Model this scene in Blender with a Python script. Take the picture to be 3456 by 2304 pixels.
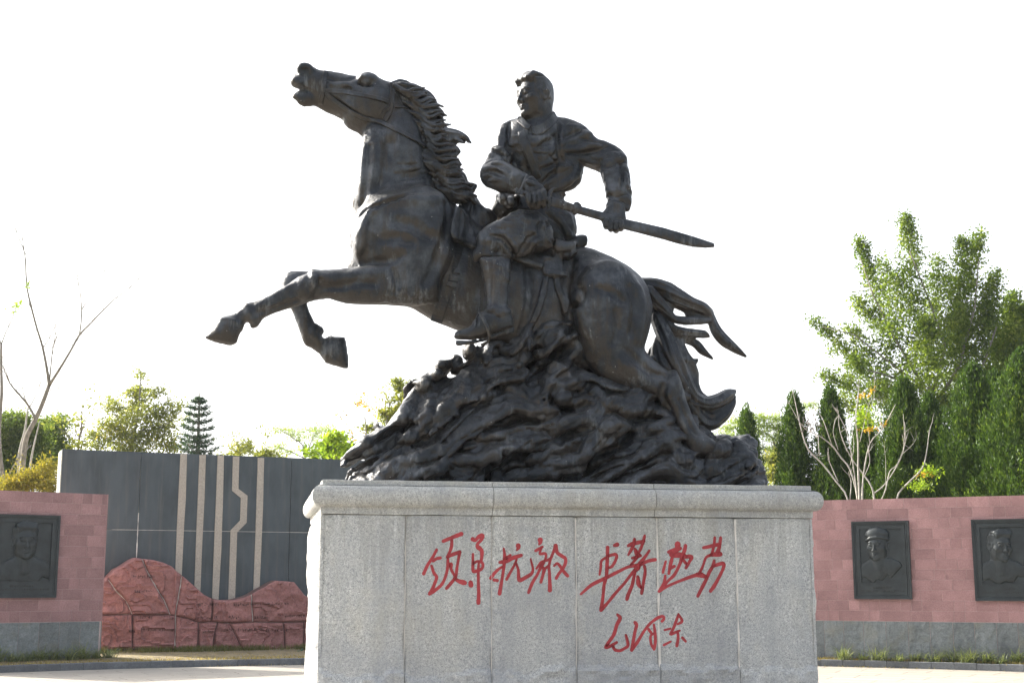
import bpy, math, random
import numpy as np
import openvdb as vdb
from mathutils import Vector, Matrix

random.seed(7)
rng = np.random.default_rng(11)
scene = bpy.context.scene
COL = scene.collection
for _o in list(bpy.data.objects):
    bpy.data.objects.remove(_o)

# ------------------------------------------------------------------ camera, sky, sun, exposure
FPX = 4608.0                                   # focal length in pixels of the 3456 px wide photograph
PITCH = math.atan((1965 - 1152) / FPX)         # looking slightly up
EYE = np.array([0.0, 0.0, 1.6])
cam_data = bpy.data.cameras.new('camera')
cam_data.sensor_width = 36.0
cam_data.lens = 36.0 * FPX / 3456.0
cam_data.clip_start = 0.1
cam_data.clip_end = 20000
cam = bpy.data.objects.new('camera', cam_data)
COL.objects.link(cam)
cam.location = EYE
cam.rotation_euler = (math.pi / 2 + PITCH, 0, 0)
scene.camera = cam

SUN_EL = math.radians(31)
SUN_AZ = math.radians(-61)                     # measured from +Y (view direction) towards +X: sun is behind, to the left
sun_dir = Vector((math.sin(SUN_AZ) * math.cos(SUN_EL), math.cos(SUN_AZ) * math.cos(SUN_EL), math.sin(SUN_EL)))
world = bpy.data.worlds.new('World')
scene.world = world
world.use_nodes = True
nt = world.node_tree
nt.nodes.clear()
sky = nt.nodes.new('ShaderNodeTexSky')
sky.sky_type = 'NISHITA'
sky.sun_disc = False
sky.sun_elevation = SUN_EL
sky.sun_rotation = SUN_AZ
sky.altitude = 50
sky.air_density = 1.0
sky.dust_density = 6.0
sky.ozone_density = 1.0
hsv = nt.nodes.new('ShaderNodeHueSaturation')
hsv.inputs['Saturation'].default_value = 0.45
bg = nt.nodes.new('ShaderNodeBackground')
bg.inputs['Strength'].default_value = 0.15
wo = nt.nodes.new('ShaderNodeOutputWorld')
nt.links.new(sky.outputs[0], hsv.inputs['Color'])
nt.links.new(hsv.outputs[0], bg.inputs['Color'])
nt.links.new(bg.outputs[0], wo.inputs['Surface'])

sun_data = bpy.data.lights.new('sun', 'SUN')
sun_data.energy = 4.9
sun_data.angle = math.radians(0.6)
sun_data.color = (1.0, 0.93, 0.82)
sun = bpy.data.objects.new('sun', sun_data)
COL.objects.link(sun)
sun.rotation_euler = sun_dir.to_track_quat('Z', 'Y').to_euler()
sun.location = (-30, 30, 40)

vs = scene.view_settings
vs.view_transform = 'Standard'
vs.look = 'None'
vs.exposure = 1.56
vs.gamma = 1.0
vs.use_curve_mapping = False
scene.cycles.max_bounces = 6
scene.cycles.diffuse_bounces = 3
scene.cycles.glossy_bounces = 3
scene.cycles.transmission_bounces = 3
scene.cycles.transparent_max_bounces = 8
scene.cycles.use_denoising = True

# ------------------------------------------------------------------ measuring: pixels of the photograph to points of the place
CP, SP = math.cos(PITCH), math.sin(PITCH)


def ray(px, py):
    x = (px - 1728.0) / FPX
    v = (1152.0 - py) / FPX
    return np.array([x, CP - v * SP, SP + v * CP])


def at_dist(px, py, Y):
    """point on the ray at forward distance Y"""
    r = ray(px, py)
    return EYE + r * (Y / r[1])


def on_ground(px, py, z=0.0):
    r = ray(px, py)
    return EYE + r * ((z - EYE[2]) / r[2])


def on_wall(px, py, P, d):
    """point where the ray meets the vertical plane through P along direction d -> (a along d, z)"""
    r = ray(px, py)
    n = np.array([-d[1], d[0], 0.0])
    k = ((np.array([P[0], P[1], 0]) - EYE) @ n) / (r @ n)
    p = EYE + r * k
    return float((p - np.array([P[0], P[1], 0])) @ np.array([d[0], d[1], 0])), float(p[2])


PHI = math.radians(10.5)                       # the plinth is turned a little to the camera
UU = np.array([math.cos(PHI), math.sin(PHI), 0.0])
NN = np.array([-math.sin(PHI), math.cos(PHI), 0.0])
_r = ray(1900, 1900)
FC = EYE + _r * (11.0 / _r[1])
FC[2] = 0.0
PLD = 2.0                                      # plinth depth
ORG = FC + NN * (PLD / 2)                      # origin of the statue frame, on the ground
CR = {'0': (0, 0, 1.46939), '1': (650, 180, .52301), '2': (1500, 200, .5102), '3': (650, 850, .28698),
      '4': (1400, 800, .31881), '5': (1100, 1050, .42517), '6': (1850, 800, .57389), '7': (1730, 580, .17007),
      '8': (1700, 220, .12754), 'p': (0, 0, 1.0)}


def px_of(c, x, y):
    ox, oy, s = CR[c]
    return ox + x * s, oy + y * s


def loc(c, x, y, t=0.0):
    """crop pixel -> (s, z) of the statue frame on the upright plane at depth t"""
    r = ray(*px_of(c, x, y))
    k = ((ORG - EYE) @ NN + t) / (r @ NN)
    p = EYE + r * k
    return float((p - ORG) @ UU), float(p[2])


# ------------------------------------------------------------------ scene object helpers
def tag(o, label=None, cat=None, group=None, kind=None):
    if label: o['label'] = label
    if cat: o['category'] = cat
    if group: o['group'] = group
    if kind: o['kind'] = kind
    return o


def empty(name, loc_=(0, 0, 0), rz=0.0, parent=None):
    o = bpy.data.objects.new(name, None)
    COL.objects.link(o)
    o.location = loc_
    o.rotation_euler = (0, 0, rz)
    o.empty_display_size = 0.2
    if parent: o.parent = parent
    return o


def mesh_np(name, V, F, mat=None, parent=None, smooth=False, face_mats=None, mats=None):
    """V (n,3), F (m,3|4) int array or list"""
    me = bpy.data.meshes.new(name)
    V = np.asarray(V, dtype=np.float32)
    if isinstance(F, np.ndarray):
        n, w = F.shape
        me.vertices.add(len(V))
        me.vertices.foreach_set('co', V.ravel())
        me.loops.add(n * w)
        me.loops.foreach_set('vertex_index', F.astype(np.int32).ravel())
        me.polygons.add(n)
        me.polygons.foreach_set('loop_start', np.arange(0, n * w, w, dtype=np.int32))
        me.polygons.foreach_set('loop_total', np.full(n, w, dtype=np.int32))
        me.update(calc_edges=True)
    else:
        me.from_pydata([tuple(map(float, v)) for v in V], [], F)
        me.update()
    if smooth:
        me.polygons.foreach_set('use_smooth', np.ones(len(me.polygons), dtype=bool))
    if mats:
        for m in mats: me.materials.append(m)
        if face_mats is not None:
            me.polygons.foreach_set('material_index', np.asarray(face_mats, dtype=np.int32))
    elif mat:
        me.materials.append(mat)
    o = bpy.data.objects.new(name, me)
    COL.objects.link(o)
    if parent: o.parent = parent
    return o


def link_copy(src, parent=None, name=None):
    o = src.copy()
    COL.objects.link(o)
    o.parent = parent
    return o


# ------------------------------------------------------------------ material helper
def N(nt, typ, **kw):
    n = nt.nodes.new(typ)
    for k, v in kw.items():
        if k.startswith('i_'):
            n.inputs[k[2:].replace('_', ' ')].default_value = v
        else:
            setattr(n, k, v)
    return n


def L(nt, a, b):
    nt.links.new(a, b)


def ramp(nt, fac, stops, interp='LINEAR'):
    r = nt.nodes.new('ShaderNodeValToRGB')
    r.color_ramp.interpolation = interp
    els = r.color_ramp.elements
    while len(els) > 1:
        els.remove(els[-1])
    els[0].position = stops[0][0]
    els[0].color = (*stops[0][1], 1) if len(stops[0][1]) == 3 else stops[0][1]
    for p, c in stops[1:]:
        e = els.new(p)
        e.color = (*c, 1) if len(c) == 3 else c
    L(nt, fac, r.inputs[0])
    return r.outputs[0]


def g3(v):
    return (v, v, v)


def noise(nt, vec, scale, detail=4.0, rough=0.55, dist=0.0, out=0):
    n = nt.nodes.new('ShaderNodeTexNoise')
    n.inputs['Scale'].default_value = scale
    n.inputs['Detail'].default_value = detail
    n.inputs['Roughness'].default_value = rough
    n.inputs['Distortion'].default_value = dist
    if vec is not None: L(nt, vec, n.inputs['Vector'])
    return n.outputs[out]


def mix(nt, fac, a, b, mode='MIX'):
    m = nt.nodes.new('ShaderNodeMix')
    m.data_type = 'RGBA'
    m.blend_type = mode
    for sock, v in ((m.inputs[0], fac), (m.inputs[6], a), (m.inputs[7], b)):
        if isinstance(v, (int, float)):
            sock.default_value = v
        elif isinstance(v, tuple):
            sock.default_value = (*v, 1) if len(v) == 3 else v
        else:
            L(nt, v, sock)
    return m.outputs[2]


def math_(nt, op, a, b=None, c=None):
    m = nt.nodes.new('ShaderNodeMath')
    m.operation = op
    for i, v in enumerate((a, b, c)):
        if v is None: continue
        if isinstance(v, (int, float)): m.inputs[i].default_value = v
        else: L(nt, v, m.inputs[i])
    return m.outputs[0]


def mapping(nt, vec, scale=(1, 1, 1), rot=(0, 0, 0)):
    m = nt.nodes.new('ShaderNodeMapping')
    m.inputs['Scale'].default_value = scale
    m.inputs['Rotation'].default_value = rot
    L(nt, vec, m.inputs['Vector'])
    return m.outputs[0]


def bump(nt, h, strength=0.5, dist=0.01, normal=None):
    b = nt.nodes.new('ShaderNodeBump')
    b.inputs['Strength'].default_value = strength
    b.inputs['Distance'].default_value = dist
    L(nt, h, b.inputs['Height'])
    if normal is not None: L(nt, normal, b.inputs['Normal'])
    return b.outputs[0]


def new_mat(name):
    m = bpy.data.materials.new(name)
    m.use_nodes = True
    nt = m.node_tree
    b = nt.nodes['Principled BSDF']
    return m, nt, b


def coords(nt, kind='Object'):
    return nt.nodes.new('ShaderNodeTexCoord').outputs[kind]


def mat_bronze():
    m, nt, b = new_mat('bronze')
    co = coords(nt)
    geo = nt.nodes.new('ShaderNodeNewGeometry')
    base = ramp(nt, noise(nt, co, 3.4, 8, .68), [(.32, (.009, .012, .016)), (.5, (.024, .028, .035)), (.68, (.082, .090, .103))])
    # brown where patina has worn / water never washes
    sx = nt.nodes.new('ShaderNodeSeparateXYZ'); L(nt, geo.outputs['Normal'], sx.inputs[0])
    br = noise(nt, co, 3.1, 5, .6)
    streak = noise(nt, mapping(nt, co, (17, 17, 0.8)), 1.0, 5, .65)
    under = math_(nt, 'MULTIPLY_ADD', sx.outputs[2], -0.30, math_(nt, 'MULTIPLY_ADD', br, .9, math_(nt, 'MULTIPLY_ADD', streak, .9, -.42)))
    c1 = mix(nt, ramp(nt, under, [(.47, g3(0)), (.64, g3(.62))]), base, (.046, .035, .025))
    # pale dust / salts, fine streaks
    dust = math_(nt, 'MULTIPLY', noise(nt, mapping(nt, co, (30, 30, 5)), 1.0, 5, .7), noise(nt, co, 4.0, 3, .5))
    c2 = mix(nt, ramp(nt, dust, [(.30, g3(0)), (.44, g3(.6))]), c1, (.17, .18, .19))
    up = ramp(nt, math_(nt, 'MULTIPLY_ADD', noise(nt, co, 9, 5, .6), .8, math_(nt, 'MULTIPLY', sx.outputs[2], .6)), [(.62, g3(0)), (1.0, g3(.55))])
    c3 = mix(nt, up, c2, (.12, .118, .112))
    sp = nt.nodes.new('ShaderNodeTexVoronoi'); sp.inputs['Scale'].default_value = 17
    L(nt, co, sp.inputs['Vector'])
    spk = math_(nt, 'LESS_THAN', sp.outputs['Distance'], .055)
    spm = math_(nt, 'MULTIPLY', spk, math_(nt, 'GREATER_THAN', noise(nt, co, 3.0, 2, .5), .52))
    c4 = mix(nt, spm, c3, (.42, .42, .40))
    L(nt, c4, b.inputs['Base Color'])
    b.inputs['Metallic'].default_value = 0.5
    L(nt, ramp(nt, noise(nt, co, 12, 5, .6), [(.3, g3(.30)), (.7, g3(.52))]), b.inputs['Roughness'])
    h1 = noise(nt, co, 55, 5, .65)
    h2 = noise(nt, co, 13, 4, .62, .6)
    hh = math_(nt, 'MULTIPLY_ADD', h2, 2.0, h1)
    L(nt, bump(nt, hh, .5, .012), b.inputs['Normal'])
    return m


# ------------------------------------------------------------------ numpy noise
_LAT = np.random.default_rng(5).random((64, 64, 64)).astype(np.float32) * 2 - 1


def vnoise(P):
    """smooth value noise, P (...,3) -> (...)"""
    P = np.asarray(P, dtype=np.float32)
    I = np.floor(P).astype(np.int32)
    f = P - I
    f = f * f * (3 - 2 * f)
    I &= 63
    J = (I + 1) & 63
    x0, y0, z0 = I[..., 0], I[..., 1], I[..., 2]
    x1, y1, z1 = J[..., 0], J[..., 1], J[..., 2]
    fx, fy, fz = f[..., 0], f[..., 1], f[..., 2]
    a = _LAT[x0, y0, z0] * (1 - fx) + _LAT[x1, y0, z0] * fx
    b = _LAT[x0, y1, z0] * (1 - fx) + _LAT[x1, y1, z0] * fx
    c = _LAT[x0, y0, z1] * (1 - fx) + _LAT[x1, y0, z1] * fx
    d = _LAT[x0, y1, z1] * (1 - fx) + _LAT[x1, y1, z1] * fx
    return (a * (1 - fy) + b * fy) * (1 - fz) + (c * (1 - fy) + d * fy) * fz


def fbm(P, oct=4, lac=2.03, gain=.5):
    P = np.asarray(P, dtype=np.float32)
    s, a, n = 0, 1.0, 0
    for i in range(oct):
        s = s + a * vnoise(P + 13.7 * i)
        n += a
        P = P * lac
        a *= gain
    return s / n


def ridged(P, oct=3):
    P = np.asarray(P, dtype=np.float32)
    s, a, n = 0, 1.0, 0
    for i in range(oct):
        s = s + a * (1 - 2 * np.abs(vnoise(P + 7.1 * i)))
        n += a
        P = P * 2.1
        a *= .5
    return s / n


# ------------------------------------------------------------------ sculpting in a signed distance volume
def smin(a, b, k):
    if k <= 0: return np.minimum(a, b)
    h = np.maximum(k - np.abs(a - b), 0) / k
    return np.minimum(a, b) - h * h * k * .25


class Clay:
    def __init__(self, lo, hi, h):
        self.h = h
        self.lo = np.floor(np.array(lo) / h) * h
        self.n = np.ceil((np.array(hi) - self.lo) / h).astype(int) + 1
        self.a = np.full(self.n, 0.12, dtype=np.float32)

    def block(self, lo, hi):
        i0 = np.maximum(np.floor((np.array(lo) - self.lo) / self.h).astype(int), 0)
        i1 = np.minimum(np.ceil((np.array(hi) - self.lo) / self.h).astype(int) + 1, self.n)
        if np.any(i1 <= i0): return None
        ax = [(self.lo[d] + self.h * np.arange(i0[d], i1[d])).astype(np.float32) for d in range(3)]
        return tuple(slice(i0[d], i1[d]) for d in range(3)), ax

    def put(self, sl, f, k, sub=False):
        a = self.a[sl]
        if sub:
            self.a[sl] = -smin(-a, f, k)
        else:
            self.a[sl] = smin(a, f, k)

    def tube(self, pts, k=.02, sub=False, flat=1.0):
        """pts: (s,t,z,r) chain of round cones; flat squashes along t"""
        pts = [np.array(p, float) for p in pts]
        if len(pts) == 1: pts = pts * 2
        R = max(p[3] for p in pts)
        A = np.array(pts)
        acc = None
        m = R + k + .03
        lo, hi = A[:, :3].min(0) - m, A[:, :3].max(0) + m
        big = np.prod(hi - lo) / self.h ** 3
        if big > 4e5 and len(pts) > 2:
            for i in range(len(pts) - 1):
                self.tube([pts[i], pts[i + 1]], k if i == 0 or sub else min(k, .01), sub, flat)
            return
        bl = self.block(lo, hi)
        if bl is None: return
        sl, ax = bl
        X, Y, Z = ax[0][:, None, None], ax[1][None, :, None], ax[2][None, None, :]
        for p, q in zip(pts[:-1], pts[1:]):
            d = q[:3] - p[:3]
            dd = max(float(d @ d), 1e-9)
            hx, hy, hz = X - p[0], Y - p[1], Z - p[2]
            w = np.clip((hx * d[0] + hy * d[1] + hz * d[2]) / dd, 0, 1)
            f = np.sqrt((hx - w * d[0]) ** 2 + ((hy - w * d[1]) / flat) ** 2 + (hz - w * d[2]) ** 2) - (p[3] + w * (q[3] - p[3]))
            acc = f if acc is None else np.minimum(acc, f)
        self.put(sl, acc.astype(np.float32), k, sub)

    def ell(self, c, r, M=None, k=.02, sub=False):
        c, r = np.array(c, float), np.array(r, float)
        R = r.max() + k + .03
        bl = self.block(c - R, c + R)
        if bl is None: return
        sl, ax = bl
        X, Y, Z = ax[0][:, None, None] - c[0], ax[1][None, :, None] - c[1], ax[2][None, None, :] - c[2]
        if M is None: M = np.eye(3)
        M = np.asarray(M)          # columns = axes of the ellipsoid
        q = [(X * M[0, i] + Y * M[1, i] + Z * M[2, i]) for i in range(3)]
        k0 = np.sqrt(sum((q[i] / r[i]) ** 2 for i in range(3)))
        k1 = np.sqrt(sum((q[i] / r[i] ** 2) ** 2 for i in range(3))) + 1e-6
        f = k0 * (k0 - 1) / k1
        self.put(sl, f.astype(np.float32), k, sub)

    def inflate(self, poly, k=1.0, kk=.04, cap=None, sub=False, skew=None):
        """poly: list of (s,z,t) outline points, t = depth of the part's middle there. k = thickness factor"""
        P = np.array(poly, float)
        h = self.h
        h2 = h / 2
        lo2, hi2 = P[:, :2].min(0) - .06, P[:, :2].max(0) + .06
        g0 = np.floor((lo2 - self.lo[[0, 2]]) / h).astype(int)
        g1 = np.ceil((hi2 - self.lo[[0, 2]]) / h).astype(int)
        g0 = np.maximum(g0, 0); g1 = np.minimum(g1, self.n[[0, 2]] - 1)
        nx, nz = (g1 - g0) * 2 + 1
        xs = self.lo[0] + g0[0] * h + h2 * np.arange(nx)
        zs = self.lo[2] + g0[1] * h + h2 * np.arange(nz)
        X, Z = np.meshgrid(xs, zs, indexing='ij')
        ins = np.zeros(X.shape, bool)
        d2 = np.full(X.shape, 1e9)
        for a, b in zip(P[:, :2], np.roll(P[:, :2], -1, 0)):
            e = b - a
            L2 = max(e @ e, 1e-12)
            w = np.clip(((X - a[0]) * e[0] + (Z - a[1]) * e[1]) / L2, 0, 1)
            d2 = np.minimum(d2, (X - a[0] - w * e[0]) ** 2 + (Z - a[1] - w * e[1]) ** 2)
            c = (a[1] > Z) != (b[1] > Z)
            if abs(e[1]) > 1e-12:
                ins ^= c & (X < e[0] * (Z - a[1]) / e[1] + a[0])
        d = np.sqrt(d2)
        # Poisson inflation, coarse to fine
        u = None
        for st in (8, 4, 2, 1):
            m = ins[::st, ::st].astype(np.float32)
            hs = h2 * st
            if u is None:
                u = np.zeros(m.shape, np.float32); it = 260
            else:
                u = np.repeat(np.repeat(u, 2, 0), 2, 1)[:m.shape[0], :m.shape[1]]
                if u.shape != m.shape:
                    u = np.pad(u, ((0, m.shape[0] - u.shape[0]), (0, m.shape[1] - u.shape[1])), mode='edge')
                it = {4: 120, 2: 60, 1: 24}[st]
            u = u * m
            for _ in range(it):
                q = .5 * hs * hs + 0 * u
                q[1:-1, 1:-1] = .25 * (u[2:, 1:-1] + u[:-2, 1:-1] + u[1:-1, 2:] + u[1:-1, :-2]) + .5 * hs * hs
                u = q * m
        T = k * np.sqrt(np.maximum(u, 0))
        if cap: T = cap * np.tanh(T / cap)
        # middle depth: affine fit of t over the outline
        A = np.c_[P[:, :2], np.ones(len(P))]
        co, *_ = np.linalg.lstsq(A, P[:, 2], rcond=1e-6)
        tc = co[0] * X + co[1] * Z + co[2]
        T, tc, d, ins = T[::2, ::2], tc[::2, ::2], d[::2, ::2], ins[::2, ::2]
        gx, gz = np.gradient(T, h)
        g = np.sqrt(1 + np.minimum(gx ** 2 + gz ** 2, 16))
        mT = T.max() + .06
        bl = self.block((self.lo[0] + g0[0] * h + 1e-6, (tc - 0).min() - mT, self.lo[2] + g0[1] * h + 1e-6),
                        (self.lo[0] + g1[0] * h - 1e-6, tc.max() + mT, self.lo[2] + g1[1] * h - 1e-6))
        sl, ax = bl
        nx2, nz2 = len(ax[0]), len(ax[2])
        T, tc, d, ins, g = T[:nx2, :nz2], tc[:nx2, :nz2], d[:nx2, :nz2], ins[:nx2, :nz2], g[:nx2, :nz2]
        v = np.abs(ax[1][None, :, None] - tc[:, None, :])
        fi = (v - T[:, None, :]) / g[:, None, :]
        fo = np.sqrt(d[:, None, :] ** 2 + v ** 2)
        f = np.where(ins[:, None, :], fi, fo).astype(np.float32)
        f = redistance(f, h)
        self.put(sl, f, kk, sub)

    def surf(self, s, z, far=False):
        i = int(round((s - self.lo[0]) / self.h)); k = int(round((z - self.lo[2]) / self.h))
        i = min(max(i, 0), self.n[0] - 1); k = min(max(k, 0), self.n[2] - 1)
        col = self.a[i, :, k]
        w = np.nonzero(col < 0)[0]
        if not len(w): return None
        j = w[-1] if far else w[0]
        return float(self.lo[1] + j * self.h)

    def stick(self, c, pts, t0=-.3, only=False):
        """crop pixels -> (s,t,z) on the near surface"""
        out = []
        last = t0
        for (x, y) in pts:
            t = last
            for _ in range(3):
                s, z = loc(c, x, y, t)
                q = self.surf(s, z)
                if q is None: break
                t = q
            if q is None and only: continue
            s, z = loc(c, x, y, t)
            out.append((s, t, z))
            last = t
        return out

    def ridge(self, c, pts, r=.02, k=None, sink=.4, taper=True):
        """raise a ridge (r>0) or cut a groove (r<0) along crop pixels on the near surface"""
        P = self.stick(c, subdiv(pts, 3), only=True)
        n = len(P)
        if n < 2: return
        R = abs(r)
        ch = []
        for i, p in enumerate(P):
            w = 1.0
            if taper and n > 2:
                w = .35 + .65 * math.sin(math.pi * (i + .5) / n) ** .6
            ch.append((p[0], p[1] + (R * w * sink if r > 0 else -R * w * .25), p[2], R * w))
        self.tube(ch, k if k is not None else R * 1.3, sub=(r < 0))

    def drape(self, H, c, poly, th, k=.015, t=-.38, tmax=.0):
        """a sheet of thickness th lying on the surface of H inside the crop outline"""
        P = np.array(outl(c, poly, t))[:, :2]
        lo = (P[:, 0].min() - .05, H.lo[1], P[:, 1].min() - .05)
        hi = (P[:, 0].max() + .05, tmax, P[:, 1].max() + .05)
        sl, ax = self.block(lo, hi)
        X, Z = np.meshgrid(ax[0], ax[2], indexing='ij')
        ins = np.zeros(X.shape, bool); d2 = np.full(X.shape, 1e9)
        for a, b in zip(P, np.roll(P, -1, 0)):
            e = b - a
            w = np.clip(((X - a[0]) * e[0] + (Z - a[1]) * e[1]) / max(e @ e, 1e-12), 0, 1)
            d2 = np.minimum(d2, (X - a[0] - w * e[0]) ** 2 + (Z - a[1] - w * e[1]) ** 2)
            cc = (a[1] > Z) != (b[1] > Z)
            if abs(e[1]) > 1e-12: ins ^= cc & (X < e[0] * (Z - a[1]) / e[1] + a[0])
        d = np.sqrt(d2) * np.where(ins, -1, 1)
        # resample the horse on this grid (same cell size is required)
        ii = np.clip(np.round((ax[0] - H.lo[0]) / H.h).astype(int), 0, H.n[0] - 1)
        jj = np.clip(np.round((ax[1] - H.lo[1]) / H.h).astype(int), 0, H.n[1] - 1)
        kk = np.clip(np.round((ax[2] - H.lo[2]) / H.h).astype(int), 0, H.n[2] - 1)
        h = H.a[np.ix_(ii, jj, kk)]
        f = -smin(-(h - th), -np.broadcast_to(d[:, None, :], h.shape).astype(np.float32), .02)
        self.put(sl, f.astype(np.float32), k)

    def noise_field(self, fn, band=.1):
        """add fn(P) to the field near the surface"""
        for j0 in range(0, self.n[0], 48):
            a = self.a[j0:j0 + 48]
            m = np.abs(a) < band
            idx = np.argwhere(m)
            if not len(idx): continue
            P = self.lo + (idx + [j0, 0, 0]) * self.h
            v = a[m]
            a[m] += fn(P).astype(np.float32) * np.clip(1.15 - np.maximum(v, 0) / (band * .60), 0, 1)

    def blur(self, n=1):
        for _ in range(n):
            a = self.a
            for ax in range(3):
                b = a.copy()
                s1 = [slice(None)] * 3; s2 = [slice(None)] * 3; s0 = [slice(None)] * 3
                s1[ax] = slice(2, None); s2[ax] = slice(None, -2); s0[ax] = slice(1, -1)
                b[tuple(s0)] = .5 * a[tuple(s0)] + .25 * (a[tuple(s1)] + a[tuple(s2)])
                a = b
            self.a = a

    def mesh(self, disp=None, minv=150):
        g = vdb.FloatGrid(1.0)
        a = np.ascontiguousarray(np.pad(self.a, 1, constant_values=.12))
        g.copyFromArray(a)
        p, q = g.convertToQuads()
        V = (np.array(p, dtype=np.float64) - 1) * self.h + self.lo
        Q = np.array(q, dtype=np.int64)
        # keep only pieces of real size
        V, Q = biggest(V, Q, getattr(self, 'minv', minv))
        if disp is not None:
            nrm = normals(V, Q)
            V = V + nrm * disp(V, nrm)[:, None]
        return V, Q


def redistance(f, h, band=8):
    g = vdb.FloatGrid(1.0)
    pad = np.ascontiguousarray(np.pad(f / h, 1, constant_values=5.0).astype(np.float32))
    g.copyFromArray(pad)
    p, q = g.convertToQuads()
    if len(q) == 0: return f
    ls = vdb.FloatGrid.createLevelSetFromPolygons(np.ascontiguousarray(p, dtype=np.float32), quads=np.ascontiguousarray(q, dtype=np.uint32),
                                                 transform=vdb.createLinearTransform(1.0), halfWidth=float(band))
    out = np.full(pad.shape, float(band), np.float32)
    ls.copyToArray(out)
    out = out[1:-1, 1:-1, 1:-1] * h
    return out


def normals(V, Q):
    a = V[Q[:, 2]] - V[Q[:, 0]]
    b = V[Q[:, 3]] - V[Q[:, 1]]
    n = np.cross(a, b)
    out = np.zeros_like(V)
    for i in range(4):
        np.add.at(out, Q[:, i], n)
    out /= np.linalg.norm(out, axis=1)[:, None] + 1e-9
    return out


def biggest(V, Q, minv=150):
    n = len(V)
    lab = np.arange(n)
    e = np.concatenate([Q[:, [0, 1]], Q[:, [1, 2]], Q[:, [2, 3]]])
    for _ in range(400):
        m = np.minimum(lab[e[:, 0]], lab[e[:, 1]])
        new = lab.copy()
        np.minimum.at(new, e[:, 0], m)
        np.minimum.at(new, e[:, 1], m)
        new = new[new]
        if np.array_equal(new, lab): break
        lab = new
    cnt = np.bincount(lab, minlength=n)
    keep = cnt[lab] >= minv
    Q = Q[keep[Q[:, 0]]]
    idx = -np.ones(n, int)
    idx[keep] = np.arange(keep.sum())
    return V[keep], idx[Q]


def subdiv(pts, n=3):
    """Catmull-Rom through the points"""
    P = [np.array(p, float) for p in pts]
    if len(P) < 3:
        return [tuple(P[0] + (P[1] - P[0]) * i / n) for i in range(n + 1)] if len(P) == 2 else [tuple(p) for p in P]
    E = [2 * P[0] - P[1]] + P + [2 * P[-1] - P[-2]]
    out = []
    for i in range(1, len(E) - 2):
        a, b, c, d = E[i - 1:i + 3]
        for j in range(n):
            w = j / n
            out.append(tuple(.5 * ((2 * b) + (c - a) * w + (2 * a - 5 * b + 4 * c - d) * w * w + (3 * b - a - 3 * c + d) * w ** 3)))
    out.append(tuple(P[-1]))
    return out


def outl(c, pts, t):
    """crop outline -> (s,z,t); t a number or a function of the pixel"""
    out = []
    for p in pts:
        tt = t(p[0], p[1]) if callable(t) else t
        cc = p[2] if len(p) > 2 else c
        s, z = loc(cc, p[0], p[1], tt)
        out.append((s, z, tt))
    return out


def pts3(c, pts, sc=None):
    """(x,y,r_px,t) in crop pixels -> (s,t,z,r) metres"""
    out = []
    f = CR[c][2] * 2.62e-3
    for (x, y, r, t) in pts:
        s, z = loc(c, x, y, t)
        out.append((s, t, z, r * f))
    return out
# ------------------------------------------------------------------ the bronze statue
BRONZE = mat_bronze()
statue = empty('equestrian_statue', tuple(ORG + np.array([0, 0, 2.39])), PHI)
tag(statue, 'dark bronze statue of a soldier drawing a sword on a leaping horse above rocks', 'statue')
ZB = 2.39


def statue_part(name, clay_or_mesh, parent=None, disp=None, mat=None):
    V, Q = clay_or_mesh.mesh(disp) if isinstance(clay_or_mesh, Clay) else clay_or_mesh
    V = V - np.array([0, 0, ZB])
    return mesh_np(name, V, Q, mat or BRONZE, parent or statue, smooth=True)


def cast_disp(amp=.004, fine=.0015):
    def f(V, n):
        return amp * fbm(V * 9, 3) + fine * fbm(V * 45, 2)
    return f


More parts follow.
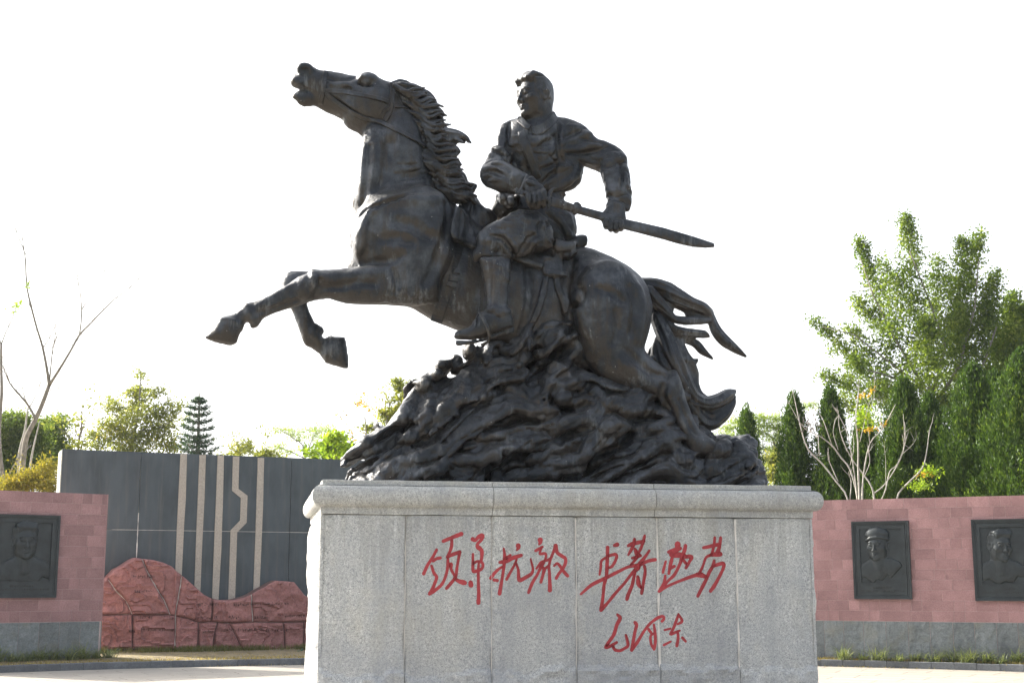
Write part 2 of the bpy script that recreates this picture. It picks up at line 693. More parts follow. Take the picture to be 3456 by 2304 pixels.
def build_horse():
    H = Clay((-3.05, -.62, 2.35), (2.1, .62, 6.35), .0105)
    # trunk, from breast to loin
    trunk = outl('0', [(806, 500), (803, 540), (806, 575), (798, 612), (812, 650), (850, 690), (900, 697), (945, 705), (1000, 738),
                       (1050, 757), (1100, 775), (1180, 800), (1260, 810), (1330, 800), (1400, 790), (1420, 700), (1400, 610),
                       (1340, 575), (1270, 580), (1200, 590), (1130, 570), (1080, 520), (1050, 475), (1000, 450), (900, 455), (840, 470)], 0)
    H.inflate(trunk, .80, .03, cap=.40)
    neck = outl('1', [(1092, 500), (1105, 560), (1100, 610), (1060, 720), (1030, 850), (1016, 960), (1018, 1040), (1030, 1120),
                      (1060, 1250), (1200, 1330), (1450, 1250), (1620, 1080), (1680, 980), (1600, 900), (1550, 800), (1520, 700), (1500, 600), (1470, 500),
                      (1440, 400), (1400, 290), (1340, 230), (1250, 240), (1160, 380)], 0)
    H.inflate(neck, .62, .07)
    H.blur(1)
    # croup and thigh
    hau = outl('0', [(1280, 590), (1320, 566), (1360, 570), (1400, 589), (1440, 612), (1468, 636), (1484, 665), (1492, 705), (1491, 742), (1484, 775),
                     (1474, 806), (1490, 822), (1512, 838), (1540, 858), (1550, 876), (1530, 900), (1500, 915), (1455, 900), (1415, 886), (1376, 866),
                     (1341, 828), (1318, 770), (1295, 700), (1280, 640)], lambda x, y: -.08 - .20 * max(0, (y - 700)) / 180)
    H.inflate(hau, .90, .06, cap=.42)
    can = outl('6', [(690, 810), (740, 790), (775, 832), (790, 890), (806, 960), (850, 1070), (880, 1130), (930, 1165), (990, 1210), (975, 1270),
                     (900, 1290), (840, 1280), (800, 1215), (765, 1140), (725, 1070), (695, 1010), (660, 985), (640, 910), (650, 840)], -.30)
    H.inflate(can, 1.0, .06)
    # near foreleg, stretched forward
    leg = outl('3', [(2500, 30), (2265, 120), (2130, 140), (2000, 172), (1850, 190), (1700, 207), (1600, 212), (1500, 215), (1430, 204), (1385, 220),
                     (1340, 262), (1230, 300), (1170, 350), (1060, 430), (940, 500), (830, 545), (730, 580), (620, 602), (565, 655),
                     (510, 705), (450, 748), (400, 790), (440, 900), (560, 905), (598, 880), (610, 850), (630, 826), (655, 830), (668, 852), (682, 895), (710, 905),
                     (760, 885), (795, 840), (825, 785), (900, 745), (1050, 690), (1150, 658), (1260, 635), (1340, 595), (1420, 575),
                     (1520, 552), (1610, 545), (1700, 575), (1800, 605), (1960, 618), (2265, 622), (2600, 640), (2900, 600), (2900, 200)],
                lambda x, y: -.26 + .02 * (2265 - x) / 2265)
    H.inflate(leg, .86, .05, cap=.19)
    hoof = outl('3', [(470, 745), (370, 757), (318, 778), (290, 820), (240, 900), (190, 958), (138, 993), (150, 1018), (250, 1058), (350, 1083),
                      (440, 1096), (500, 1088), (527, 1050), (552, 975), (602, 910), (598, 880), (612, 850), (590, 790), (530, 750)], -.24)
    H.inflate(hoof, .95, .02)
    # far foreleg, folded under
    far = outl('3', [(1050, 440), (1044, 340), (1088, 250), (1170, 218), (1270, 222), (1400, 235), (1700, 215), (2200, 200), (2400, 300), (2400, 560),
                     (1900, 560), (1500, 520), (1340, 600), (1372, 700), (1440, 852), (1520, 876), (1545, 910), (1549, 945), (1522, 980), (1525, 1004),
                     (1560, 1018), (1600, 1005), (1590, 1150), (1545, 1240), (1505, 1208), (1400, 1132), (1330, 1100),
                     (1298, 1050), (1270, 960), (1220, 820), (1150, 660), (1080, 560)], .24)
    H.inflate(far, .9, .04, cap=.17)
    fhoof = outl('3', [(1560, 1018), (1600, 990), (1632, 980), (1672, 1000), (1730, 1000), (1790, 1003), (1808, 1060), (1826, 1200), (1838, 1320), (1826, 1378),
                       (1700, 1345), (1610, 1318), (1570, 1310), (1545, 1270), (1505, 1208), (1530, 1100)], .24)
    H.inflate(fhoof, .95, .02)
    # head
    head = outl('1', [(655, 215), (637, 190), (635, 165), (655, 132), (690, 118), (700, 92), (735, 71), (775, 88), (812, 112), (848, 117),
                      (900, 124), (960, 135), (1020, 150), (1065, 152), (1095, 134), (1140, 126), (1180, 145), (1215, 174), (1260, 190),
                      (1310, 198), (1380, 250), (1420, 350), (1380, 460), (1250, 500), (1095, 528), (1045, 500), (1000, 480), (975, 450), (966, 422), (860, 376),
                      (790, 338), (770, 290), (745, 250), (690, 233)], 0)
    H.inflate(head, .72, .05)
    lip = outl('1', [(638, 282), (655, 256), (690, 240), (740, 240), (800, 240), (850, 300), (815, 342), (780, 337), (758, 346), (715, 346), (682, 326), (662, 300)], 0)
    H.inflate(lip, .8, .015)
    # cheek, brow, socket, eye, nostril
    def S(c, x, y, t): s, z = loc(c, x, y, t); return (s, t, z)
    H.ell(S('1', 1120, 320, -.06), (.20, .13, .18), k=.06)
    H.ell(S('1', 1000, 230, -.05), (.20, .085, .075), k=.05)
    H.ell(S('1', 1130, 170, -.10), (.095, .085, .065), k=.03)
    H.ell(S('1', 1115, 188, -.175), (.078, .060, .046), k=.012, sub=True)
    H.ell(S('1', 1117, 190, -.140), (.045, .040, .033), k=.006)
    H.ridge('1', [(1062, 185), (1085, 158), (1120, 150), (1150, 175), (1165, 205)], .019)
    H.ridge('1', [(1065, 188), (1100, 214), (1145, 216)], .010)
    H.ell(S('1', 725, 100, -.07), (.075, .055, .055), k=.03)
    H.ell(S('1', 722, 106, -.125), (.042, .045, .030), k=.012, sub=True)
    H.ell(S('1', 680, 185, -.04), (.07, .075, .05), k=.03)
    H.ridge('1', [(655, 205), (700, 190), (745, 215), (800, 235)], .016)
    H.ridge('1', [(850, 160), (950, 180), (1040, 160)], -.020, k=.03)
    H.ridge('1', [(900, 200), (1000, 205), (1060, 240)], .022)
    H.ridge('1', [(880, 260), (960, 320), (1060, 390), (1150, 430)], -.018, k=.03)
    H.ridge('1', [(870, 240), (980, 310), (1120, 400)], .016)
    H.ell(S('1', 1000, 232, -.15), (.045, .016, .018), k=.03, sub=True)
    # ears laid back
    H.tube(pts3('1', [(1290, 215, 26, -.10), (1350, 214, 34, -.12), (1420, 225, 26, -.13), (1470, 226, 14, -.14), (1506, 221, 5, -.15)]), .02, flat=.7)
    H.ridge('1', [(1330, 215), (1400, 222), (1470, 224)], -.014)
    H.tube(pts3('1', [(1290, 200, 18, .10), (1335, 186, 22, .12), (1380, 190, 16, .13), (1412, 196, 6, .13)]), .02)
    # neck muscles and wrinkles
    H.ell(S('1', 1180, 760, -.12), (.16, .13, .42), k=.07)
    H.ell(S('1', 1360, 620, -.12), (.16, .12, .36), k=.07)
    H.ridge('1', [(1140, 600), (1130, 700), (1115, 850), (1095, 980)], -.014, k=.06)
    H.ridge('1', [(1270, 580), (1250, 700), (1220, 850), (1130, 990)], -.022, k=.09)
    H.ridge('1', [(1330, 718), (1400, 722), (1450, 712)], -.012)
    for a in range(7):
        y = 770 + a * 24
        H.ridge('1', [(1310 + (a * 37) % 50, y + 10), (1400 + a * 4, y + 2 - (a % 3) * 6), (1480 + (a * 53) % 60, y - 18)], -.009, k=.03)
    for a in range(6):
        y = 505 + a * 13
        H.ridge('1', [(1100, y), (1150, y - 4), (1230, y - 22)], -.008, k=.012)
    # shoulder
    H.ell(S('1', 1400, 1050, -.22), (.36, .15, .24), k=.13)
    H.ell(S('1', 1250, 1140, -.26), (.26, .13, .26), k=.12)
    H.ell(S('1', 1500, 1120, -.28), (.22, .12, .34), k=.12)
    H.ell(S('1', 1450, 1280, -.29), (.30, .12, .22), k=.12)
    H.ell(S('1', 1130, 1200, -.20), (.13, .14, .28), k=.07)
    H.ridge('1', [(1150, 1040), (1120, 1100), (1090, 1180), (1080, 1280)], .045, k=.06)
    H.ridge('1', [(1180, 1040), (1160, 1120), (1150, 1240), (1100, 1330)], -.028, k=.07)
    H.ridge('1', [(1100, 1360), (1200, 1345), (1290, 1330), (1350, 1300)], -.035, k=.04)
    H.ridge('1', [(1160, 1000), (1260, 950), (1380, 940), (1500, 950), (1590, 930)], .04, k=.07)
    H.ridge('1', [(1330, 1090), (1430, 1110), (1500, 1170), (1560, 1180)], -.035, k=.07)
    H.ridge('1', [(1220, 1200), (1340, 1190), (1420, 1220)], -.03, k=.06)
    H.ridge('1', [(1640, 980), (1650, 1100), (1610, 1240), (1560, 1380), (1500, 1480)], -.035, k=.05)
    H.ridge('1', [(1290, 1400), (1320, 1480), (1300, 1540)], -.02, k=.04)
    for a in range(6):
        x = 1080 + a * 55
        H.ridge('1', [(x, 1050 - a * 24), (x + 50, 1000 - a * 20), (x + 130, 985 - a * 18)], -.012, k=.016)
    # forearm and joints of the near leg
    H.ridge('3', [(1440, 300), (1600, 300), (1750, 290), (1850, 320)], .05, k=.05)
    H.ridge('3', [(1560, 420), (1750, 410), (1950, 360), (2150, 380)], -.03, k=.04)
    H.ridge('3', [(1900, 260), (2050, 250), (2230, 240)], .05, k=.05)
    H.ridge('3', [(1330, 330), (1290, 420), (1330, 520)], .055, k=.04)
    H.ridge('3', [(1420, 240), (1440, 330), (1400, 400)], .045, k=.03)
    H.ridge('3', [(1500, 330), (1500, 430), (1450, 520)], -.03, k=.03)
    H.ridge('3', [(1200, 380), (1050, 470), (900, 560), (760, 630)], .03, k=.03)
    H.ridge('3', [(1240, 560), (1050, 630), (900, 690), (720, 730)], -.022, k=.025)
    H.ridge('3', [(640, 640), (680, 720), (700, 800)], .035, k=.03)
    H.ridge('3', [(330, 790), (420, 800), (520, 830), (590, 880)], .022, k=.012)
    H.ridge('3', [(170, 995), (300, 1020), (430, 1050), (515, 1060)], .012, k=.01)
    H.ridge('3', [(1640, 1010), (1600, 1150), (1580, 1290)], .022, k=.012)
    H.ridge('3', [(1450, 870), (1420, 960), (1480, 1040)], .03, k=.03)
    # belly, flank, thigh
    H.ridge('0', [(1210, 600), (1215, 680), (1200, 760)], -.03, k=.05)
    H.ridge('0', [(1312, 600), (1300, 660), (1310, 730), (1330, 800)], -.030, k=.07)
    H.ell(S('0', 1400, 700, -.36), (.30, .13, .40), k=.12)
    H.ridge('6', [(480, 300), (510, 380), (510, 470), (490, 560)], -.022, k=.07)
    H.ridge('6', [(530, 300), (555, 400), (545, 500), (530, 600)], .03, k=.07)
    H.ridge('6', [(180, 300), (200, 340), (160, 420)], -.025, k=.05)
    H.ridge('6', [(300, 300), (380, 330), (440, 380)], -.02, k=.05)
    H.ridge('6', [(440, 660), (540, 740), (600, 800), (690, 820)], -.03, k=.04)
    H.ridge('6', [(420, 720), (520, 800), (600, 870), (640, 900)], .04, k=.04)
    H.ridge('6', [(740, 800), (745, 870), (700, 940)], .05, k=.03)
    H.ridge('6', [(680, 870), (670, 940), (720, 1010)], -.03, k=.03)
    H.ridge('6', [(770, 960), (820, 1090), (870, 1160)], -.02, k=.025)
    H.ridge('6', [(735, 960), (790, 1090), (830, 1190)], .03, k=.025)
    H.ridge('6', [(400, 440), (410, 540), (380, 620)], -.02, k=.05)
    return H


def hair_lock(C, pts, n=6, seed=0, core=.75, k=.012, flat=1.0):
    """a lock of hair: core tube plus strands that wind round it. pts (s,t,z,r)"""
    r = np.random.default_rng(seed)
    P = np.array(subdiv(pts, 4))
    P[:, 3] = np.maximum(P[:, 3], .004)
    core_p = P.copy(); core_p[:, 3] *= core
    C.tube([tuple(p) for p in core_p], k, flat=flat)
    L_ = len(P)
    d = np.gradient(P[:, :3], axis=0)
    d /= np.linalg.norm(d, axis=1)[:, None] + 1e-9
    up = np.array([0, 1.0, 0])
    a = np.cross(d, up); a /= np.linalg.norm(a, axis=1)[:, None] + 1e-9
    for i in range(n):
        ph = 2 * math.pi * (i + r.random() * .6) / n
        tw = r.uniform(-1.2, 1.2)
        q = []
        for j in range(L_):
            w = j / (L_ - 1)
            an = ph + tw * w + .25 * math.sin(7 * w + i)
            off = P[j, 3] * (.74)
            c = P[j, :3] + (a[j] * math.cos(an) + up * math.sin(an) * flat) * off
            q.append((c[0], c[1], c[2], P[j, 3] * (2.1 / (n + 1)) * (1 + .2 * math.sin(5 * w + i)) + .002))
        C.tube(q, k * .6)


def build_mane():
    M = Clay((-1.75, -.45, 4.1), (-.25, .45, 6.25), .0085)
    crest = [(1310, 215), (1380, 260), (1440, 330), (1480, 420), (1510, 520), (1530, 620), (1560, 720), (1600, 820), (1660, 900)]
    slab = outl('1', [(1300, 230), (1370, 240), (1440, 262), (1500, 300), (1530, 370), (1560, 430), (1590, 520), (1640, 580), (1650, 650), (1660, 740),
                      (1690, 820), (1730, 880), (1700, 910), (1640, 900), (1580, 860), (1530, 760), (1490, 640), (1450, 520), (1410, 420), (1350, 320)], 0)
    M.inflate(slab, .75, .02, cap=.16)
    fringe = outl('1', [(1300, 200), (1390, 205), (1480, 245), (1555, 292), (1572, 325), (1540, 345), (1605, 385), (1612, 425), (1560, 440), (1635, 490), (1730, 522), (1780, 562), (1700, 585), (1695, 612), (1722, 634), (1672, 662), (1722, 710), (1690, 738), (1725, 765), (1700, 782),
                         (1765, 840), (1820, 850), (1800, 880), (1780, 905), (1700, 905), (1600, 880), (1540, 780), (1500, 640), (1450, 480), (1400, 340)], -.02)
    M.inflate(fringe, .6, .02, cap=.05)
    # crop 1: root, middle(s), tip
    locks = [
        [(1330, 215), (1400, 225), (1480, 250), (1540, 285), (1578, 330)],
        [(1350, 240), (1430, 270), (1500, 300), (1560, 325), (1572, 338)],
        [(1390, 290), (1460, 320), (1540, 345), (1600, 375), (1624, 402)],
        [(1410, 330), (1480, 370), (1550, 385), (1600, 410), (1617, 440)],
        [(1440, 390), (1500, 420), (1570, 440), (1620, 470), (1640, 500)],
        [(1450, 430), (1530, 480), (1610, 510), (1700, 520), (1760, 545), (1796, 580)],
        [(1470, 480), (1540, 540), (1620, 560), (1690, 545), (1740, 560), (1758, 574)],
        [(1490, 540), (1560, 600), (1630, 625), (1690, 610), (1728, 634)],
        [(1500, 580), (1570, 650), (1640, 670), (1690, 660), (1725, 640)],
        [(1515, 630), (1580, 690), (1650, 705), (1700, 690), (1730, 715)],
        [(1530, 670), (1600, 740), (1660, 745), (1700, 735), (1728, 722)],
        [(1545, 710), (1610, 780), (1670, 775), (1710, 745), (1738, 765)],
        [(1560, 740), (1630, 810), (1690, 800), (1735, 790), (1770, 840), (1828, 846)],
        [(1580, 790), (1650, 850), (1720, 850), (1770, 880), (1812, 880), (1832, 852)],
        [(1600, 830), (1680, 880), (1740, 890), (1790, 900), (1806, 915)],
        [(1620, 870), (1690, 905), (1750, 905), (1800, 935), (1850, 980), (1880, 1010)],
        [(1640, 890), (1700, 940), (1760, 950), (1800, 985)],
    ]
    for i, l in enumerate(locks):
        l = [(l[0][0] - 52, l[0][1] - 18), (l[0][0] + 4, l[0][1] + 14)] + l[1:]
        n = len(l)
        for lay, dt in enumerate((-.13, -.02, .11)):
            r = np.random.default_rng(i * 7 + lay)
            pp = []
            for j, (x, y) in enumerate(l):
                w = j / (n - 1)
                rad = min(1, .35 + w * 2.2) * (27 + 12 * math.sin(math.pi * min(w * 1.2, 1))) * (1 - w ** 3 * .82) * (.95 if lay == 1 else .85)
                amp = 0 if j in (0,) else (7 if lay != 1 else 0)
                pp.append((x + r.uniform(-amp, amp) - (12 * w if lay != 1 else 0), y + r.uniform(-amp, amp), rad * .92, dt * (1 - .45 * w) + .02 * math.sin(4 * w + i)))
            hair_lock(M, pts3('1', pp), 4, seed=i * 10 + lay, core=.95, k=.008)
    # thin strands over the near side
    for i in range(26):
        r = np.random.default_rng(100 + i)
        w = i / 25
        q = w * (len(crest) - 1); a = int(min(q, len(crest) - 2)); b = q - a
        x = crest[a][0] * (1 - b) + crest[a + 1][0] * b
        y = crest[a][1] * (1 - b) + crest[a + 1][1] * b
        ln = r.uniform(110, 170)
        pp = [(x - 10, y - 10, 10, -.15), (x + ln * .4, y + 30 + r.uniform(-10, 10), 12, -.185), (x + ln * .8, y + 20 + r.uniform(-14, 10), 9, -.17), (x + ln * 1.1, y + 22, 4, -.12)]
        hair_lock(M, pts3('1', pp), 3, seed=i + 50, k=.006)
    return M


def build_tail():
    T = Clay((.9, -.55, 2.75), (2.85, .6, 4.75), .0085)
    K = [
        [(545, 270, 30, 0), (640, 290, 44, -.02), (740, 345, 48, -.03), (840, 390, 42, -.03), (915, 420, 36, -.02), (955, 465, 26, 0), (985, 540, 32, 0), (1030, 600, 34, .0), (1090, 650, 26, 0), (1164, 702, 7, 0)],
        [(560, 300, 34, .03), (650, 340, 44, .03), (760, 370, 34, .03), (860, 410, 30, .03), (940, 430, 26, .02), (968, 470, 16, .02)],
        [(590, 310, 30, -.06), (640, 380, 38, -.07), (700, 440, 30, -.07), (740, 480, 24, -.06), (800, 492, 24, -.05), (870, 490, 24, -.04), (930, 490, 18, -.02), (980, 486, 8, 0)],
        [(600, 380, 30, .0), (660, 480, 36, -.02), (730, 540, 32, -.03), (800, 560, 27, -.03), (870, 566, 24, -.02), (920, 572, 22, -.02), (945, 584, 9, -.01)],
        [(640, 500, 34, .02), (720, 570, 36, .02), (810, 600, 28, .03), (870, 625, 26, .03), (910, 670, 24, .03), (966, 714, 7, .03)],
        [(585, 320, 24, .04), (620, 420, 30, .02), (650, 520, 34, 0), (690, 600, 46, 0), (740, 680, 60, 0), (800, 730, 50, 0), (850, 735, 26, .02), (878, 720, 8, .02)],
        [(640, 470, 34, -.05), (690, 600, 50, -.08), (720, 700, 60, -.10), (760, 790, 60, -.10), (810, 880, 50, -.10), (860, 950, 44, -.08), (930, 975, 40, -.06), (1000, 960, 40, -.04), (1060, 925, 34, -.02), (1098, 905, 12, 0)],
        [(680, 560, 44, .08), (740, 680, 60, .10), (790, 800, 60, .10), (820, 900, 50, .10), (880, 970, 46, .08), (960, 1000, 44, .06), (1040, 970, 38, .02), (1095, 940, 14, 0)],
        [(700, 640, 46, 0), (750, 780, 64, 0), (800, 900, 60, 0), (850, 1000, 52, 0), (910, 1060, 46, 0), (970, 1075, 44, 0), (1030, 1040, 38, 0), (1080, 980, 22, 0), (1096, 955, 10, 0)],
        [(740, 700, 40, -.05), (790, 860, 50, -.08), (830, 970, 46, -.08), (880, 1060, 44, -.06), (930, 1100, 36, -.04), (990, 1090, 30, -.02), (1030, 1050, 16, 0)],
        [(640, 640, 26, .05), (600, 700, 34, .05), (620, 760, 44, .04), (700, 790, 50, .02), (760, 850, 50, 0)],
        [(650, 600, 26, -.05), (640, 680, 36, -.08), (690, 760, 44, -.1), (740, 820, 30, -.1)],
        [(800, 720, 40, .0), (840, 760, 30, .0), (866, 800, 20, 0), (868, 860, 18, 0), (890, 920, 20, 0), (930, 945, 14, 0)],
    ]
    for i, l in enumerate(K):
        hair_lock(T, pts3('6', [(x, y, r * 1.12, t * 1.4 - .02) for x, y, r, t in l]), 9, seed=200 + i, core=.82, k=.004)
    for pl_, tt in (([(545, 245), (600, 240), (660, 246), (720, 266), (800, 318), (880, 370), (930, 392), (958, 425), (972, 470), (960, 500), (900, 515), (820, 505), (800, 445), (740, 415), (735, 450), (790, 480), (780, 505), (720, 500), (690, 540), (660, 560), (625, 520), (600, 440), (585, 360)], -.01),
                    ([(590, 380), (660, 480), (740, 530), (830, 545), (880, 590), (800, 620), (830, 690), (868, 740), (862, 800), (872, 880), (900, 930), (960, 960), (1040, 940), (1090, 930), (1075, 1000), (1010, 1100), (950, 1130), (890, 1125), (840, 1040), (800, 940), (760, 850), (700, 800), (640, 785), (600, 720), (600, 690), (636, 640), (640, 600), (615, 530), (600, 480)], -.02)):
        T.inflate(outl('6', pl_, tt), .45, .02, cap=.085)
    return T
def build_rock():
    R = Clay((-1.85, -.95, 2.36), (2.25, .95, 4.05), .0125)
    def q(pts): return outl('0', pts, 0)
    top = [(790, 1085), (800, 1058), (822, 1030), (845, 1015), (852, 998), (862, 985), (872, 975), (880, 990), (892, 985), (905, 962), (915, 945), (932, 935), (940, 905),
           (950, 890), (975, 878), (992, 868), (1000, 848), (1012, 836), (1025, 842), (1034, 822), (1055, 820), (1062, 822), (1070, 800),
           (1100, 790), (1180, 770), (1200, 745), (1240, 725), (1290, 690), (1330, 700), (1370, 780), (1430, 830), (1480, 812), (1530, 850), (1570, 900), (1590, 960), (1610, 1000), (1620, 1015), (1650, 1020), (1675, 1016),
           (1700, 1018), (1715, 1018), (1722, 1050), (1735, 1075), (1742, 1105)]
    # mirrored below the plinth so that the foot stays thick
    body = top + [(1750, 1250), (1700, 1400), (1300, 1560), (1000, 1480), (780, 1300), (780, 1150)]
    P = outl('0', body, 0)
    C2 = Clay((-1.95, -1.0, 1.0), (2.35, 1.0, 4.05), .0125)
    C2.inflate(P, .68, 0, cap=.80)
    k0 = int(round((R.lo[2] - C2.lo[2]) / R.h))
    i0 = int(round((R.lo[0] - C2.lo[0]) / R.h)); j0 = int(round((R.lo[1] - C2.lo[1]) / R.h))
    R.a = C2.a[i0:i0 + R.n[0], j0:j0 + R.n[1], k0:k0 + R.n[2]].copy()
    R.n = np.array(R.a.shape)
    # flowing, flame-like relief that runs up from lower left to upper right
    ca, sa = math.cos(math.radians(30)), math.sin(math.radians(30))

    def flow(P):
        w = np.stack([vnoise(P * 1.1 + 3), vnoise(P * 1.1 + 31), vnoise(P * 1.1 + 57)], -1)
        w2 = np.stack([vnoise(P * 3.1 + 9), vnoise(P * 3.1 + 41), vnoise(P * 3.1 + 77)], -1)
        Q = P + w * .34 + w2 * .10
        a = Q[:, 0] * ca + Q[:, 2] * sa
        b = -Q[:, 0] * sa + Q[:, 2] * ca

        def ledge(q, drop):
            # smooth plane that swells outwards towards its lower lip, then cuts back under
            f = q - np.floor(q)
            return np.where(f > 1 - drop, (f - 1 + drop) / drop, 1 - f / (1 - drop))
        m1 = .65 + .35 * vnoise(P * 2.0 + 70)
        l1 = ledge(b * 3.0 + .35 * vnoise(np.stack([a * 1.3, Q[:, 1] * 2, b * 2], -1)) * 3, .16)
        l2 = ledge(b * 7.0 + 1.1 * vnoise(np.stack([a * 2.6, Q[:, 1] * 4, b * 3], -1) + 15), .20)
        r3 = 1 - 2 * np.abs(vnoise(np.stack([a * 7, Q[:, 1] * 13, b * 21], -1) + 40))
        lump = vnoise(P * 2.6 + 90)
        return -(l1 * m1 * .135 + l2 * .042 + r3 * .010 + lump * .030) + .068

    def hole(x, y, rx, ry, ang=0, dep=.12, c='5'):
        p = R.stick(c, [(x, y)], -.5)[0]
        A = math.radians(ang); f = CR[c][2] * 2.55e-3
        M = np.array([[math.cos(A), 0, -math.sin(A)], [0, 1, 0], [math.sin(A), 0, math.cos(A)]])
        R.ell((p[0], p[1] + dep * .25, p[2]), (rx * f, dep, ry * f), M, .035, sub=True)
    for h_ in [(1310, 575, 52, 34, 0, .09), (1850, 315, 115, 75, 40, .22), (1690, 470, 55, 75, -20, .12), (1430, 265, 90, 42, 25, .14), (1755, 720, 52, 62, 10, .10), (1862, 745, 60, 50, 0, .22),
               (1900, 610, 70, 30, 0, .12), (1960, 1235, 170, 48, 14, .16), (1000, 1130, 150, 60, 30, .12), (1480, 890, 110, 46, 25, .09),
               (1180, 470, 40, 120, -30, .10), (2130, 460, 190, 46, -22, .16), (2280, 790, 50, 40, 30, .10), (2000, 880, 120, 40, -20, .09), (1600, 1130, 180, 36, 12, .08), (2200, 1090, 90, 60, -30, .09), (480, 1100, 160, 40, 38, .07), (1050, 700, 150, 30, 20, .07)]:
        hole(*h_)
    for (x, y, rx, ry, a, d) in [(430, 1180, 80, 40, 20, .09), (350, 830, 60, 40, -40, .08), (640, 1080, 80, 40, 20, .08), (130, 1150, 50, 36, 50, .08), (640, 1370, 100, 34, 0, .09)]:
        hole(x, y, rx, ry, a, d, '6')
    R.noise_field(flow, .15)
    R.noise_field(flow, .19)
    def crest(c, pts, r):
        dy = r * 1.5 / (CR[c][2] * 2.6e-3)
        R.ridge(c, [(x + dy * .2, y + dy) for x, y in pts], -r * .7, k=r * .9)
        R.ridge(c, pts, r * .95, k=r * .8, sink=.35)
    # many small crests that follow the flow of the rock
    cr = np.random.default_rng(17)
    def flow_path(x, y, ln, seg=5):
        P = [(x, y)]
        for j in range(seg):
            an = math.radians(-36 + 17 * math.sin(P[-1][0] / 230 + P[-1][1] / 310) + (14 if P[-1][0] > 2150 else 0) + cr.normal() * 5)
            P.append((P[-1][0] + math.cos(an) * ln / seg, P[-1][1] + math.sin(an) * ln / seg))
        return P
    for i in range(10):
        y = cr.uniform(300, 1480)
        xl = 180 + (1480 - y) * .78
        x = cr.uniform(xl, 3100 - (1480 - y) * .9)
        ln = cr.uniform(90, 300)
        an = math.radians(-32 + cr.normal() * 16 + (22 if x > 2200 else 0))
        P = [(x, y)]
        for j in range(3):
            an += cr.normal() * .28
            P.append((P[-1][0] + math.cos(an) * ln / 3, P[-1][1] + math.sin(an) * ln / 3))
        crest('5', P, cr.uniform(.014, .034))
    # overhanging crests and tongues of rock
    for pts, r in [([(430, 1310), (600, 1210), (760, 1150), (950, 1085)], .055), ([(160, 1290), (330, 1130), (500, 1060), (740, 960), (900, 850)], .06),
                   ([(760, 840), (900, 800), (1020, 720), (1370, 650)], .050), ([(620, 1290), (900, 1250), (1150, 1190), (1340, 1130)], .05),
                   ([(1370, 1160), (1440, 1080), (1560, 1060), (1840, 1070)], .05), ([(1150, 990), (1450, 980), (1600, 960)], .04),
                   ([(1720, 900), (1850, 880), (2000, 870), (2140, 790), (2330, 700)], .06), ([(1590, 640), (1640, 580), (1760, 560), (1860, 590), (2020, 520)], .05),
                   ([(1100, 620), (1180, 480), (1200, 330)], .075), ([(1200, 600), (1280, 450), (1400, 400), (1500, 420)], .05), ([(1330, 330), (1500, 300), (1700, 200), (1800, 110)], .06),
                   ([(1480, 400), (1620, 360), (1740, 320)], .04), ([(1700, 720), (1740, 790), (1810, 770)], .028), ([(1820, 700), (1900, 680), (1930, 760)], .03),
                   ([(1850, 960), (2100, 870), (2250, 930)], .055), ([(2080, 1130), (2200, 1040), (2300, 1020)], .05), ([(1850, 180), (1990, 60), (2010, 250), (2000, 380)], .05),
                   ([(600, 880), (640, 780), (720, 640)], .06), ([(700, 1000), (800, 850), (840, 700), (850, 560)], .05), ([(1440, 1330), (1700, 1290), (2000, 1250)], .045),
                   ([(830, 1290), (1000, 1180), (1100, 1170), (1180, 1190)], .05), ([(1210, 1230), (1330, 1130), (1350, 1230)], .045)]:
        crest('5', pts, r)
    for pts, r in [([(30, 1130), (120, 1090), (200, 1060)], .06), ([(200, 1350), (260, 1200), (350, 1120), (420, 1060)], .06), ([(380, 960), (470, 1010), (640, 1010)], .06),
                   ([(480, 1200), (560, 1120), (700, 1140)], .05), ([(560, 1290), (700, 1230), (800, 1270)], .05), ([(880, 1240), (960, 1260), (1060, 1230), (1150, 1230)], .06),
                   ([(900, 1380), (1050, 1320), (1180, 1290)], .07), ([(700, 1200), (760, 1290), (850, 1330)], .05), ([(120, 860), (250, 880), (330, 960)], .05), ([(0, 900), (120, 950), (200, 920)], .06)]:
        crest('6', pts, r)
    # knobs on the left skyline
    for (x, y, rx, ry, t) in [(910, 440, 48, 40, -.1), (1035, 430, 55, 75, 0), (1135, 320, 42, 70, -.1), (880, 500, 40, 40, -.2), (405, 905, 16, 30, 0), (320, 1040, 60, 50, -.1), (780, 590, 60, 60, -.1), (650, 760, 50, 60, .05)]:
        s, z = loc('5', x, y, t); f = CR['5'][2] * 2.55e-3
        R.ell((s, t, z), (rx * f, .12, ry * f), None, .035)
    # rough broken ground under the hoof at the right end
    def rough(P):
        m = np.clip((P[:, 0] - .9) / .8, 0, 1) * np.clip((3.35 - P[:, 2]) / .4, 0, 1)
        return -m * (ridged(P * np.array([5, 5, 6]), 3) * .032 + vnoise(P * 14) * .010)
    R.noise_field(rough, .1)
    R.minv = 20000
    # stay on the plinth
    k = int(round((2.39 - R.lo[2]) / R.h))
    R.a[:, :, :k] = .05
    return R


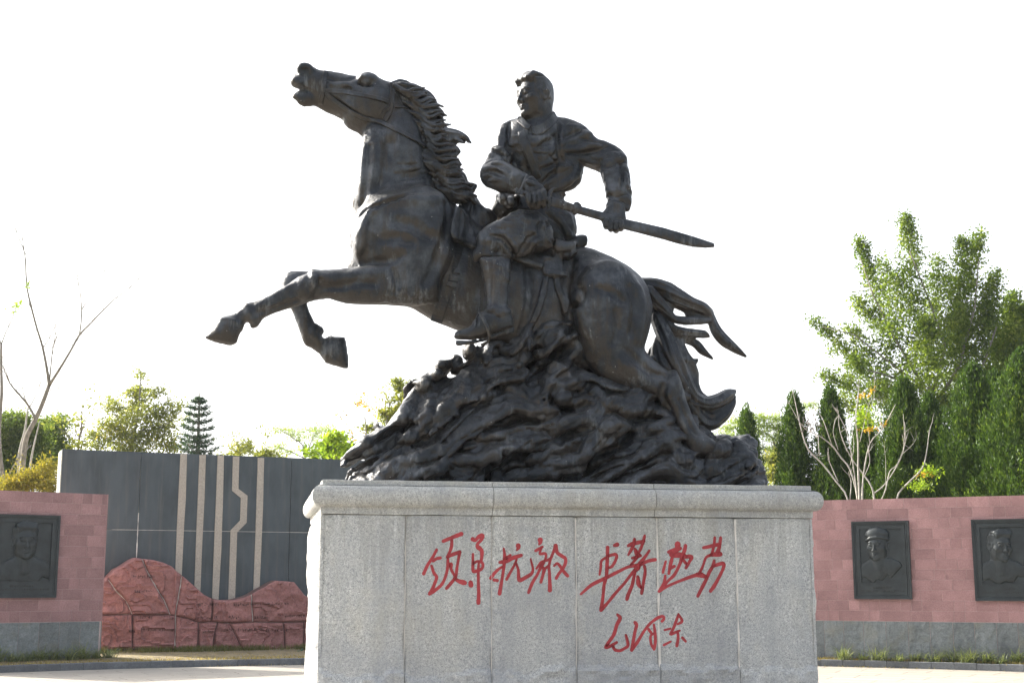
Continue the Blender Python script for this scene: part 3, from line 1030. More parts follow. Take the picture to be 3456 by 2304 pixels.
def build_rider():
    B = Clay((-1.45, -.95, 3.35), (1.15, .75, 6.45), .0092)
    def o2(pts, t): return outl('2', pts, t)
    # hips and jacket skirt
    B.inflate(o2([(480, 900), (560, 900), (700, 890), (782, 888), (792, 960), (820, 1000), (855, 1012), (862, 1060), (877, 1120), (870, 1140), (856, 1165), (900, 1200), (860, 1260), (760, 1300),
                  (660, 1290), (560, 1240), (480, 1150), (400, 1060), (390, 1000), (440, 960)], 0), .72, .03, cap=.30)
    # torso
    B.inflate(o2([(400, 418), (440, 402), (500, 390), (560, 392), (640, 384), (700, 382), (760, 386), (830, 405), (890, 428), (930, 455), (950, 520), (940, 600), (915, 660),
                  (912, 700), (910, 765), (895, 820), (868, 850), (838, 866), (786, 884), (700, 900), (600, 900), (520, 880), (470, 830), (440, 760), (415, 680),
                  (395, 600), (385, 520), (385, 450)], lambda x, y: -.02 - .04 * (y - 400) / 480), .58, .03, cap=.19)
    B.ell((loc('2', 580, 560, -.1)[0], -.12, loc('2', 580, 560, -.1)[1]), (.24, .13, .24), None, .10)
    # far arm (his right), bent across to the hilt
    B.inflate(o2([(395, 425), (440, 410), (455, 500), (440, 600), (430, 690), (400, 760), (350, 830), (290, 838), (255, 805), (243, 760), (252, 720), (275, 680), (300, 630),
                  (320, 590), (340, 530), (352, 480), (370, 440)], lambda x, y: -.05 - .16 * (y - 420) / 400), .95, .03, cap=.13)
    B.inflate(o2([(243, 762), (250, 800), (290, 842), (370, 872), (440, 882), (475, 888), (530, 870), (566, 790), (540, 768), (470, 728), (400, 690), (340, 676), (290, 690), (255, 725)],
                 lambda x, y: -.22 - .17 * (x - 250) / 300), .95, .03, cap=.125)
    B.tube([(*P[:3], .0) for P in []] or pts3('2', [(545, 775, 8, -.47), (500, 880, 10, -.46)]), .02)
    # near arm (his left), reaching back
    B.inflate(o2([(770, 430), (790, 395), (850, 408), (900, 430), (935, 458), (965, 492), (1000, 530), (1060, 552), (1120, 582), (1160, 612), (1190, 640), (1204, 700), (1180, 770), (1120, 770),
                  (1040, 742), (980, 716), (905, 682), (850, 665), (800, 620), (775, 540)], lambda x, y: -.06 - .12 * (x - 800) / 400), 1.0, .035, cap=.14)
    B.inflate(o2([(1100, 620), (1160, 612), (1192, 642), (1202, 700), (1215, 770), (1228, 830), (1232, 900), (1228, 960), (1222, 996), (1200, 1006), (1180, 962), (1130, 955),
                  (1082, 948), (1078, 915), (1068, 860), (1052, 795), (1036, 740), (1050, 670)], lambda x, y: -.18 - .13 * (y - 620) / 380), .92, .035, cap=.12)
    B.ridge('2', [(1075, 950), (1130, 952), (1190, 968), (1215, 1000)], .022, k=.012, sink=.1, taper=False)
    B.ridge('2', [(1082, 962), (1130, 966), (1185, 982)], -.016, k=.012)
    # near thigh with breeches gathered above the knee
    B.inflate(o2([(400, 1052), (440, 1020), (500, 1004), (560, 1002), (620, 1020), (680, 1060), (710, 1140), (720, 1220), (690, 1260), (600, 1280), (540, 1296), (480, 1304), (440, 1316),
                  (432, 1332), (330, 1318), (245, 1318), (205, 1345), (178, 1315), (182, 1290), (212, 1230), (214, 1185), (240, 1132), (290, 1098), (350, 1072)],
                 lambda x, y: -.40 + .10 * (x - 200) / 500), .85, .04, cap=.19)
    # far thigh, hidden mostly behind the mane
    B.inflate(o2([(330, 900), (380, 878), (470, 880), (560, 920), (520, 1010), (430, 1060), (350, 1060), (300, 1010), (320, 960)], .05), .9, .03, cap=.2)
    # boot
    B.inflate(outl('4', [(690, 225), (760, 215), (900, 215), (1000, 235), (1003, 300), (996, 400), (990, 520), (986, 640), (975, 735), (1000, 768), (1032, 850), (1048, 920), (1040, 960), (940, 985),
                         (820, 1020), (760, 1060), (640, 1085), (520, 1090), (430, 1075), (412, 1055), (420, 1015), (442, 990), (490, 978), (560, 960), (610, 910), (645, 865),
                         (690, 800), (742, 775), (755, 740), (752, 660), (742, 560), (732, 440), (712, 340), (695, 280)], -.50), .95, .02, cap=.13)
    B.inflate(outl('4', [(432, 1088), (520, 1095), (640, 1092), (760, 1066), (820, 1026), (940, 990), (948, 960), (1055, 950), (1058, 985), (1052, 1020), (945, 1032), (900, 1045), (820, 1080),
                         (720, 1108), (600, 1132), (500, 1146), (440, 1148), (424, 1120)], -.50), .8, .006, cap=.10)
    for pts, r in [([(760, 745), (860, 762), (990, 770)], .02), ([(752, 790), (850, 815), (900, 860)], -.016), ([(770, 760), (830, 800), (940, 800), (1010, 780)], .018),
                   ([(620, 900), (700, 850), (760, 880)], .014), ([(430, 1060), (560, 1075), (700, 1060), (790, 1020)], -.010), ([(960, 790), (990, 870), (1030, 950)], .014),
                   ([(820, 240), (825, 400), (815, 600), (810, 740)], -.008), ([(700, 255), (830, 262), (1000, 262)], .012)]:
        B.ridge('4', pts, r)
    # neck
    B.tube(pts3('8', [(960, 1560, 320, -.06), (970, 1350, 290, -.10), (975, 1150, 275, -.12), (960, 950, 300, -.13)]), .06)
    # stand collar
    B.inflate(outl('8', [(640, 1500), (820, 1500), (1000, 1400), (1150, 1290), (1250, 1210), (1290, 1290), (1325, 1370), (1330, 1480), (1100, 1600), (900, 1720), (760, 1700), (680, 1600)], -.10), .6, .02, cap=.12)
    s = B.stick
    B.ridge('2', [(500, 400), (545, 440), (580, 460), (640, 430), (690, 385), (712, 350)], .022, k=.015, sink=.1)
    B.ridge('2', [(580, 462), (600, 480), (660, 450), (720, 400), (735, 385)], .020, k=.012, sink=.1)
    B.ridge('2', [(555, 432), (540, 470), (548, 510)], .018, k=.012, sink=.1)
    B.ridge('2', [(576, 440), (600, 470), (650, 440)], -.012, k=.012)
    # coat front, pockets, cross strap, folds of the cloth
    G = [([(520, 505), (530, 570), (560, 640), (590, 700), (612, 775)], .030, .012), ([(536, 500), (548, 560), (580, 630), (610, 690), (632, 765)], .018, .010),
         ([(412, 560), (440, 575), (490, 560)], .018, .014), ([(408, 600), (450, 592), (492, 572)], -.012, .014), ([(590, 596), (640, 608), (700, 606), (718, 590)], .018, .014),
         ([(590, 560), (650, 572), (700, 562)], .014, .012), ([(596, 622), (640, 630), (690, 622)], -.012, .014),
         ([(430, 420), (418, 500), (412, 600), (430, 700)], -.022, .02), ([(385, 440), (372, 520), (362, 600)], .022, .02), ([(400, 430), (396, 520), (380, 610), (400, 660)], .022, .02),
         ([(330, 590), (390, 610), (420, 660)], .026, .02), ([(310, 640), (370, 660), (420, 720)], .026, .02), ([(285, 690), (350, 680), (430, 720), (500, 760)], .028, .02),
         ([(262, 730), (330, 720), (400, 740), (460, 780)], .022, .02), ([(256, 780), (300, 760), (360, 790)], .024, .02), ([(300, 800), (370, 790), (440, 830)], .022, .02), ([(320, 700), (380, 705), (440, 740)], -.018, .02),
         ([(270, 750), (320, 745), (380, 765)], -.018, .02), ([(330, 620), (380, 640), (410, 690)], -.018, .02), ([(470, 730), (520, 760), (565, 780)], .02, .015),
         ([(590, 560), (650, 520), (720, 470), (770, 440)], .026, .03), ([(620, 590), (700, 540), (780, 500)], -.022, .03), ([(630, 640), (700, 610), (760, 550)], .024, .02),
         ([(640, 700), (700, 680), (760, 620)], .024, .02), ([(650, 720), (720, 700), (770, 660)], -.020, .02), ([(660, 780), (720, 740), (780, 720), (840, 700)], .024, .02),
         ([(650, 820), (700, 770), (740, 750)], -.022, .02), ([(700, 860), (760, 840), (830, 800), (890, 740)], .03, .03), ([(740, 880), (800, 860), (880, 800)], -.018, .02),
         ([(765, 430), (752, 520), (758, 620), (790, 700)], -.026, .025), ([(778, 440), (770, 520), (775, 600)], .022, .02),
         ([(790, 590), (880, 600), (960, 570), (1020, 560)], .030, .025), ([(780, 560), (850, 540), (920, 500), (965, 492)], .030, .025), ([(800, 520), (860, 490), (920, 460)], -.022, .02),
         ([(800, 620), (900, 632), (1000, 610), (1070, 580)], -.026, .02), ([(830, 645), (930, 660), (1020, 690)], .022, .02), ([(900, 530), (980, 545), (1050, 560)], -.020, .02),
         ([(960, 640), (1040, 650), (1110, 640), (1160, 630)], .026, .02), ([(1000, 690), (1080, 680), (1150, 650), (1190, 650)], .024, .02), ([(1030, 720), (1100, 710), (1180, 680)], -.022, .02),
         ([(1050, 760), (1110, 740), (1190, 720)], .022, .02), ([(1140, 700), (1150, 780), (1140, 850)], .02, .02), ([(1190, 740), (1200, 820), (1190, 900)], .018, .02),
         ([(1080, 860), (1130, 880), (1190, 860)], .016, .02), ([(1080, 900), (1140, 915), (1200, 895)], -.014, .02), ([(1160, 700), (1175, 780), (1170, 860)], -.018, .02),
         ([(820, 440), (880, 450), (930, 490)], .02, .03), ([(560, 700), (600, 740), (640, 790)], .02, .015), ([(520, 640), (510, 720), (540, 760)], .02, .015),
         ([(450, 640), (470, 720), (520, 780)], .02, .02), ([(880, 700), (860, 760), (820, 820)], .02, .02), ([(700, 640), (740, 700), (720, 760)], -.014, .02)]
    for pts, r, k in G:
        B.ridge('2', pts, r * 1.2, k=k * .75)
    # jacket skirt and breeches folds
    for pts, r, k in [([(470, 900), (520, 950), (560, 980)], .02, .015), ([(380, 890), (400, 960), (370, 1030)], .03, .02), ([(350, 920), (370, 980), (340, 1040)], -.03, .02), ([(330, 930), (340, 980), (310, 1020)], .026, .02),
                      ([(440, 920), (420, 980), (390, 1040)], .028, .02), ([(460, 900), (480, 960), (430, 1010), (400, 1050)], -.026, .02), ([(430, 1010), (520, 990), (570, 1000)], .018, .015), ([(400, 1040), (500, 1018), (560, 1012)], -.012, .012),
                      ([(560, 990), (620, 1030), (660, 1110), (700, 1230)], .032, .02), ([(600, 1010), (660, 1070), (690, 1140), (720, 1220)], -.020, .02), ([(700, 1000), (780, 1080), (830, 1160)], .022, .02), ([(680, 1030), (760, 1110), (800, 1200)], -.020, .02),
                      ([(740, 980), (820, 1040), (840, 1110)], .020, .02), ([(640, 1180), (580, 1210), (560, 1260), (500, 1290)], .030, .02), ([(620, 1160), (560, 1190), (520, 1250), (460, 1290)], -.028, .02),
                      ([(320, 1150), (400, 1170), (450, 1230), (490, 1290)], .030, .02), ([(300, 1170), (380, 1190), (430, 1250), (460, 1290)], -.026, .02), ([(240, 1150), (260, 1210), (240, 1280)], .022, .02),
                      ([(300, 1200), (310, 1250), (270, 1290), (220, 1320)], .024, .02), ([(350, 1210), (370, 1260), (330, 1300)], -.022, .02), ([(200, 1300), (240, 1285), (330, 1290), (430, 1310)], .028, .015),
                      ([(360, 1090), (450, 1060), (560, 1060)], .022, .03), ([(300, 1120), (380, 1100), (480, 1090)], .018, .03), ([(640, 1060), (620, 1120), (640, 1180)], -.018, .02), ([(480, 1010), (560, 1030), (620, 1060)], -.016, .02),
                      ([(480, 1300), (560, 1340), (650, 1365)], .02, .02)]:
        B.ridge('2', pts, r * 1.2, k=k * .8)
    # belt
    B.ridge('2', [(640, 915), (710, 912), (780, 895)], .030, k=.010, sink=.2, taper=False)
    # near hand: a closed fist seen from its back
    hb = outl('2', [(1085, 945), (1130, 940), (1180, 955), (1190, 1000), (1195, 1060), (1190, 1100), (1150, 1118), (1100, 1116), (1060, 1100), (1052, 1060), (1055, 1010), (1070, 975)], -.33)
    B.inflate(hb, .80, .02, cap=.085)
    for i, (x, y) in enumerate([(1068, 1100), (1098, 1118), (1132, 1122), (1164, 1112)]):
        B.tube(pts3('2', [(x + 2, y - 34, 15, -.40), (x, y - 4, 18, -.39), (x + 2, y + 8, 17, -.32), (x + 4, y - 12, 15, -.27)]), .008)
        B.ridge('2', [(x + 6, y - 100), (x + 4, y - 50)], .010, k=.014)
    B.tube(pts3('2', [(1085, 985, 18, -.36), (1060, 1030, 18, -.37), (1058, 1066, 16, -.36), (1066, 1084, 14, -.35)]), .010)
    # far hand on the hilt, four fingers closing downward and the thumb behind
    B.inflate(outl('7', [(235, 150), (320, 118), (400, 120), (500, 205), (590, 280), (640, 370), (645, 440), (600, 470), (480, 470), (300, 520), (260, 430), (220, 310)], -.46), .8, .02, cap=.085)
    for (x0, y0, x1, y1, x2, y2) in [(602, 420, 626, 540, 600, 665), (515, 440, 525, 570, 505, 690), (420, 462, 425, 590, 440, 700), (318, 490, 340, 600, 372, 700)]:
        B.tube(pts3('7', [(x0, y0 - 40, 42, -.50), (x0, y0, 50, -.535), (x1, y1, 46, -.54), (x2, y2, 38, -.50), (x2 - 10, y2 + 6, 30, -.44)]), .007)
    for x in (560, 470, 372):
        B.ridge('7', [(x, 460), (x + 8, 580), (x, 680)], -.012, k=.008)
    B.tube(pts3('7', [(300, 200, 44, -.52), (420, 250, 44, -.50), (560, 330, 40, -.46), (640, 400, 34, -.44)]), .01)
    build_head(B)
    return B


def build_head(B, org=None, yaw=-62, pitch=-2, roll=0, S=None, hair=True):
    """local head frame: x = his left... face looks along -y (towards the viewer) before yaw; size 1 = chin to crown"""
    if org is None:
        s, z = loc('8', 835, 880, -.16)
        org = np.array([s, -.16, z])
        S = .405
    a, b = math.radians(yaw), math.radians(pitch)
    Rz = np.array([[math.cos(a), -math.sin(a), 0], [math.sin(a), math.cos(a), 0], [0, 0, 1]])
    Rx = np.array([[1, 0, 0], [0, math.cos(-b), -math.sin(-b)], [0, math.sin(-b), math.cos(-b)]])
    M = Rz @ Rx

    def E(x, y, z, rx, ry, rz, k=.02, sub=False, A=None):
        c = org + M @ (np.array([x, y, z]) * S)
        MM = M if A is None else M @ A
        B.ell(c, np.array([rx, ry, rz]) * S, MM, k * S / .4, sub)

    def Tb(pts, k=.012, sub=False):
        B.tube([tuple(org + M @ (np.array(p[:3]) * S)) + (p[3] * S,) for p in pts], k * S / .4, sub)

    def rot(ax, deg):
        d = math.radians(deg); c, s_ = math.cos(d), math.sin(d)
        return np.array({'x': [[1, 0, 0], [0, c, -s_], [0, s_, c]], 'y': [[c, 0, s_], [0, 1, 0], [-s_, 0, c]], 'z': [[c, -s_, 0], [s_, c, 0], [0, 0, 1]]}[ax])
    # skull, face block, jaw
    Tb([(0, .14, .0, .27), (0, .16, -.3, .235), (0, .14, -.65, .27)], .05)
    E(0, .06, .16, .325, .37, .335, .03)
    E(0, -.10, .02, .275, .30, .37, .05)
    E(0, -.13, -.24, .215, .22, .23, .06)
    E(0, -.31, -.40, .105, .09, .085, .05)                 # chin
    for q in (-1, 1):
        E(q * .20, .0, -.24, .075, .20, .16, .06)            # jaw angle
        E(q * .195, -.26, -.07, .085, .10, .075, .05)        # cheek bone
        E(q * .125, -.405, .055, .085, .05, .055, .03, sub=True)  # eye socket
        E(q * .125, -.352, .045, .056, .05, .040, .008)      # eye ball
        Tb([(q * .06, -.392, .052, .010), (q * .125, -.408, .074, .012), (q * .195, -.372, .050, .010)], .01)   # upper lid
        Tb([(q * .07, -.390, .03, .010), (q * .125, -.405, .010, .012), (q * .190, -.370, .03, .009)], .01)     # lower lid
        Tb([(q * .045, -.405, .120, .026), (q * .12, -.408, .142, .026), (q * .21, -.350, .122, .018)], .025)    # brow
        E(q * .058, -.430, -.150, .040, .045, .035, .015)    # nostril wing
        E(q * .035, -.455, -.180, .018, .026, .012, .008, sub=True)
        E(q * .345, .03, .0, .035, .085, .125, .015, A=rot('z', q * -18))     # ear
        E(q * .375, .0, .0, .03, .045, .075, .012, sub=True)
        Tb([(q * .36, -.04, .08, .018), (q * .385, .03, .12, .020), (q * .39, .10, .06, .018), (q * .37, .07, -.05, .018), (q * .35, -.01, -.12, .022)], .008)
        Tb([(q * .09, -.41, -.13, .014), (q * .13, -.36, -.22, .016)], .02, sub=True)
    Tb([(0, -.390, .10, .028), (0, -.435, .0, .028), (0, -.480, -.10, .034), (0, -.488, -.140, .036)], .03)      # nose
    Tb([(-.10, -.365, -.262, .012), (-.05, -.415, -.245, .022), (0, -.425, -.250, .020), (.05, -.415, -.245, .022), (.10, -.365, -.262, .012)], .012)
    Tb([(-.08, -.370, -.300, .014), (0, -.410, -.305, .028), (.08, -.370, -.300, .014)], .012)
    Tb([(-.11, -.375, -.278, .008), (0, -.445, -.275, .008), (.11, -.375, -.278, .008)], .008, sub=True)
    E(0, -.44, -.215, .02, .03, .03, .01, sub=True)
    E(0, -.40, -.345, .06, .025, .015, .015, sub=True)
    if hair:
        E(0, .08, .22, .335, .365, .32, .02)
        E(0, -.02, .37, .25, .30, .15, .03)
        E(0, -.17, .42, .23, .16, .11, .03)
        r = np.random.default_rng(3)
        # swept-back quiff
        for i in range(9):
            x = -.22 + .055 * i
            w = r.uniform(-.02, .02)
            Tb([(x * .9, -.27, .31, .028), (x, -.325 + w, .40, .055), (x * 1.05, -.23, .52 + w - abs(x) * .25, .070), (x * 1.1, -.02, .545 - abs(x) * .35, .052), (x * 1.15, .16, .47 - abs(x) * .4, .040), (x * 1.0, .30, .34 - abs(x) * .3, .020)], .012)
        Tb([(-.18, -.32, .40, .045), (-.23, -.31, .33, .035), (-.24, -.30, .27, .016)], .015)
        for q in (-1, 1):
            for i in range(9):
                zz = .36 - i * .045
                Tb([(q * .25, -.22 + i * .018, zz, .022), (q * .335, -.04 + i * .012, zz + .01, .030), (q * .325, .14, zz - .02, .026), (q * .26, .27, zz - .05, .014)], .014)
            Tb([(q * .30, -.14, .10, .03), (q * .315, -.10, -.02, .022), (q * .30, -.09, -.08, .01)], .015)
        E(0, .17, .04, .25, .23, .30, .06)


def build_sword():
    W = Clay((-.55, -.75, 4.35), (1.80, .05, 5.35), .0055)
    tt = lambda x, y: -.47 + .22 * (x - 600) / 1190
    # hilt, guard
    W.tube(pts3('7', [(60, 380, 44, -.50), (250, 420, 50, -.49), (500, 500, 58, -.485), (700, 570, 62, -.475)]), .01)
    for i in range(5):
        W.tube(pts3('7', [(75 + i * 32, 320 + i * 8, 12, -.545), (60 + i * 32, 430 + i * 8, 12, -.545)]), .006)
    W.tube(pts3('7', [(712, 700, 26, -.475), (715, 600, 40, -.475), (715, 480, 42, -.475), (745, 400, 38, -.475), (800, 340, 24, -.475), (862, 325, 14, -.475)]), .006)
    # scabbard
    W.inflate(outl('2', [(700, 908), (780, 932), (870, 965), (1040, 1010), (1200, 1058), (1450, 1115), (1640, 1170), (1720, 1196), (1785, 1218), (1788, 1243), (1750, 1248), (1650, 1243),
                         (1560, 1224), (1440, 1190), (1190, 1125), (1050, 1072), (870, 1020), (700, 972)], tt), .60, 0, cap=.035)
    W.tube(pts3('2', [(882, 955, 9, tt(875, 0)), (872, 990, 16, tt(875, 0)), (864, 1020, 12, tt(875, 0))]), .008)
    W.tube(pts3('2', [(868, 955, 30 * 0 + 12, tt(875, 0)), (860, 1018, 12, tt(875, 0))]), .008)
    W.tube(pts3('2', [(878, 952, 10, tt(875, 0)), (898, 966, 9, tt(875, 0))]), .006)
    return W


def strap_on(C, c, pts, w, th, name, parent, wav=0, lift=.004):
    """flat strap lying on the sculpted surface C"""
    P = np.array(C.stick(c, subdiv(pts, 5), -.3))
    # smooth the depth
    for _ in range(3):
        P[1:-1] = .25 * P[:-2] + .5 * P[1:-1] + .25 * P[2:]
    d = np.gradient(P, axis=0)
    d /= np.linalg.norm(d, axis=1)[:, None] + 1e-9
    # surface normal from the field's neighbours
    out = np.tile(np.array([0, -1.0, 0]), (len(P), 1))
    for i, p in enumerate(P):
        e = .03
        a, b_ = C.surf(p[0] - e, p[2]), C.surf(p[0] + e, p[2])
        c_, d_ = C.surf(p[0], p[2] - e), C.surf(p[0], p[2] + e)
        if None not in (a, b_, c_, d_):
            g = np.array([(b_ - a) / (2 * e), -1, (d_ - c_) / (2 * e)])
            g[[0, 2]] = np.clip(g[[0, 2]], -1.5, 1.5)
            out[i] = g / np.linalg.norm(g)
    for _ in range(3):
        out[1:-1] = .25 * out[:-2] + .5 * out[1:-1] + .25 * out[2:]
    side = np.cross(d, out)
    side /= np.linalg.norm(side, axis=1)[:, None] + 1e-9
    V, F = [], []
    prof = [(-1, -1), (-1, .6), (-.8, 1), (.8, 1), (1, .6), (1, -1)]
    for i in range(len(P)):
        for (a, b_) in prof:
            V.append(P[i] + side[i] * a * w / 2 + out[i] * (lift + b_ * th))
    m = len(prof)
    for i in range(len(P) - 1):
        for j in range(m):
            F.append((i * m + j, i * m + (j + 1) % m, (i + 1) * m + (j + 1) % m, (i + 1) * m + j))
    F.append(tuple(range(m - 1, -1, -1)))
    F.append(tuple((len(P) - 1) * m + j for j in range(m)))
    V = np.array(V) - np.array([0, 0, ZB])
    o = mesh_np(name, V, F, BRONZE, parent, smooth=False)
    return o


def build_statue():
    H = build_horse()
    # saddle cloth and flap, sculpted on a copy of the horse's surface
    SD = Clay((-1.06, -.80, 3.6), (.75, .7, 5.1), .0105)
    SD.lo = H.lo + np.round((SD.lo - H.lo) / H.h) * H.h
    SD.inflate(outl('2', [(140, 900), (200, 915), (260, 985), (300, 990), (350, 1040), (330, 1120), (240, 1180), (150, 1150), (100, 1100), (100, 1000), (110, 940)], -.03), .8, .03, cap=.34)
    SD.inflate(outl('2', [(700, 1180), (780, 1200), (860, 1190), (872, 1168), (912, 1157), (945, 1170), (942, 1232), (905, 1262), (850, 1310), (780, 1320), (700, 1300), (600, 1280), (500, 1250), (560, 1200)], -.05), .85, .03, cap=.36)
    SD.drape(H, '2', [(75, 962), (120, 975), (165, 1000), (205, 1100), (240, 1205), (212, 1236), (150, 1215), (100, 1198), (55, 1190), (44, 1160), (50, 1060)], .060)
    SD.drape(H, '2', [(120, 905), (200, 905), (260, 960), (320, 1020), (350, 1060), (330, 1140), (230, 1190), (180, 1130), (158, 1060), (165, 990)], .040)
    SD.drape(H, '2', [(430, 1270), (480, 1305), (560, 1340), (655, 1372), (668, 1330), (690, 1300), (800, 1290), (850, 1300), (900, 1262), (860, 1200), (700, 1150), (500, 1180)], .070)
    SD.drape(H, '2', [(660, 1250), (664, 1330), (668, 1400), (700, 1418), (744, 1424), (800, 1420), (808, 1370), (800, 1290), (790, 1250)], .045)
    SD.drape(H, '4', [(1385, 390), (1345, 560), (1300, 720), (1240, 880), (1310, 890), (1380, 740), (1430, 560), (1450, 390)], .028)
    SD.drape(H, '4', [(1500, 380), (1505, 500), (1560, 640), (1600, 790), (1650, 790), (1660, 660), (1590, 520), (1560, 380)], .030)
    for pts, r in [([(880, 1180), (930, 1185), (925, 1220)], .02), ([(700, 1230), (800, 1240), (870, 1210)], .025), ([(690, 1280), (760, 1300), (820, 1280)], -.02),
                   ([(62, 1000), (54, 1100), (50, 1175)], .014), ([(60, 1180), (150, 1205), (212, 1225)], .016), ([(170, 970), (165, 1060), (190, 1150)], .022), ([(190, 960), (180, 1060), (215, 1160)], -.022),
                   ([(240, 980), (280, 1040), (270, 1120)], .028), ([(210, 940), (240, 1040), (240, 1140)], .024), ([(110, 985), (110, 1080), (100, 1170)], -.014),
                   ([(450, 1290), (560, 1335), (650, 1362)], .016), ([(680, 1320), (740, 1330), (800, 1310)], .014), ([(676, 1300), (682, 1400)], .010), ([(700, 1400), (750, 1412), (800, 1405)], .016)]:
        SD.ridge('2', pts, r)
    horse = statue_part('horse', H, disp=cast_disp(.004, .0015))
    statue_part('saddle', SD, horse, cast_disp(.003, .001))
    # tack
    W_ = lambda *a, **k: strap_on(H, *a, **k)
    W_('1', [(862, 118), (852, 160), (848, 215), (842, 260), (832, 300), (822, 345)], .042, .010, 'noseband', horse, lift=.012)
    W_('1', [(838, 238), (900, 245), (1000, 258), (1100, 275), (1200, 295), (1262, 318)], .036, .009, 'cheek_strap', horse, lift=.012)
    W_('1', [(1292, 200), (1290, 250), (1282, 320), (1270, 390), (1245, 440)], .042, .010, 'headstall', horse, lift=.012)
    W_('1', [(1285, 345), (1240, 370), (1215, 420)], .026, .008, 'throat_latch', horse, lift=.012)
    W_('1', [(1300, 348), (1360, 352), (1430, 385)], .028, .008, 'brow_strap', horse, lift=.012)
    W_('1', [(862, 258), (920, 310), (1010, 365), (1100, 412), (1200, 448), (1300, 492), (1390, 538), (1465, 580), (1500, 612)], .036, .010, 'rein', horse, lift=.018)
    W_('4', [(462, 110), (425, 260), (385, 400), (335, 560), (285, 720), (225, 900)], .105, .012, 'girth_strap', horse)
    for y in (350, 430, 490):
        W_('4', [(335 + (490 - y) * .35, y), (430 + (490 - y) * .35, y + 18)], .05, .014, 'buckle', horse, lift=.018)
    W_('4', [(1395, 400), (1500, 400), (1590, 405)], .045, .014, 'rear_buckle', horse, lift=.045)
    # stirrup
    ST = Clay((-.75, -.8, 3.55), (-.1, -.2, 4.75), .009)
    ST.tube(pts3('4', [(690, 330, 7, -.40), (694, 500, 7, -.42), (692, 650, 7, -.46), (684, 800, 9, -.5)]), .0)
    ST.tube(pts3('4', [(684, 800, 13, -.5), (650, 860, 10, -.56), (640, 960, 10, -.58)]), .006)
    ST.tube(pts3('4', [(684, 800, 13, -.56), (730, 870, 16, -.64), (770, 960, 18, -.655), (795, 1060, 18, -.63), (790, 1100, 16, -.56), (700, 1140, 12, -.48)]), .008)
    statue_part('stirrup', ST, horse, cast_disp(.001, .001))
    def hair_disp(V, n):
        z = V[:, 2] * 36 + np.sin(V[:, 0] * 11) * 1.6 + vnoise(V * 3) * 3
        return .0065 * ridged(np.stack([V[:, 0] * 4, V[:, 1] * 9, z], -1), 2)
    statue_part('mane', build_mane(), horse, hair_disp)
    statue_part('tail', build_tail(), horse, cast_disp(.002, .001))
    B = build_rider()

    def cloth_disp(V, n):
        m = (V[:, 2] < 5.55)
        w = vnoise(V * 2.5) * .35
        f1 = ridged(np.stack([V[:, 0] * 5 + w * 4, V[:, 1] * 5, V[:, 2] * 9 + V[:, 0] * 4 + w * 5], -1), 2)
        boot = (V[:, 2] < 4.12)
        f2 = ridged(np.stack([V[:, 0] * 9 - V[:, 2] * 6 + w * 6, V[:, 1] * 8, V[:, 2] * 17 + w * 8], -1) + 30, 2)
        return np.where(m, (.010 * f1 + .0055 * f2) * np.where(boot, .2, 1), 0) + .003 * fbm(V * 14, 3)
    rider = statue_part('rider', B, disp=cloth_disp)
    U_ = lambda *a, **k: strap_on(B, *a, **k)
    U_('2', [(512, 482), (528, 550), (556, 625), (586, 700), (614, 778)], .070, .010, 'cross_strap', rider, lift=.008)
    U_('2', [(410, 578), (440, 592), (494, 574)], .060, .009, 'pocket_flap', rider, lift=.006)
    U_('2', [(588, 588), (642, 602), (704, 592)], .060, .009, 'pocket_flap', rider, lift=.006)
    U_('2', [(578, 470), (612, 474), (664, 446), (706, 404), (724, 376)], .085, .013, 'collar_tab', rider, lift=.012)
    U_('2', [(562, 456), (540, 440), (510, 412), (496, 398)], .060, .012, 'collar_tab', rider, lift=.012)
    U_('2', [(548, 470), (540, 560), (556, 660), (580, 760)], .022, .008, 'coat_placket', rider, lift=.004)
    U_('2', [(640, 912), (700, 914), (782, 896)], .075, .012, 'belt', rider, lift=.008)
    statue_part('sword', build_sword(), rider, cast_disp(.001, .0008))
    def rock_disp(V, n):
        a = V[:, 0] * .86 + V[:, 2] * .5
        b = -V[:, 0] * .5 + V[:, 2] * .86
        w = vnoise(V * 3.0)
        r_ = 1 - 2 * np.abs(vnoise(np.stack([a * 4.5 + w * 2, V[:, 1] * 7, b * 10 + w * 3], -1)))
        r2 = 1 - 2 * np.abs(vnoise(np.stack([a * 10, V[:, 1] * 16, b * 24 + w * 5], -1) + 9))
        return .010 * r_ + .009 * r2 + .005 * fbm(V * 22, 2)
    statue_part('rock_base', build_rock(), disp=rock_disp)
# ------------------------------------------------------------------ stone materials
def obj_random(nt):
    return nt.nodes.new('ShaderNodeObjectInfo').outputs['Random']


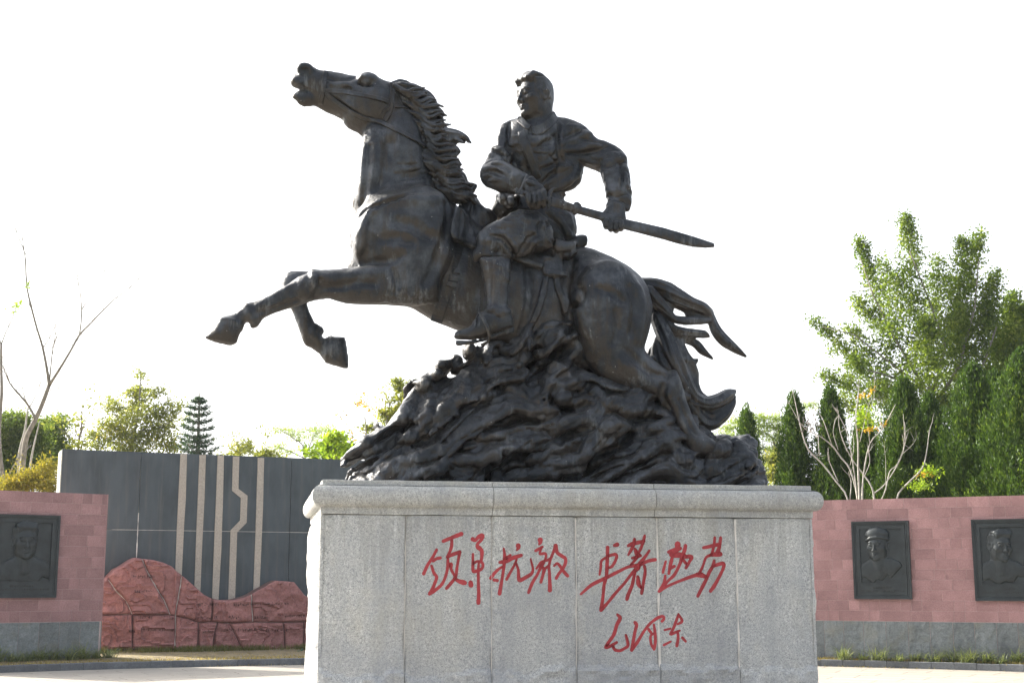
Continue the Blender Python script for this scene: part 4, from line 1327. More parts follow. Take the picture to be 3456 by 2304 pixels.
def mat_granite(name, light, dark, speck=220, tone=.12, stain=.35, bumps=.35, rough=.75, warm=None, use_rand=True):
    m, nt, b = new_mat(name)
    co = coords(nt)
    oi = nt.nodes.new('ShaderNodeObjectInfo')
    off = nt.nodes.new('ShaderNodeVectorMath'); off.operation = 'MULTIPLY_ADD'
    L(nt, co, off.inputs[0]); off.inputs[1].default_value = (1, 1, 1)
    cx = nt.nodes.new('ShaderNodeCombineXYZ')
    L(nt, math_(nt, 'MULTIPLY', oi.outputs['Random'], 37.0), cx.inputs[0]); L(nt, math_(nt, 'MULTIPLY', oi.outputs['Random'], 19.0), cx.inputs[1])
    L(nt, cx.outputs[0], off.inputs[2])
    v = off.outputs[0] if use_rand else co
    n1 = noise(nt, v, speck, 3, .75)
    n2 = noise(nt, v, speck * .32, 3, .7)
    f = math_(nt, 'MULTIPLY_ADD', n2, .45, math_(nt, 'MULTIPLY', n1, .6))
    c = ramp(nt, f, [(.36, dark), (.50, tuple((a + b_) / 2 for a, b_ in zip(light, dark))), (.66, light)])
    big = noise(nt, v, 1.7, 5, .6)
    c = mix(nt, ramp(nt, big, [(.32, g3(stain)), (.62, g3(0))]), c, tuple(a * .62 for a in dark))
    if warm:
        c = mix(nt, ramp(nt, noise(nt, v, 2.6, 4, .6), [(.5, g3(0)), (.78, g3(.5))]), c, warm)
    if use_rand:
        br = math_(nt, 'MULTIPLY_ADD', oi.outputs['Random'], tone * 2, 1 - tone)
        mm = nt.nodes.new('ShaderNodeVectorMath'); mm.operation = 'SCALE'
        L(nt, c, mm.inputs[0]); L(nt, br, mm.inputs['Scale'])
        c = mm.outputs[0]
    L(nt, c, b.inputs['Base Color'])
    b.inputs['Roughness'].default_value = rough
    L(nt, bump(nt, math_(nt, 'MULTIPLY_ADD', noise(nt, v, 30, 5, .6), 1.5, n1), bumps, .006), b.inputs['Normal'])
    return m


def mat_plinth():
    """light grey granite with vertical run-off stains and pale lime at joints"""
    m, nt, b = new_mat('plinth_granite')
    co = coords(nt)
    sx = nt.nodes.new('ShaderNodeSeparateXYZ'); L(nt, co, sx.inputs[0])
    n1 = noise(nt, co, 120, 2, .8)
    n2 = noise(nt, co, 45, 3, .75)
    f = math_(nt, 'MULTIPLY_ADD', n2, .4, math_(nt, 'MULTIPLY', n1, .62))
    c = ramp(nt, f, [(.37, (.15, .155, .16)), (.46, (.37, .375, .365)), (.56, (.52, .52, .50)), (.68, (.80, .80, .77))])
    runs = noise(nt, mapping(nt, co, (6, 6, .55)), 1, 5, .65)
    blot = noise(nt, co, 1.35, 6, .62)
    st = math_(nt, 'MULTIPLY_ADD', runs, .55, math_(nt, 'MULTIPLY', blot, .55))
    c = mix(nt, ramp(nt, st, [(.47, g3(0)), (.66, g3(.55))]), c, (.26, .27, .285))
    c = mix(nt, ramp(nt, noise(nt, mapping(nt, co, (3, 3, 1.2)), 1.0, 4, .6), [(.52, g3(0)), (.75, g3(.35))]), c, (.43, .39, .29))
    c = mix(nt, ramp(nt, noise(nt, mapping(nt, co, (2, 2, 7)), 1.1, 3, .6), [(.55, g3(0)), (.75, g3(.22))]), c, (.24, .26, .30))
    oi = nt.nodes.new('ShaderNodeObjectInfo')
    vm = nt.nodes.new('ShaderNodeVectorMath'); vm.operation = 'SCALE'
    L(nt, c, vm.inputs[0]); L(nt, math_(nt, 'MULTIPLY_ADD', oi.outputs['Random'], .16, .95), vm.inputs['Scale'])
    c = vm.outputs[0]
    # dark run-off under the cornice; darker and bluer towards the foot
    zf = math_(nt, 'MULTIPLY_ADD', noise(nt, mapping(nt, co, (11, 11, .4)), 1, 4, .6), .9, math_(nt, 'MULTIPLY', sx.outputs[2], .28))
    c = mix(nt, ramp(nt, zf, [(.98, g3(0)), (1.16, g3(.28))]), c, (.25, .245, .225))
    c = mix(nt, ramp(nt, math_(nt, 'MULTIPLY_ADD', noise(nt, co, 2.2, 5, .6), 1.1, math_(nt, 'MULTIPLY', sx.outputs[2], -.28)), [(.18, g3(0)), (.50, g3(.5))]), c, (.25, .265, .29))
    L(nt, c, b.inputs['Base Color'])
    b.inputs['Roughness'].default_value = .8
    L(nt, bump(nt, math_(nt, 'MULTIPLY_ADD', noise(nt, co, 14, 5, .6), 2.5, n1), .45, .007), b.inputs['Normal'])
    return m


def mat_simple(name, col, rough=.7, var=.25, scale=6, metal=0.0, bm=.2):
    m, nt, b = new_mat(name)
    co = coords(nt)
    n = noise(nt, co, scale, 5, .6)
    L(nt, ramp(nt, n, [(.3, tuple(c * (1 - var) for c in col)), (.7, tuple(min(1, c * (1 + var)) for c in col))]), b.inputs['Base Color'])
    b.inputs['Roughness'].default_value = rough
    b.inputs['Metallic'].default_value = metal
    L(nt, bump(nt, noise(nt, co, scale * 6, 4, .6), bm, .005), b.inputs['Normal'])
    return m


def mat_black_panel():
    m, nt, b = new_mat('dark_polished_granite')
    co = coords(nt)
    n = noise(nt, co, 220, 2, .7)
    c = ramp(nt, n, [(.3, (.022, .031, .038)), (.7, (.042, .055, .065))])
    dust = noise(nt, mapping(nt, co, (2.2, 2.2, .8)), 1.0, 5, .6)
    c = mix(nt, ramp(nt, dust, [(.36, g3(0)), (.60, g3(.8))]), c, (.072, .090, .104))
    run = noise(nt, mapping(nt, co, (9, 9, .5)), 1.0, 4, .6)
    c = mix(nt, ramp(nt, run, [(.52, g3(0)), (.74, g3(.45))]), c, (.125, .125, .115))
    sm = noise(nt, mapping(nt, co, (1.3, 1.3, 4), (0, .6, 0)), 1.0, 6, .75, 1.5)
    c = mix(nt, ramp(nt, sm, [(.66, g3(0)), (.78, g3(.55))]), c, (.17, .17, .16))
    L(nt, c, b.inputs['Base Color'])
    L(nt, ramp(nt, dust, [(.3, g3(.5)), (.7, g3(.7))]), b.inputs['Roughness'])
    return m


def mat_leaf(name, c1, c2, c3=None, trans=.5, rough=.5):
    """leaf with its own tone per leaf and light coming through"""
    m = bpy.data.materials.new(name)
    m.use_nodes = True
    nt = m.node_tree
    nt.nodes.clear()
    geo = nt.nodes.new('ShaderNodeNewGeometry')
    r = geo.outputs['Random Per Island']
    co = coords(nt)
    cl = noise(nt, co, .9, 2, .5)
    f = math_(nt, 'MULTIPLY_ADD', r, .6, math_(nt, 'MULTIPLY_ADD', cl, .9, -.25))
    stops = [(.12, c1), (.75, c2)] + ([(.97, c3)] if c3 else [])
    c = ramp(nt, f, stops)
    d = nt.nodes.new('ShaderNodeBsdfDiffuse'); L(nt, c, d.inputs[0])
    t = nt.nodes.new('ShaderNodeBsdfTranslucent')
    tc = mix(nt, 1.0, c, (1.0, 1.0, .45), 'MULTIPLY')
    sc = nt.nodes.new('ShaderNodeVectorMath'); sc.operation = 'SCALE'; L(nt, tc, sc.inputs[0]); sc.inputs['Scale'].default_value = 2.0
    L(nt, sc.outputs[0], t.inputs[0])
    g = nt.nodes.new('ShaderNodeBsdfGlossy'); g.inputs['Roughness'].default_value = .35; g.inputs[0].default_value = (.5, .55, .5, 1)
    m1 = nt.nodes.new('ShaderNodeMixShader'); m1.inputs[0].default_value = trans
    L(nt, d.outputs[0], m1.inputs[1]); L(nt, t.outputs[0], m1.inputs[2])
    m2 = nt.nodes.new('ShaderNodeMixShader'); m2.inputs[0].default_value = .03
    L(nt, m1.outputs[0], m2.inputs[1]); L(nt, g.outputs[0], m2.inputs[2])
    o = nt.nodes.new('ShaderNodeOutputMaterial')
    L(nt, m2.outputs[0], o.inputs[0])
    return m


PLG = mat_plinth()
RED_TILE = mat_granite('red_granite', (.42, .245, .24), (.20, .100, .101), speck=150, tone=.11, stain=.5)
RED_ROCK = mat_granite('red_rock', (.43, .205, .190), (.215, .092, .086), speck=60, tone=.07, stain=.45, bumps=.9, rough=.85)
SLATE = mat_granite('slate', (.235, .255, .255), (.10, .115, .12), speck=38, tone=.16, stain=.5, bumps=.9, warm=(.20, .18, .12))
BLACK = mat_black_panel()
STRIP = mat_granite('beige_granite', (.52, .46, .39), (.27, .235, .20), speck=90, tone=.06, stain=.15)
PALE_TILE = mat_granite('pale_wall_tile', (.50, .51, .46), (.33, .34, .31), speck=60, tone=.10, stain=.2)
MORTAR = mat_simple('mortar', (.30, .27, .25), .9)
GROUT = mat_simple('pale_grout', (.60, .57, .53), .9)
REDMORTAR = mat_simple('dusty_joint', (.46, .36, .34), .9)
KERB = mat_granite('kerb_granite', (.16, .17, .18), (.075, .08, .09), speck=60, tone=.14, stain=.4)
PAVE = mat_granite('paving_granite', (.37, .34, .29), (.27, .245, .21), speck=70, tone=.06, stain=.18, bumps=.15)
PLAQUE = mat_simple('plaque_bronze', (.022, .028, .031), .50, .35, 5, .3, .3)
REDPAINT = mat_simple('red_paint', (.40, .034, .044), .5, .18, 14)
BARK = mat_simple('bark', (.20, .18, .15), .9, .35, 9)
BARK_WHITE = mat_simple('pale_bark', (.36, .34, .30), .85, .3, 9)
SOIL = mat_simple('dry_soil', (.20, .16, .09), .95, .35, 4)
GROUND = mat_simple('ground', (.12, .12, .06), .95, .4, .8)
DARK = mat_simple('dark_joint', (.03, .028, .026), .9)
MARK = mat_simple('engraved_dark', (.055, .022, .022), .8)


# ------------------------------------------------------------------ mesh helpers
class MB:
    def __init__(self):
        self.V, self.F, self.n = [], [], 0

    def add(self, V, F):
        self.V.append(np.asarray(V, float).reshape(-1, 3))
        self.F += [tuple(i + self.n for i in f) for f in F]
        self.n += len(self.V[-1])

    def box(self, lo, hi):
        x0, y0, z0 = lo; x1, y1, z1 = hi
        V = [(x0, y0, z0), (x1, y0, z0), (x1, y1, z0), (x0, y1, z0), (x0, y0, z1), (x1, y0, z1), (x1, y1, z1), (x0, y1, z1)]
        self.add(V, [(0, 3, 2, 1), (4, 5, 6, 7), (0, 1, 5, 4), (1, 2, 6, 5), (2, 3, 7, 6), (3, 0, 4, 7)])

    def tube(self, pts, sides=6):
        P = np.array(pts, float)
        if len(P) < 2: return
        d = np.gradient(P[:, :3], axis=0)
        d /= np.linalg.norm(d, axis=1)[:, None] + 1e-9
        ref = np.array([0.31, .95, .05])
        a = np.cross(d, ref); a /= np.linalg.norm(a, axis=1)[:, None] + 1e-9
        b = np.cross(d, a)
        V = []
        for i in range(len(P)):
            for j in range(sides):
                an = 2 * math.pi * j / sides
                V.append(P[i, :3] + (a[i] * math.cos(an) + b[i] * math.sin(an)) * P[i, 3])
        F = []
        for i in range(len(P) - 1):
            for j in range(sides):
                F.append((i * sides + j, i * sides + (j + 1) % sides, (i + 1) * sides + (j + 1) % sides, (i + 1) * sides + j))
        F.append(tuple(range(sides - 1, -1, -1)))
        F.append(tuple((len(P) - 1) * sides + j for j in range(sides)))
        self.add(V, F)

    def prism(self, poly, y0, y1):
        """poly in (x,z), extruded in y"""
        if poly_area(poly) < 0: poly = list(poly)[::-1]
        n = len(poly)
        V = [(p[0], y0, p[1]) for p in poly] + [(p[0], y1, p[1]) for p in poly]
        F = [tuple(range(n)), tuple(range(2 * n - 1, n - 1, -1))]
        for i in range(n):
            j = (i + 1) % n
            F.append((j, i, n + i, n + j))
        self.add(V, F)

    def build(self, name, mat, parent=None, smooth=False):
        return mesh_np(name, np.concatenate(self.V), self.F, mat, parent, smooth)


def poly_area(p):
    p = np.array(p)[:, :2]
    q = np.roll(p, -1, 0)
    return .5 * float((p[:, 0] * q[:, 1] - q[:, 0] * p[:, 1]).sum())


def slab_mesh(w, h, d, nx, nz, fn):
    """block x 0..w, z 0..h, front face at y=0 displaced by fn(x,z) (negative = proud), back at y=d"""
    xs, zs = np.linspace(0, w, nx + 1), np.linspace(0, h, nz + 1)
    X, Z = np.meshgrid(xs, zs, indexing='ij')
    Y = fn(X, Z)
    V = np.stack([X, Y, Z], -1).reshape(-1, 3)
    idx = np.arange((nx + 1) * (nz + 1)).reshape(nx + 1, nz + 1)
    F = [(idx[i, k], idx[i + 1, k], idx[i + 1, k + 1], idx[i, k + 1]) for i in range(nx) for k in range(nz)]
    ring = [idx[i, 0] for i in range(nx + 1)] + [idx[nx, k] for k in range(1, nz + 1)] + [idx[i, nz] for i in range(nx - 1, -1, -1)] + [idx[0, k] for k in range(nz - 1, 0, -1)]
    n0 = len(V)
    B = V[ring].copy(); B[:, 1] = d
    V = np.concatenate([V, B])
    m = len(ring)
    for j in range(m):
        k = (j + 1) % m
        F.append((ring[k], ring[j], n0 + j, n0 + k))
    F.append(tuple(n0 + j for j in range(m)))
    return V, [tuple(int(i) for i in f) for f in F]


# ------------------------------------------------------------------ the plinth
CR['9'] = (1380, 1750, .26361)
CR['a'] = (1900, 1750, .31881)
STROKES = [
    ('9', [[(355, 395, 24), (300, 500, 26), (240, 590, 26), (190, 700, 30)], [(310, 540, 22), (350, 510, 26), (402, 498, 28)],
           [(290, 600, 22), (320, 690, 26), (355, 740, 28), (340, 800, 28), (300, 900, 30), (265, 958, 34)], [(265, 958, 34), (340, 910, 30), (430, 825, 26), (480, 700, 24), (497, 600, 24), (500, 510, 22)],
           [(440, 285, 28), (560, 235, 34), (672, 192, 40)], [(550, 270, 24), (545, 350, 32), (520, 430, 24), (490, 490, 26)], [(490, 490, 24), (560, 455, 32), (650, 425, 36)],
           [(650, 430, 28), (630, 540, 22), (612, 650, 24), (600, 740, 24), (540, 820, 28), (480, 890, 26)], [(500, 510, 22), (500, 600, 28), (540, 575, 36), (540, 640, 26), (570, 700, 22), (600, 750, 22)],
           [(580, 760, 24), (640, 795, 36), (715, 818, 52)]]),
    ('9', [[(820, 260, 44), (850, 272, 32), (900, 225, 38), (942, 216, 46), (925, 270, 32), (880, 320, 24), (885, 360, 44), (930, 400, 36), (935, 470, 32), (925, 545, 24)],
           [(820, 450, 20), (820, 540, 22), (822, 660, 28), (850, 672, 30), (930, 640, 28), (950, 590, 24), (930, 552, 24), (870, 545, 22), (830, 570, 20)],
           [(895, 560, 16), (890, 640, 24), (890, 800, 26), (895, 950, 34), (890, 1075, 36)], [(790, 812, 46), (795, 848, 50)]]),
    ('9', [[(1215, 380, 16), (1225, 450, 24), (1225, 530, 32), (1205, 700, 26), (1180, 850, 30), (1162, 955, 36)], [(1168, 555, 30), (1250, 540, 42), (1330, 500, 38), (1438, 466, 34)], [(1240, 500, 24), (1300, 465, 20)],
           [(1200, 610, 16), (1130, 660, 24), (1050, 758, 24)], [(1095, 780, 22), (1135, 788, 28)], [(1380, 520, 18), (1340, 610, 20), (1290, 700, 24), (1252, 772, 24)],
           [(1370, 560, 18), (1400, 650, 22), (1405, 740, 32), (1420, 785, 38), (1500, 745, 36), (1570, 700, 28), (1588, 640, 22), (1570, 560, 16), (1560, 512, 10)], [(1400, 342, 52), (1400, 370, 36), (1382, 402, 12)]]),
    ('9', [[(1682, 272, 54), (1682, 300, 38), (1668, 325, 16)], [(1622, 408, 22), (1675, 378, 26), (1712, 356, 20)], [(1695, 375, 18), (1680, 420, 18), (1682, 448, 22), (1740, 442, 26), (1755, 470, 20), (1740, 530, 20), (1690, 562, 28), (1632, 636, 12)],
           [(1740, 535, 24), (1790, 520, 22), (1835, 480, 18)], [(1730, 560, 22), (1690, 620, 26), (1640, 720, 24), (1580, 820, 28), (1532, 942, 28)], [(1700, 620, 22), (1732, 642, 36), (1715, 720, 26), (1690, 808, 28)], [(1730, 645, 22), (1790, 600, 22)],
           [(1880, 345, 44), (1860, 400, 26), (1820, 500, 20), (1795, 600, 24), (1800, 700, 26), (1805, 850, 34), (1805, 910, 44)], [(1882, 360, 42), (1900, 430, 32), (1960, 475, 32), (2005, 510, 32), (2000, 580, 30), (1960, 650, 30), (1920, 700, 24), (1887, 758, 26)],
           [(1860, 600, 18), (1900, 570, 22), (1940, 610, 26), (1990, 680, 30), (2033, 728, 28)]]),
    ('a', [[(545, 280, 24), (575, 271, 36)], [(472, 302, 28), (470, 400, 28), (460, 600, 26), (435, 700, 24), (420, 850, 26), (402, 965, 30)], [(402, 965, 30), (470, 890, 22), (560, 780, 22), (650, 680, 22), (720, 590, 24), (790, 520, 44)],
           [(480, 390, 24), (562, 376, 22), (560, 430, 22), (520, 500, 20), (480, 520, 16)], [(480, 400, 16), (410, 440, 18), (400, 520, 18), (388, 588, 14)], [(192, 795, 14), (300, 700, 24), (420, 640, 28), (500, 600, 26), (600, 550, 22), (700, 505, 22), (800, 490, 32)]]),
    ('a', [[(690, 285, 22), (740, 262, 34), (820, 245, 30), (860, 235, 22)], [(757, 215, 26), (740, 290, 28), (692, 380, 16)], [(866, 178, 18), (850, 240, 26), (820, 320, 22), (798, 360, 20)], [(762, 320, 22), (790, 378, 44), (820, 388, 28)],
           [(732, 415, 18), (790, 400, 26)], [(790, 400, 22), (750, 450, 18), (720, 482, 16)], [(915, 335, 16), (870, 400, 24), (820, 462, 32), (790, 520, 44)], [(982, 430, 28), (900, 445, 26), (830, 480, 24)],
           [(762, 560, 24), (732, 700, 28), (690, 800, 30), (677, 848, 28)], [(862, 500, 26), (870, 560, 24), (850, 680, 26), (832, 788, 26)], [(792, 612, 26), (800, 690, 36), (822, 722, 22)]]),
    ('a', [[(1215, 268, 56), (1212, 310, 44), (1180, 350, 50)], [(1120, 350, 28), (1180, 335, 44), (1245, 312, 26)], [(1150, 378, 50), (1240, 382, 48), (1290, 395, 40)], [(1298, 282, 28), (1285, 340, 32), (1260, 400, 32), (1240, 470, 24), (1180, 590, 24), (1120, 650, 18), (1062, 720, 18)],
           [(1160, 400, 24), (1140, 480, 28), (1122, 578, 20)], [(1180, 500, 20), (1130, 530, 22)], [(1090, 450, 14), (1072, 520, 18), (1062, 568, 14)], [(1290, 400, 32), (1362, 400, 32), (1340, 450, 22), (1300, 518, 24)], [(1270, 430, 22), (1300, 470, 24)],
           [(1085, 600, 18), (1070, 690, 26), (1022, 766, 16)], [(1022, 766, 16), (1110, 710, 20), (1250, 650, 20), (1390, 600, 28), (1452, 592, 48), (1510, 612, 28)]]),
    ('a', [[(1487, 305, 22), (1560, 290, 28), (1650, 270, 28)], [(1608, 198, 18), (1600, 270, 22), (1580, 360, 24)], [(1670, 200, 24), (1660, 280, 26), (1640, 350, 42)], [(1580, 376, 36), (1665, 372, 46)], [(1570, 380, 22), (1512, 410, 18), (1480, 500, 18), (1440, 580, 22)],
           [(1600, 442, 22), (1590, 490, 26), (1550, 560, 28), (1520, 630, 28), (1470, 730, 28), (1427, 816, 24)], [(1590, 500, 22), (1690, 470, 32), (1700, 510, 28), (1660, 600, 24), (1600, 710, 30), (1562, 762, 28)]]),
    ('a', [[(577, 1012, 18), (605, 1050, 30), (570, 1120, 28), (540, 1220, 28), (480, 1310, 24), (452, 1358, 26), (500, 1345, 22), (570, 1305, 20)], [(530, 1350, 20), (550, 1383, 22), (600, 1393, 20), (650, 1370, 20), (688, 1340, 24), (680, 1280, 22), (666, 1228, 16)]]),
    ('a', [[(762, 1096, 28), (780, 1120, 28), (765, 1180, 26), (745, 1290, 24), (727, 1386, 28)], [(727, 1386, 26), (790, 1300, 24), (850, 1200, 20), (920, 1110, 20), (1000, 1050, 16), (1058, 1030, 16), (1074, 1055, 16), (1052, 1083, 14)], [(906, 1166, 20), (935, 1203, 22)],
           [(965, 1120, 16), (975, 1200, 20), (980, 1300, 20), (966, 1376, 22)], [(965, 1210, 14), (930, 1240, 18), (935, 1320, 18), (960, 1368, 16)]]),
    ('a', [[(1225, 1007, 14), (1200, 1080, 22), (1170, 1160, 20), (1140, 1220, 20), (1190, 1200, 18), (1238, 1180, 14)], [(1226, 1012, 14), (1262, 1080, 20), (1217, 1113, 14)], [(1080, 1175, 12), (1140, 1160, 14)], [(1215, 1190, 16), (1220, 1260, 22), (1206, 1341, 26)],
           [(1072, 1334, 14), (1143, 1296, 12)], [(1266, 1256, 20), (1300, 1294, 16)]]),
]


def stroke_outline(c, pts, t, grow=0.0, seed=0):
    r = np.random.default_rng(seed)
    P = np.array(subdiv([tuple(p) for p in pts], 4))
    f = CR[c][2] * 2.37e-3
    Q = np.array([loc(c, p[0], p[1], t) for p in P])
    w = P[:, 2] * f / 2 * (1 + r.uniform(-.10, .10, len(P))) + grow
    d = np.gradient(Q, axis=0); d /= np.linalg.norm(d, axis=1)[:, None] + 1e-9
    n = np.stack([-d[:, 1], d[:, 0]], -1)
    Lf, Rt = Q + n * w[:, None], Q - n * w[:, None]
    cap1 = [Q[-1] + w[-1] * (d[-1] * math.sin(a) + n[-1] * math.cos(a)) for a in (math.pi * .25, math.pi * .5, math.pi * .75)]
    cap0 = [Q[0] + w[0] * (-d[0] * math.sin(a) - n[0] * math.cos(a)) for a in (math.pi * .25, math.pi * .5, math.pi * .75)]
    o = [tuple(q) for q in Lf] + [tuple(q) for q in cap1] + [tuple(q) for q in Rt[::-1]] + [tuple(q) for q in cap0]
    if poly_area(o) < 0: o = o[::-1]
    return o


def build_plinth():
    pl = empty('plinth', tuple(ORG), PHI)
    tag(pl, 'grey granite plinth with rounded cornice and red carved calligraphy', 'plinth')
    X = [-1.912, -1.255, -.571, .109, .787, 1.453, 2.112]
    H0 = 2.122
    YF = -PLD / 2
    # cutter for the carved characters
    cut = MB()
    for ci, (c, strokes) in enumerate(STROKES):
        ch = MB()
        for si, st in enumerate(strokes):
            o = stroke_outline(c, st, YF, .0045, ci * 31 + si)
            cut.prism(o, YF - .05, YF + .016 + .0002 * si)
            o2 = stroke_outline(c, st, YF, .006, ci * 31 + si)
            ch.prism(o2, YF + .0075 + .0002 * (si + 12 * (ci % 3)), YF + .05)
        ch.build('carved_character', REDPAINT, pl)
    cutter = cut.build('cutter', REDPAINT, pl)
    r = np.random.default_rng(4)
    for i in range(6):
        w = X[i + 1] - X[i] - .006
        sd = i * 3.3

        def face(x, z, w=w, sd=sd):
            P = np.stack([x * 3 + sd, z * 0 + 3.1, z * 3], -1)
            e = np.minimum(x, w - x)
            y = .004 * fbm(P, 3) + .002 * fbm(P * 9, 2) + (.014 + .010 * vnoise(np.stack([x * 0 + sd, z * 0, z * 8], -1))) * np.exp(-np.maximum(e, 0) / .024) + .006 * np.exp(-e / .1)
            # pitched, broken foot of the slab
            brk = .93 + .05 * vnoise(np.stack([x * 5 + sd, z * 0, z * 0 + 1], -1)) + .03 * vnoise(np.stack([x * 17 + sd, z * 0, z * 0 + 1], -1))
            m = np.clip((brk - z) / .035, 0, 1)
            rr = ridged(np.stack([x * 5 + sd, z * 0, z * 7], -1), 3)
            y = y - m * (.022 + .022 * rr)
            e2 = np.exp(-(H0 - z) / .012)
            return y + .008 * e2
        V, F = slab_mesh(w, H0 - .003, .30, 34, 90, face)
        V[:, 0] += X[i] + .003
        V[:, 1] += YF
        o = mesh_np('granite_slab', V, F, None, pl)
        o.data.materials.append(PLG); o.data.materials.append(REDPAINT)
        if 1 <= i <= 5:
            mod = o.modifiers.new('cut', 'BOOLEAN')
            mod.operation = 'DIFFERENCE'; mod.solver = 'EXACT'; mod.object = cutter; mod.use_self = True
            mod.material_mode = 'TRANSFER'
            dg = bpy.context.evaluated_depsgraph_get()
            me = bpy.data.meshes.new_from_object(o.evaluated_get(dg))
            if len(me.polygons) > 500:
                o.modifiers.clear()
                o.data = me
            else:
                o.modifiers.clear()
            o.data.name = 'granite_slab'
        o.data.polygons.foreach_set('use_smooth', np.zeros(len(o.data.polygons), bool))
    bpy.data.objects.remove(cutter)
    # pale mortar in the joints
    for i in range(1, 6):
        mb = MB()
        wj = [.004, .004, .007, .013, .011][i - 1]
        zs = np.linspace(.02, H0 - .01, 60)
        Lx = X[i] - wj * (.6 + .5 * vnoise(np.stack([zs * 6, zs * 0 + i, zs * 0], -1)))
        Rx = X[i] + wj * (.6 + .5 * vnoise(np.stack([zs * 6, zs * 0 + i + 9, zs * 0], -1)))
        V, F = [], []
        for k, z in enumerate(zs):
            V += [(Lx[k], YF + .0145, z), (X[i], YF + .011, z), (Rx[k], YF + .0145, z), (X[i], YF + .06, z)]
            if k:
                b = k * 4
                F += [(b - 4, b - 3, b + 1, b), (b - 3, b - 2, b + 2, b + 1), (b - 2, b - 1, b + 3, b + 2), (b - 1, b - 4, b, b + 3)]
        F += [(0, 3, 2, 1), (len(V) - 4, len(V) - 3, len(V) - 2, len(V) - 1)]
        mb.add(V, F)
        mb.build('joint_mortar', GROUT, pl)
    # rock-faced side and back slabs
    x0, x1 = X[0], X[-1]

    def rockface(sd, w):
        def fn(x, z):
            P = np.stack([x * 3.5 + sd, z * 0 + sd, z * 4], -1)
            e = np.minimum(np.minimum(x, w - x), np.minimum(z, H0 - z))
            ed = 1 - np.exp(-e / .05)
            return -(.030 + .030 * ridged(P, 3) + .012 * fbm(P * 3, 2)) * ed
        return fn
    for side, sx in ((-1, x0), (1, x1)):
        for k in range(3):
            w = (PLD - .6) / 3 if True else 0
            V, F = slab_mesh(w - .006, H0 - .003, .30, 20, 60, rockface(side * 5 + k, w) if side < 0 else rockface(9 + k, w))
            # rotate so that the face looks outwards along x
            ly = -PLD / 2 + .302 + k * w
            if side < 0:
                V = np.stack([sx + V[:, 1], ly + (w - .006) - V[:, 0], V[:, 2]], -1)
            else:
                V = np.stack([sx - V[:, 1], ly + V[:, 0], V[:, 2]], -1)
            mesh_np('granite_slab', V, F, PLG, pl)
    # rough left cheek of the corner slab
    for side, sx in ((-1, x0), (1, x1)):
        fnr = rockface(3 + side, .3)
        V, F = slab_mesh(.296, H0 - .003, .02, 12, 70, lambda x, z: fnr(x, z) * (.35 + .65 * np.clip(x / .08, 0, 1)))
        if side < 0: V = np.stack([sx + V[:, 1] - .001, -PLD / 2 + .300 - V[:, 0], V[:, 2]], -1)
        else: V = np.stack([sx - V[:, 1] + .001, -PLD / 2 + .003 + V[:, 0], V[:, 2]], -1)
        mesh_np('granite_slab', V, F, PLG, pl)
    for i in range(3):
        w = (x1 - x0) / 3
        V, F = slab_mesh(w - .006, H0 - .003, .30, 24, 50, rockface(20 + i, w))
        V = np.stack([x1 - i * w - V[:, 0], PLD / 2 - V[:, 1], V[:, 2]], -1)
        mesh_np('granite_slab', V, F, PLG, pl)
    mb = MB(); mb.box((x0 + .31, -PLD / 2 + .31, 0), (x1 - .31, PLD / 2 - .31, H0)); mb.build('core', MORTAR, pl)
    # cornice: fascia, roll, top slab, as one profile (o = outwards, z)
    prof = [(-.30, 2.124), (.004, 2.124), (.007, 2.128), (.008, 2.176), (.012, 2.184)]
    for a in np.linspace(-80, 90, 13):
        an = math.radians(a)
        prof.append((.015 + .062 * max(math.cos(an), 0) ** .85, 2.263 + .082 * math.sin(an)))
    prof += [(.03, 2.348), (.004, 2.351), (.001, 2.354), (.001, 2.386), (-.003, 2.390), (-.30, 2.390)]

    def stone(a, b, m0, m1, frame, sd):
        nseg = max(4, int((b - a) / .05))
        V, F = [], []
        np_ = len(prof)
        for i in range(nseg + 1):
            w = i / nseg
            for j, (o_, z) in enumerate(prof):
                xa = a - (o_ if m0 else 0) ; xb = b + (o_ if m1 else 0)
                x = xa + (.0025 if not m0 else 0) + (xb - xa - (.0025 if not m0 else 0) - (.0025 if not m1 else 0)) * w
                nz_ = .0035 * float(vnoise(np.array([x * 6 + sd, z * 8, sd]))) if o_ > -.2 else 0
                V.append(frame(x, o_ + nz_, z + nz_ * .5))
        for i in range(nseg):
            for j in range(np_ - 1):
                F.append((i * np_ + j, (i + 1) * np_ + j, (i + 1) * np_ + j + 1, i * np_ + j + 1))
            F.append((i * np_ + np_ - 1, (i + 1) * np_ + np_ - 1, (i + 1) * np_, i * np_))
        F.append(tuple(range(np_ - 1, -1, -1))[::-1]); F.append(tuple(nseg * np_ + j for j in range(np_ - 1, -1, -1)))
        mesh_np('cornice_stone', V, F, PLG, pl)
    fr = lambda x, o, z: (x, -PLD / 2 - o, z)
    lf = lambda x, o, z: (x0 - o, -x, z)
    rt = lambda x, o, z: (x1 + o, x, z)
    bk = lambda x, o, z: (-x, PLD / 2 + o, z)
    for a, b, m0, m1 in ((x0, -.571, 1, 0), (-.571, .760, 0, 0), (.760, x1, 0, 1)): stone(a, b, m0, m1, fr, 1 + a)
    for a, b, m0, m1 in ((-1, 0, 1, 0), (0, 1, 0, 1)):
        stone(a, b, m0, m1, lf, 5 + a); stone(a, b, m0, m1, rt, 8 + a)
    for a, b, m0, m1 in ((-x1, 0, 1, 0), (0, -x0, 0, 1)): stone(a, b, m0, m1, bk, 11 + a)
    mb = MB(); mb.box((x0 + .30, -PLD / 2 + .30, 2.13), (x1 - .30, PLD / 2 - .30, 2.388)); mb.build('top_slab', PLG, pl)


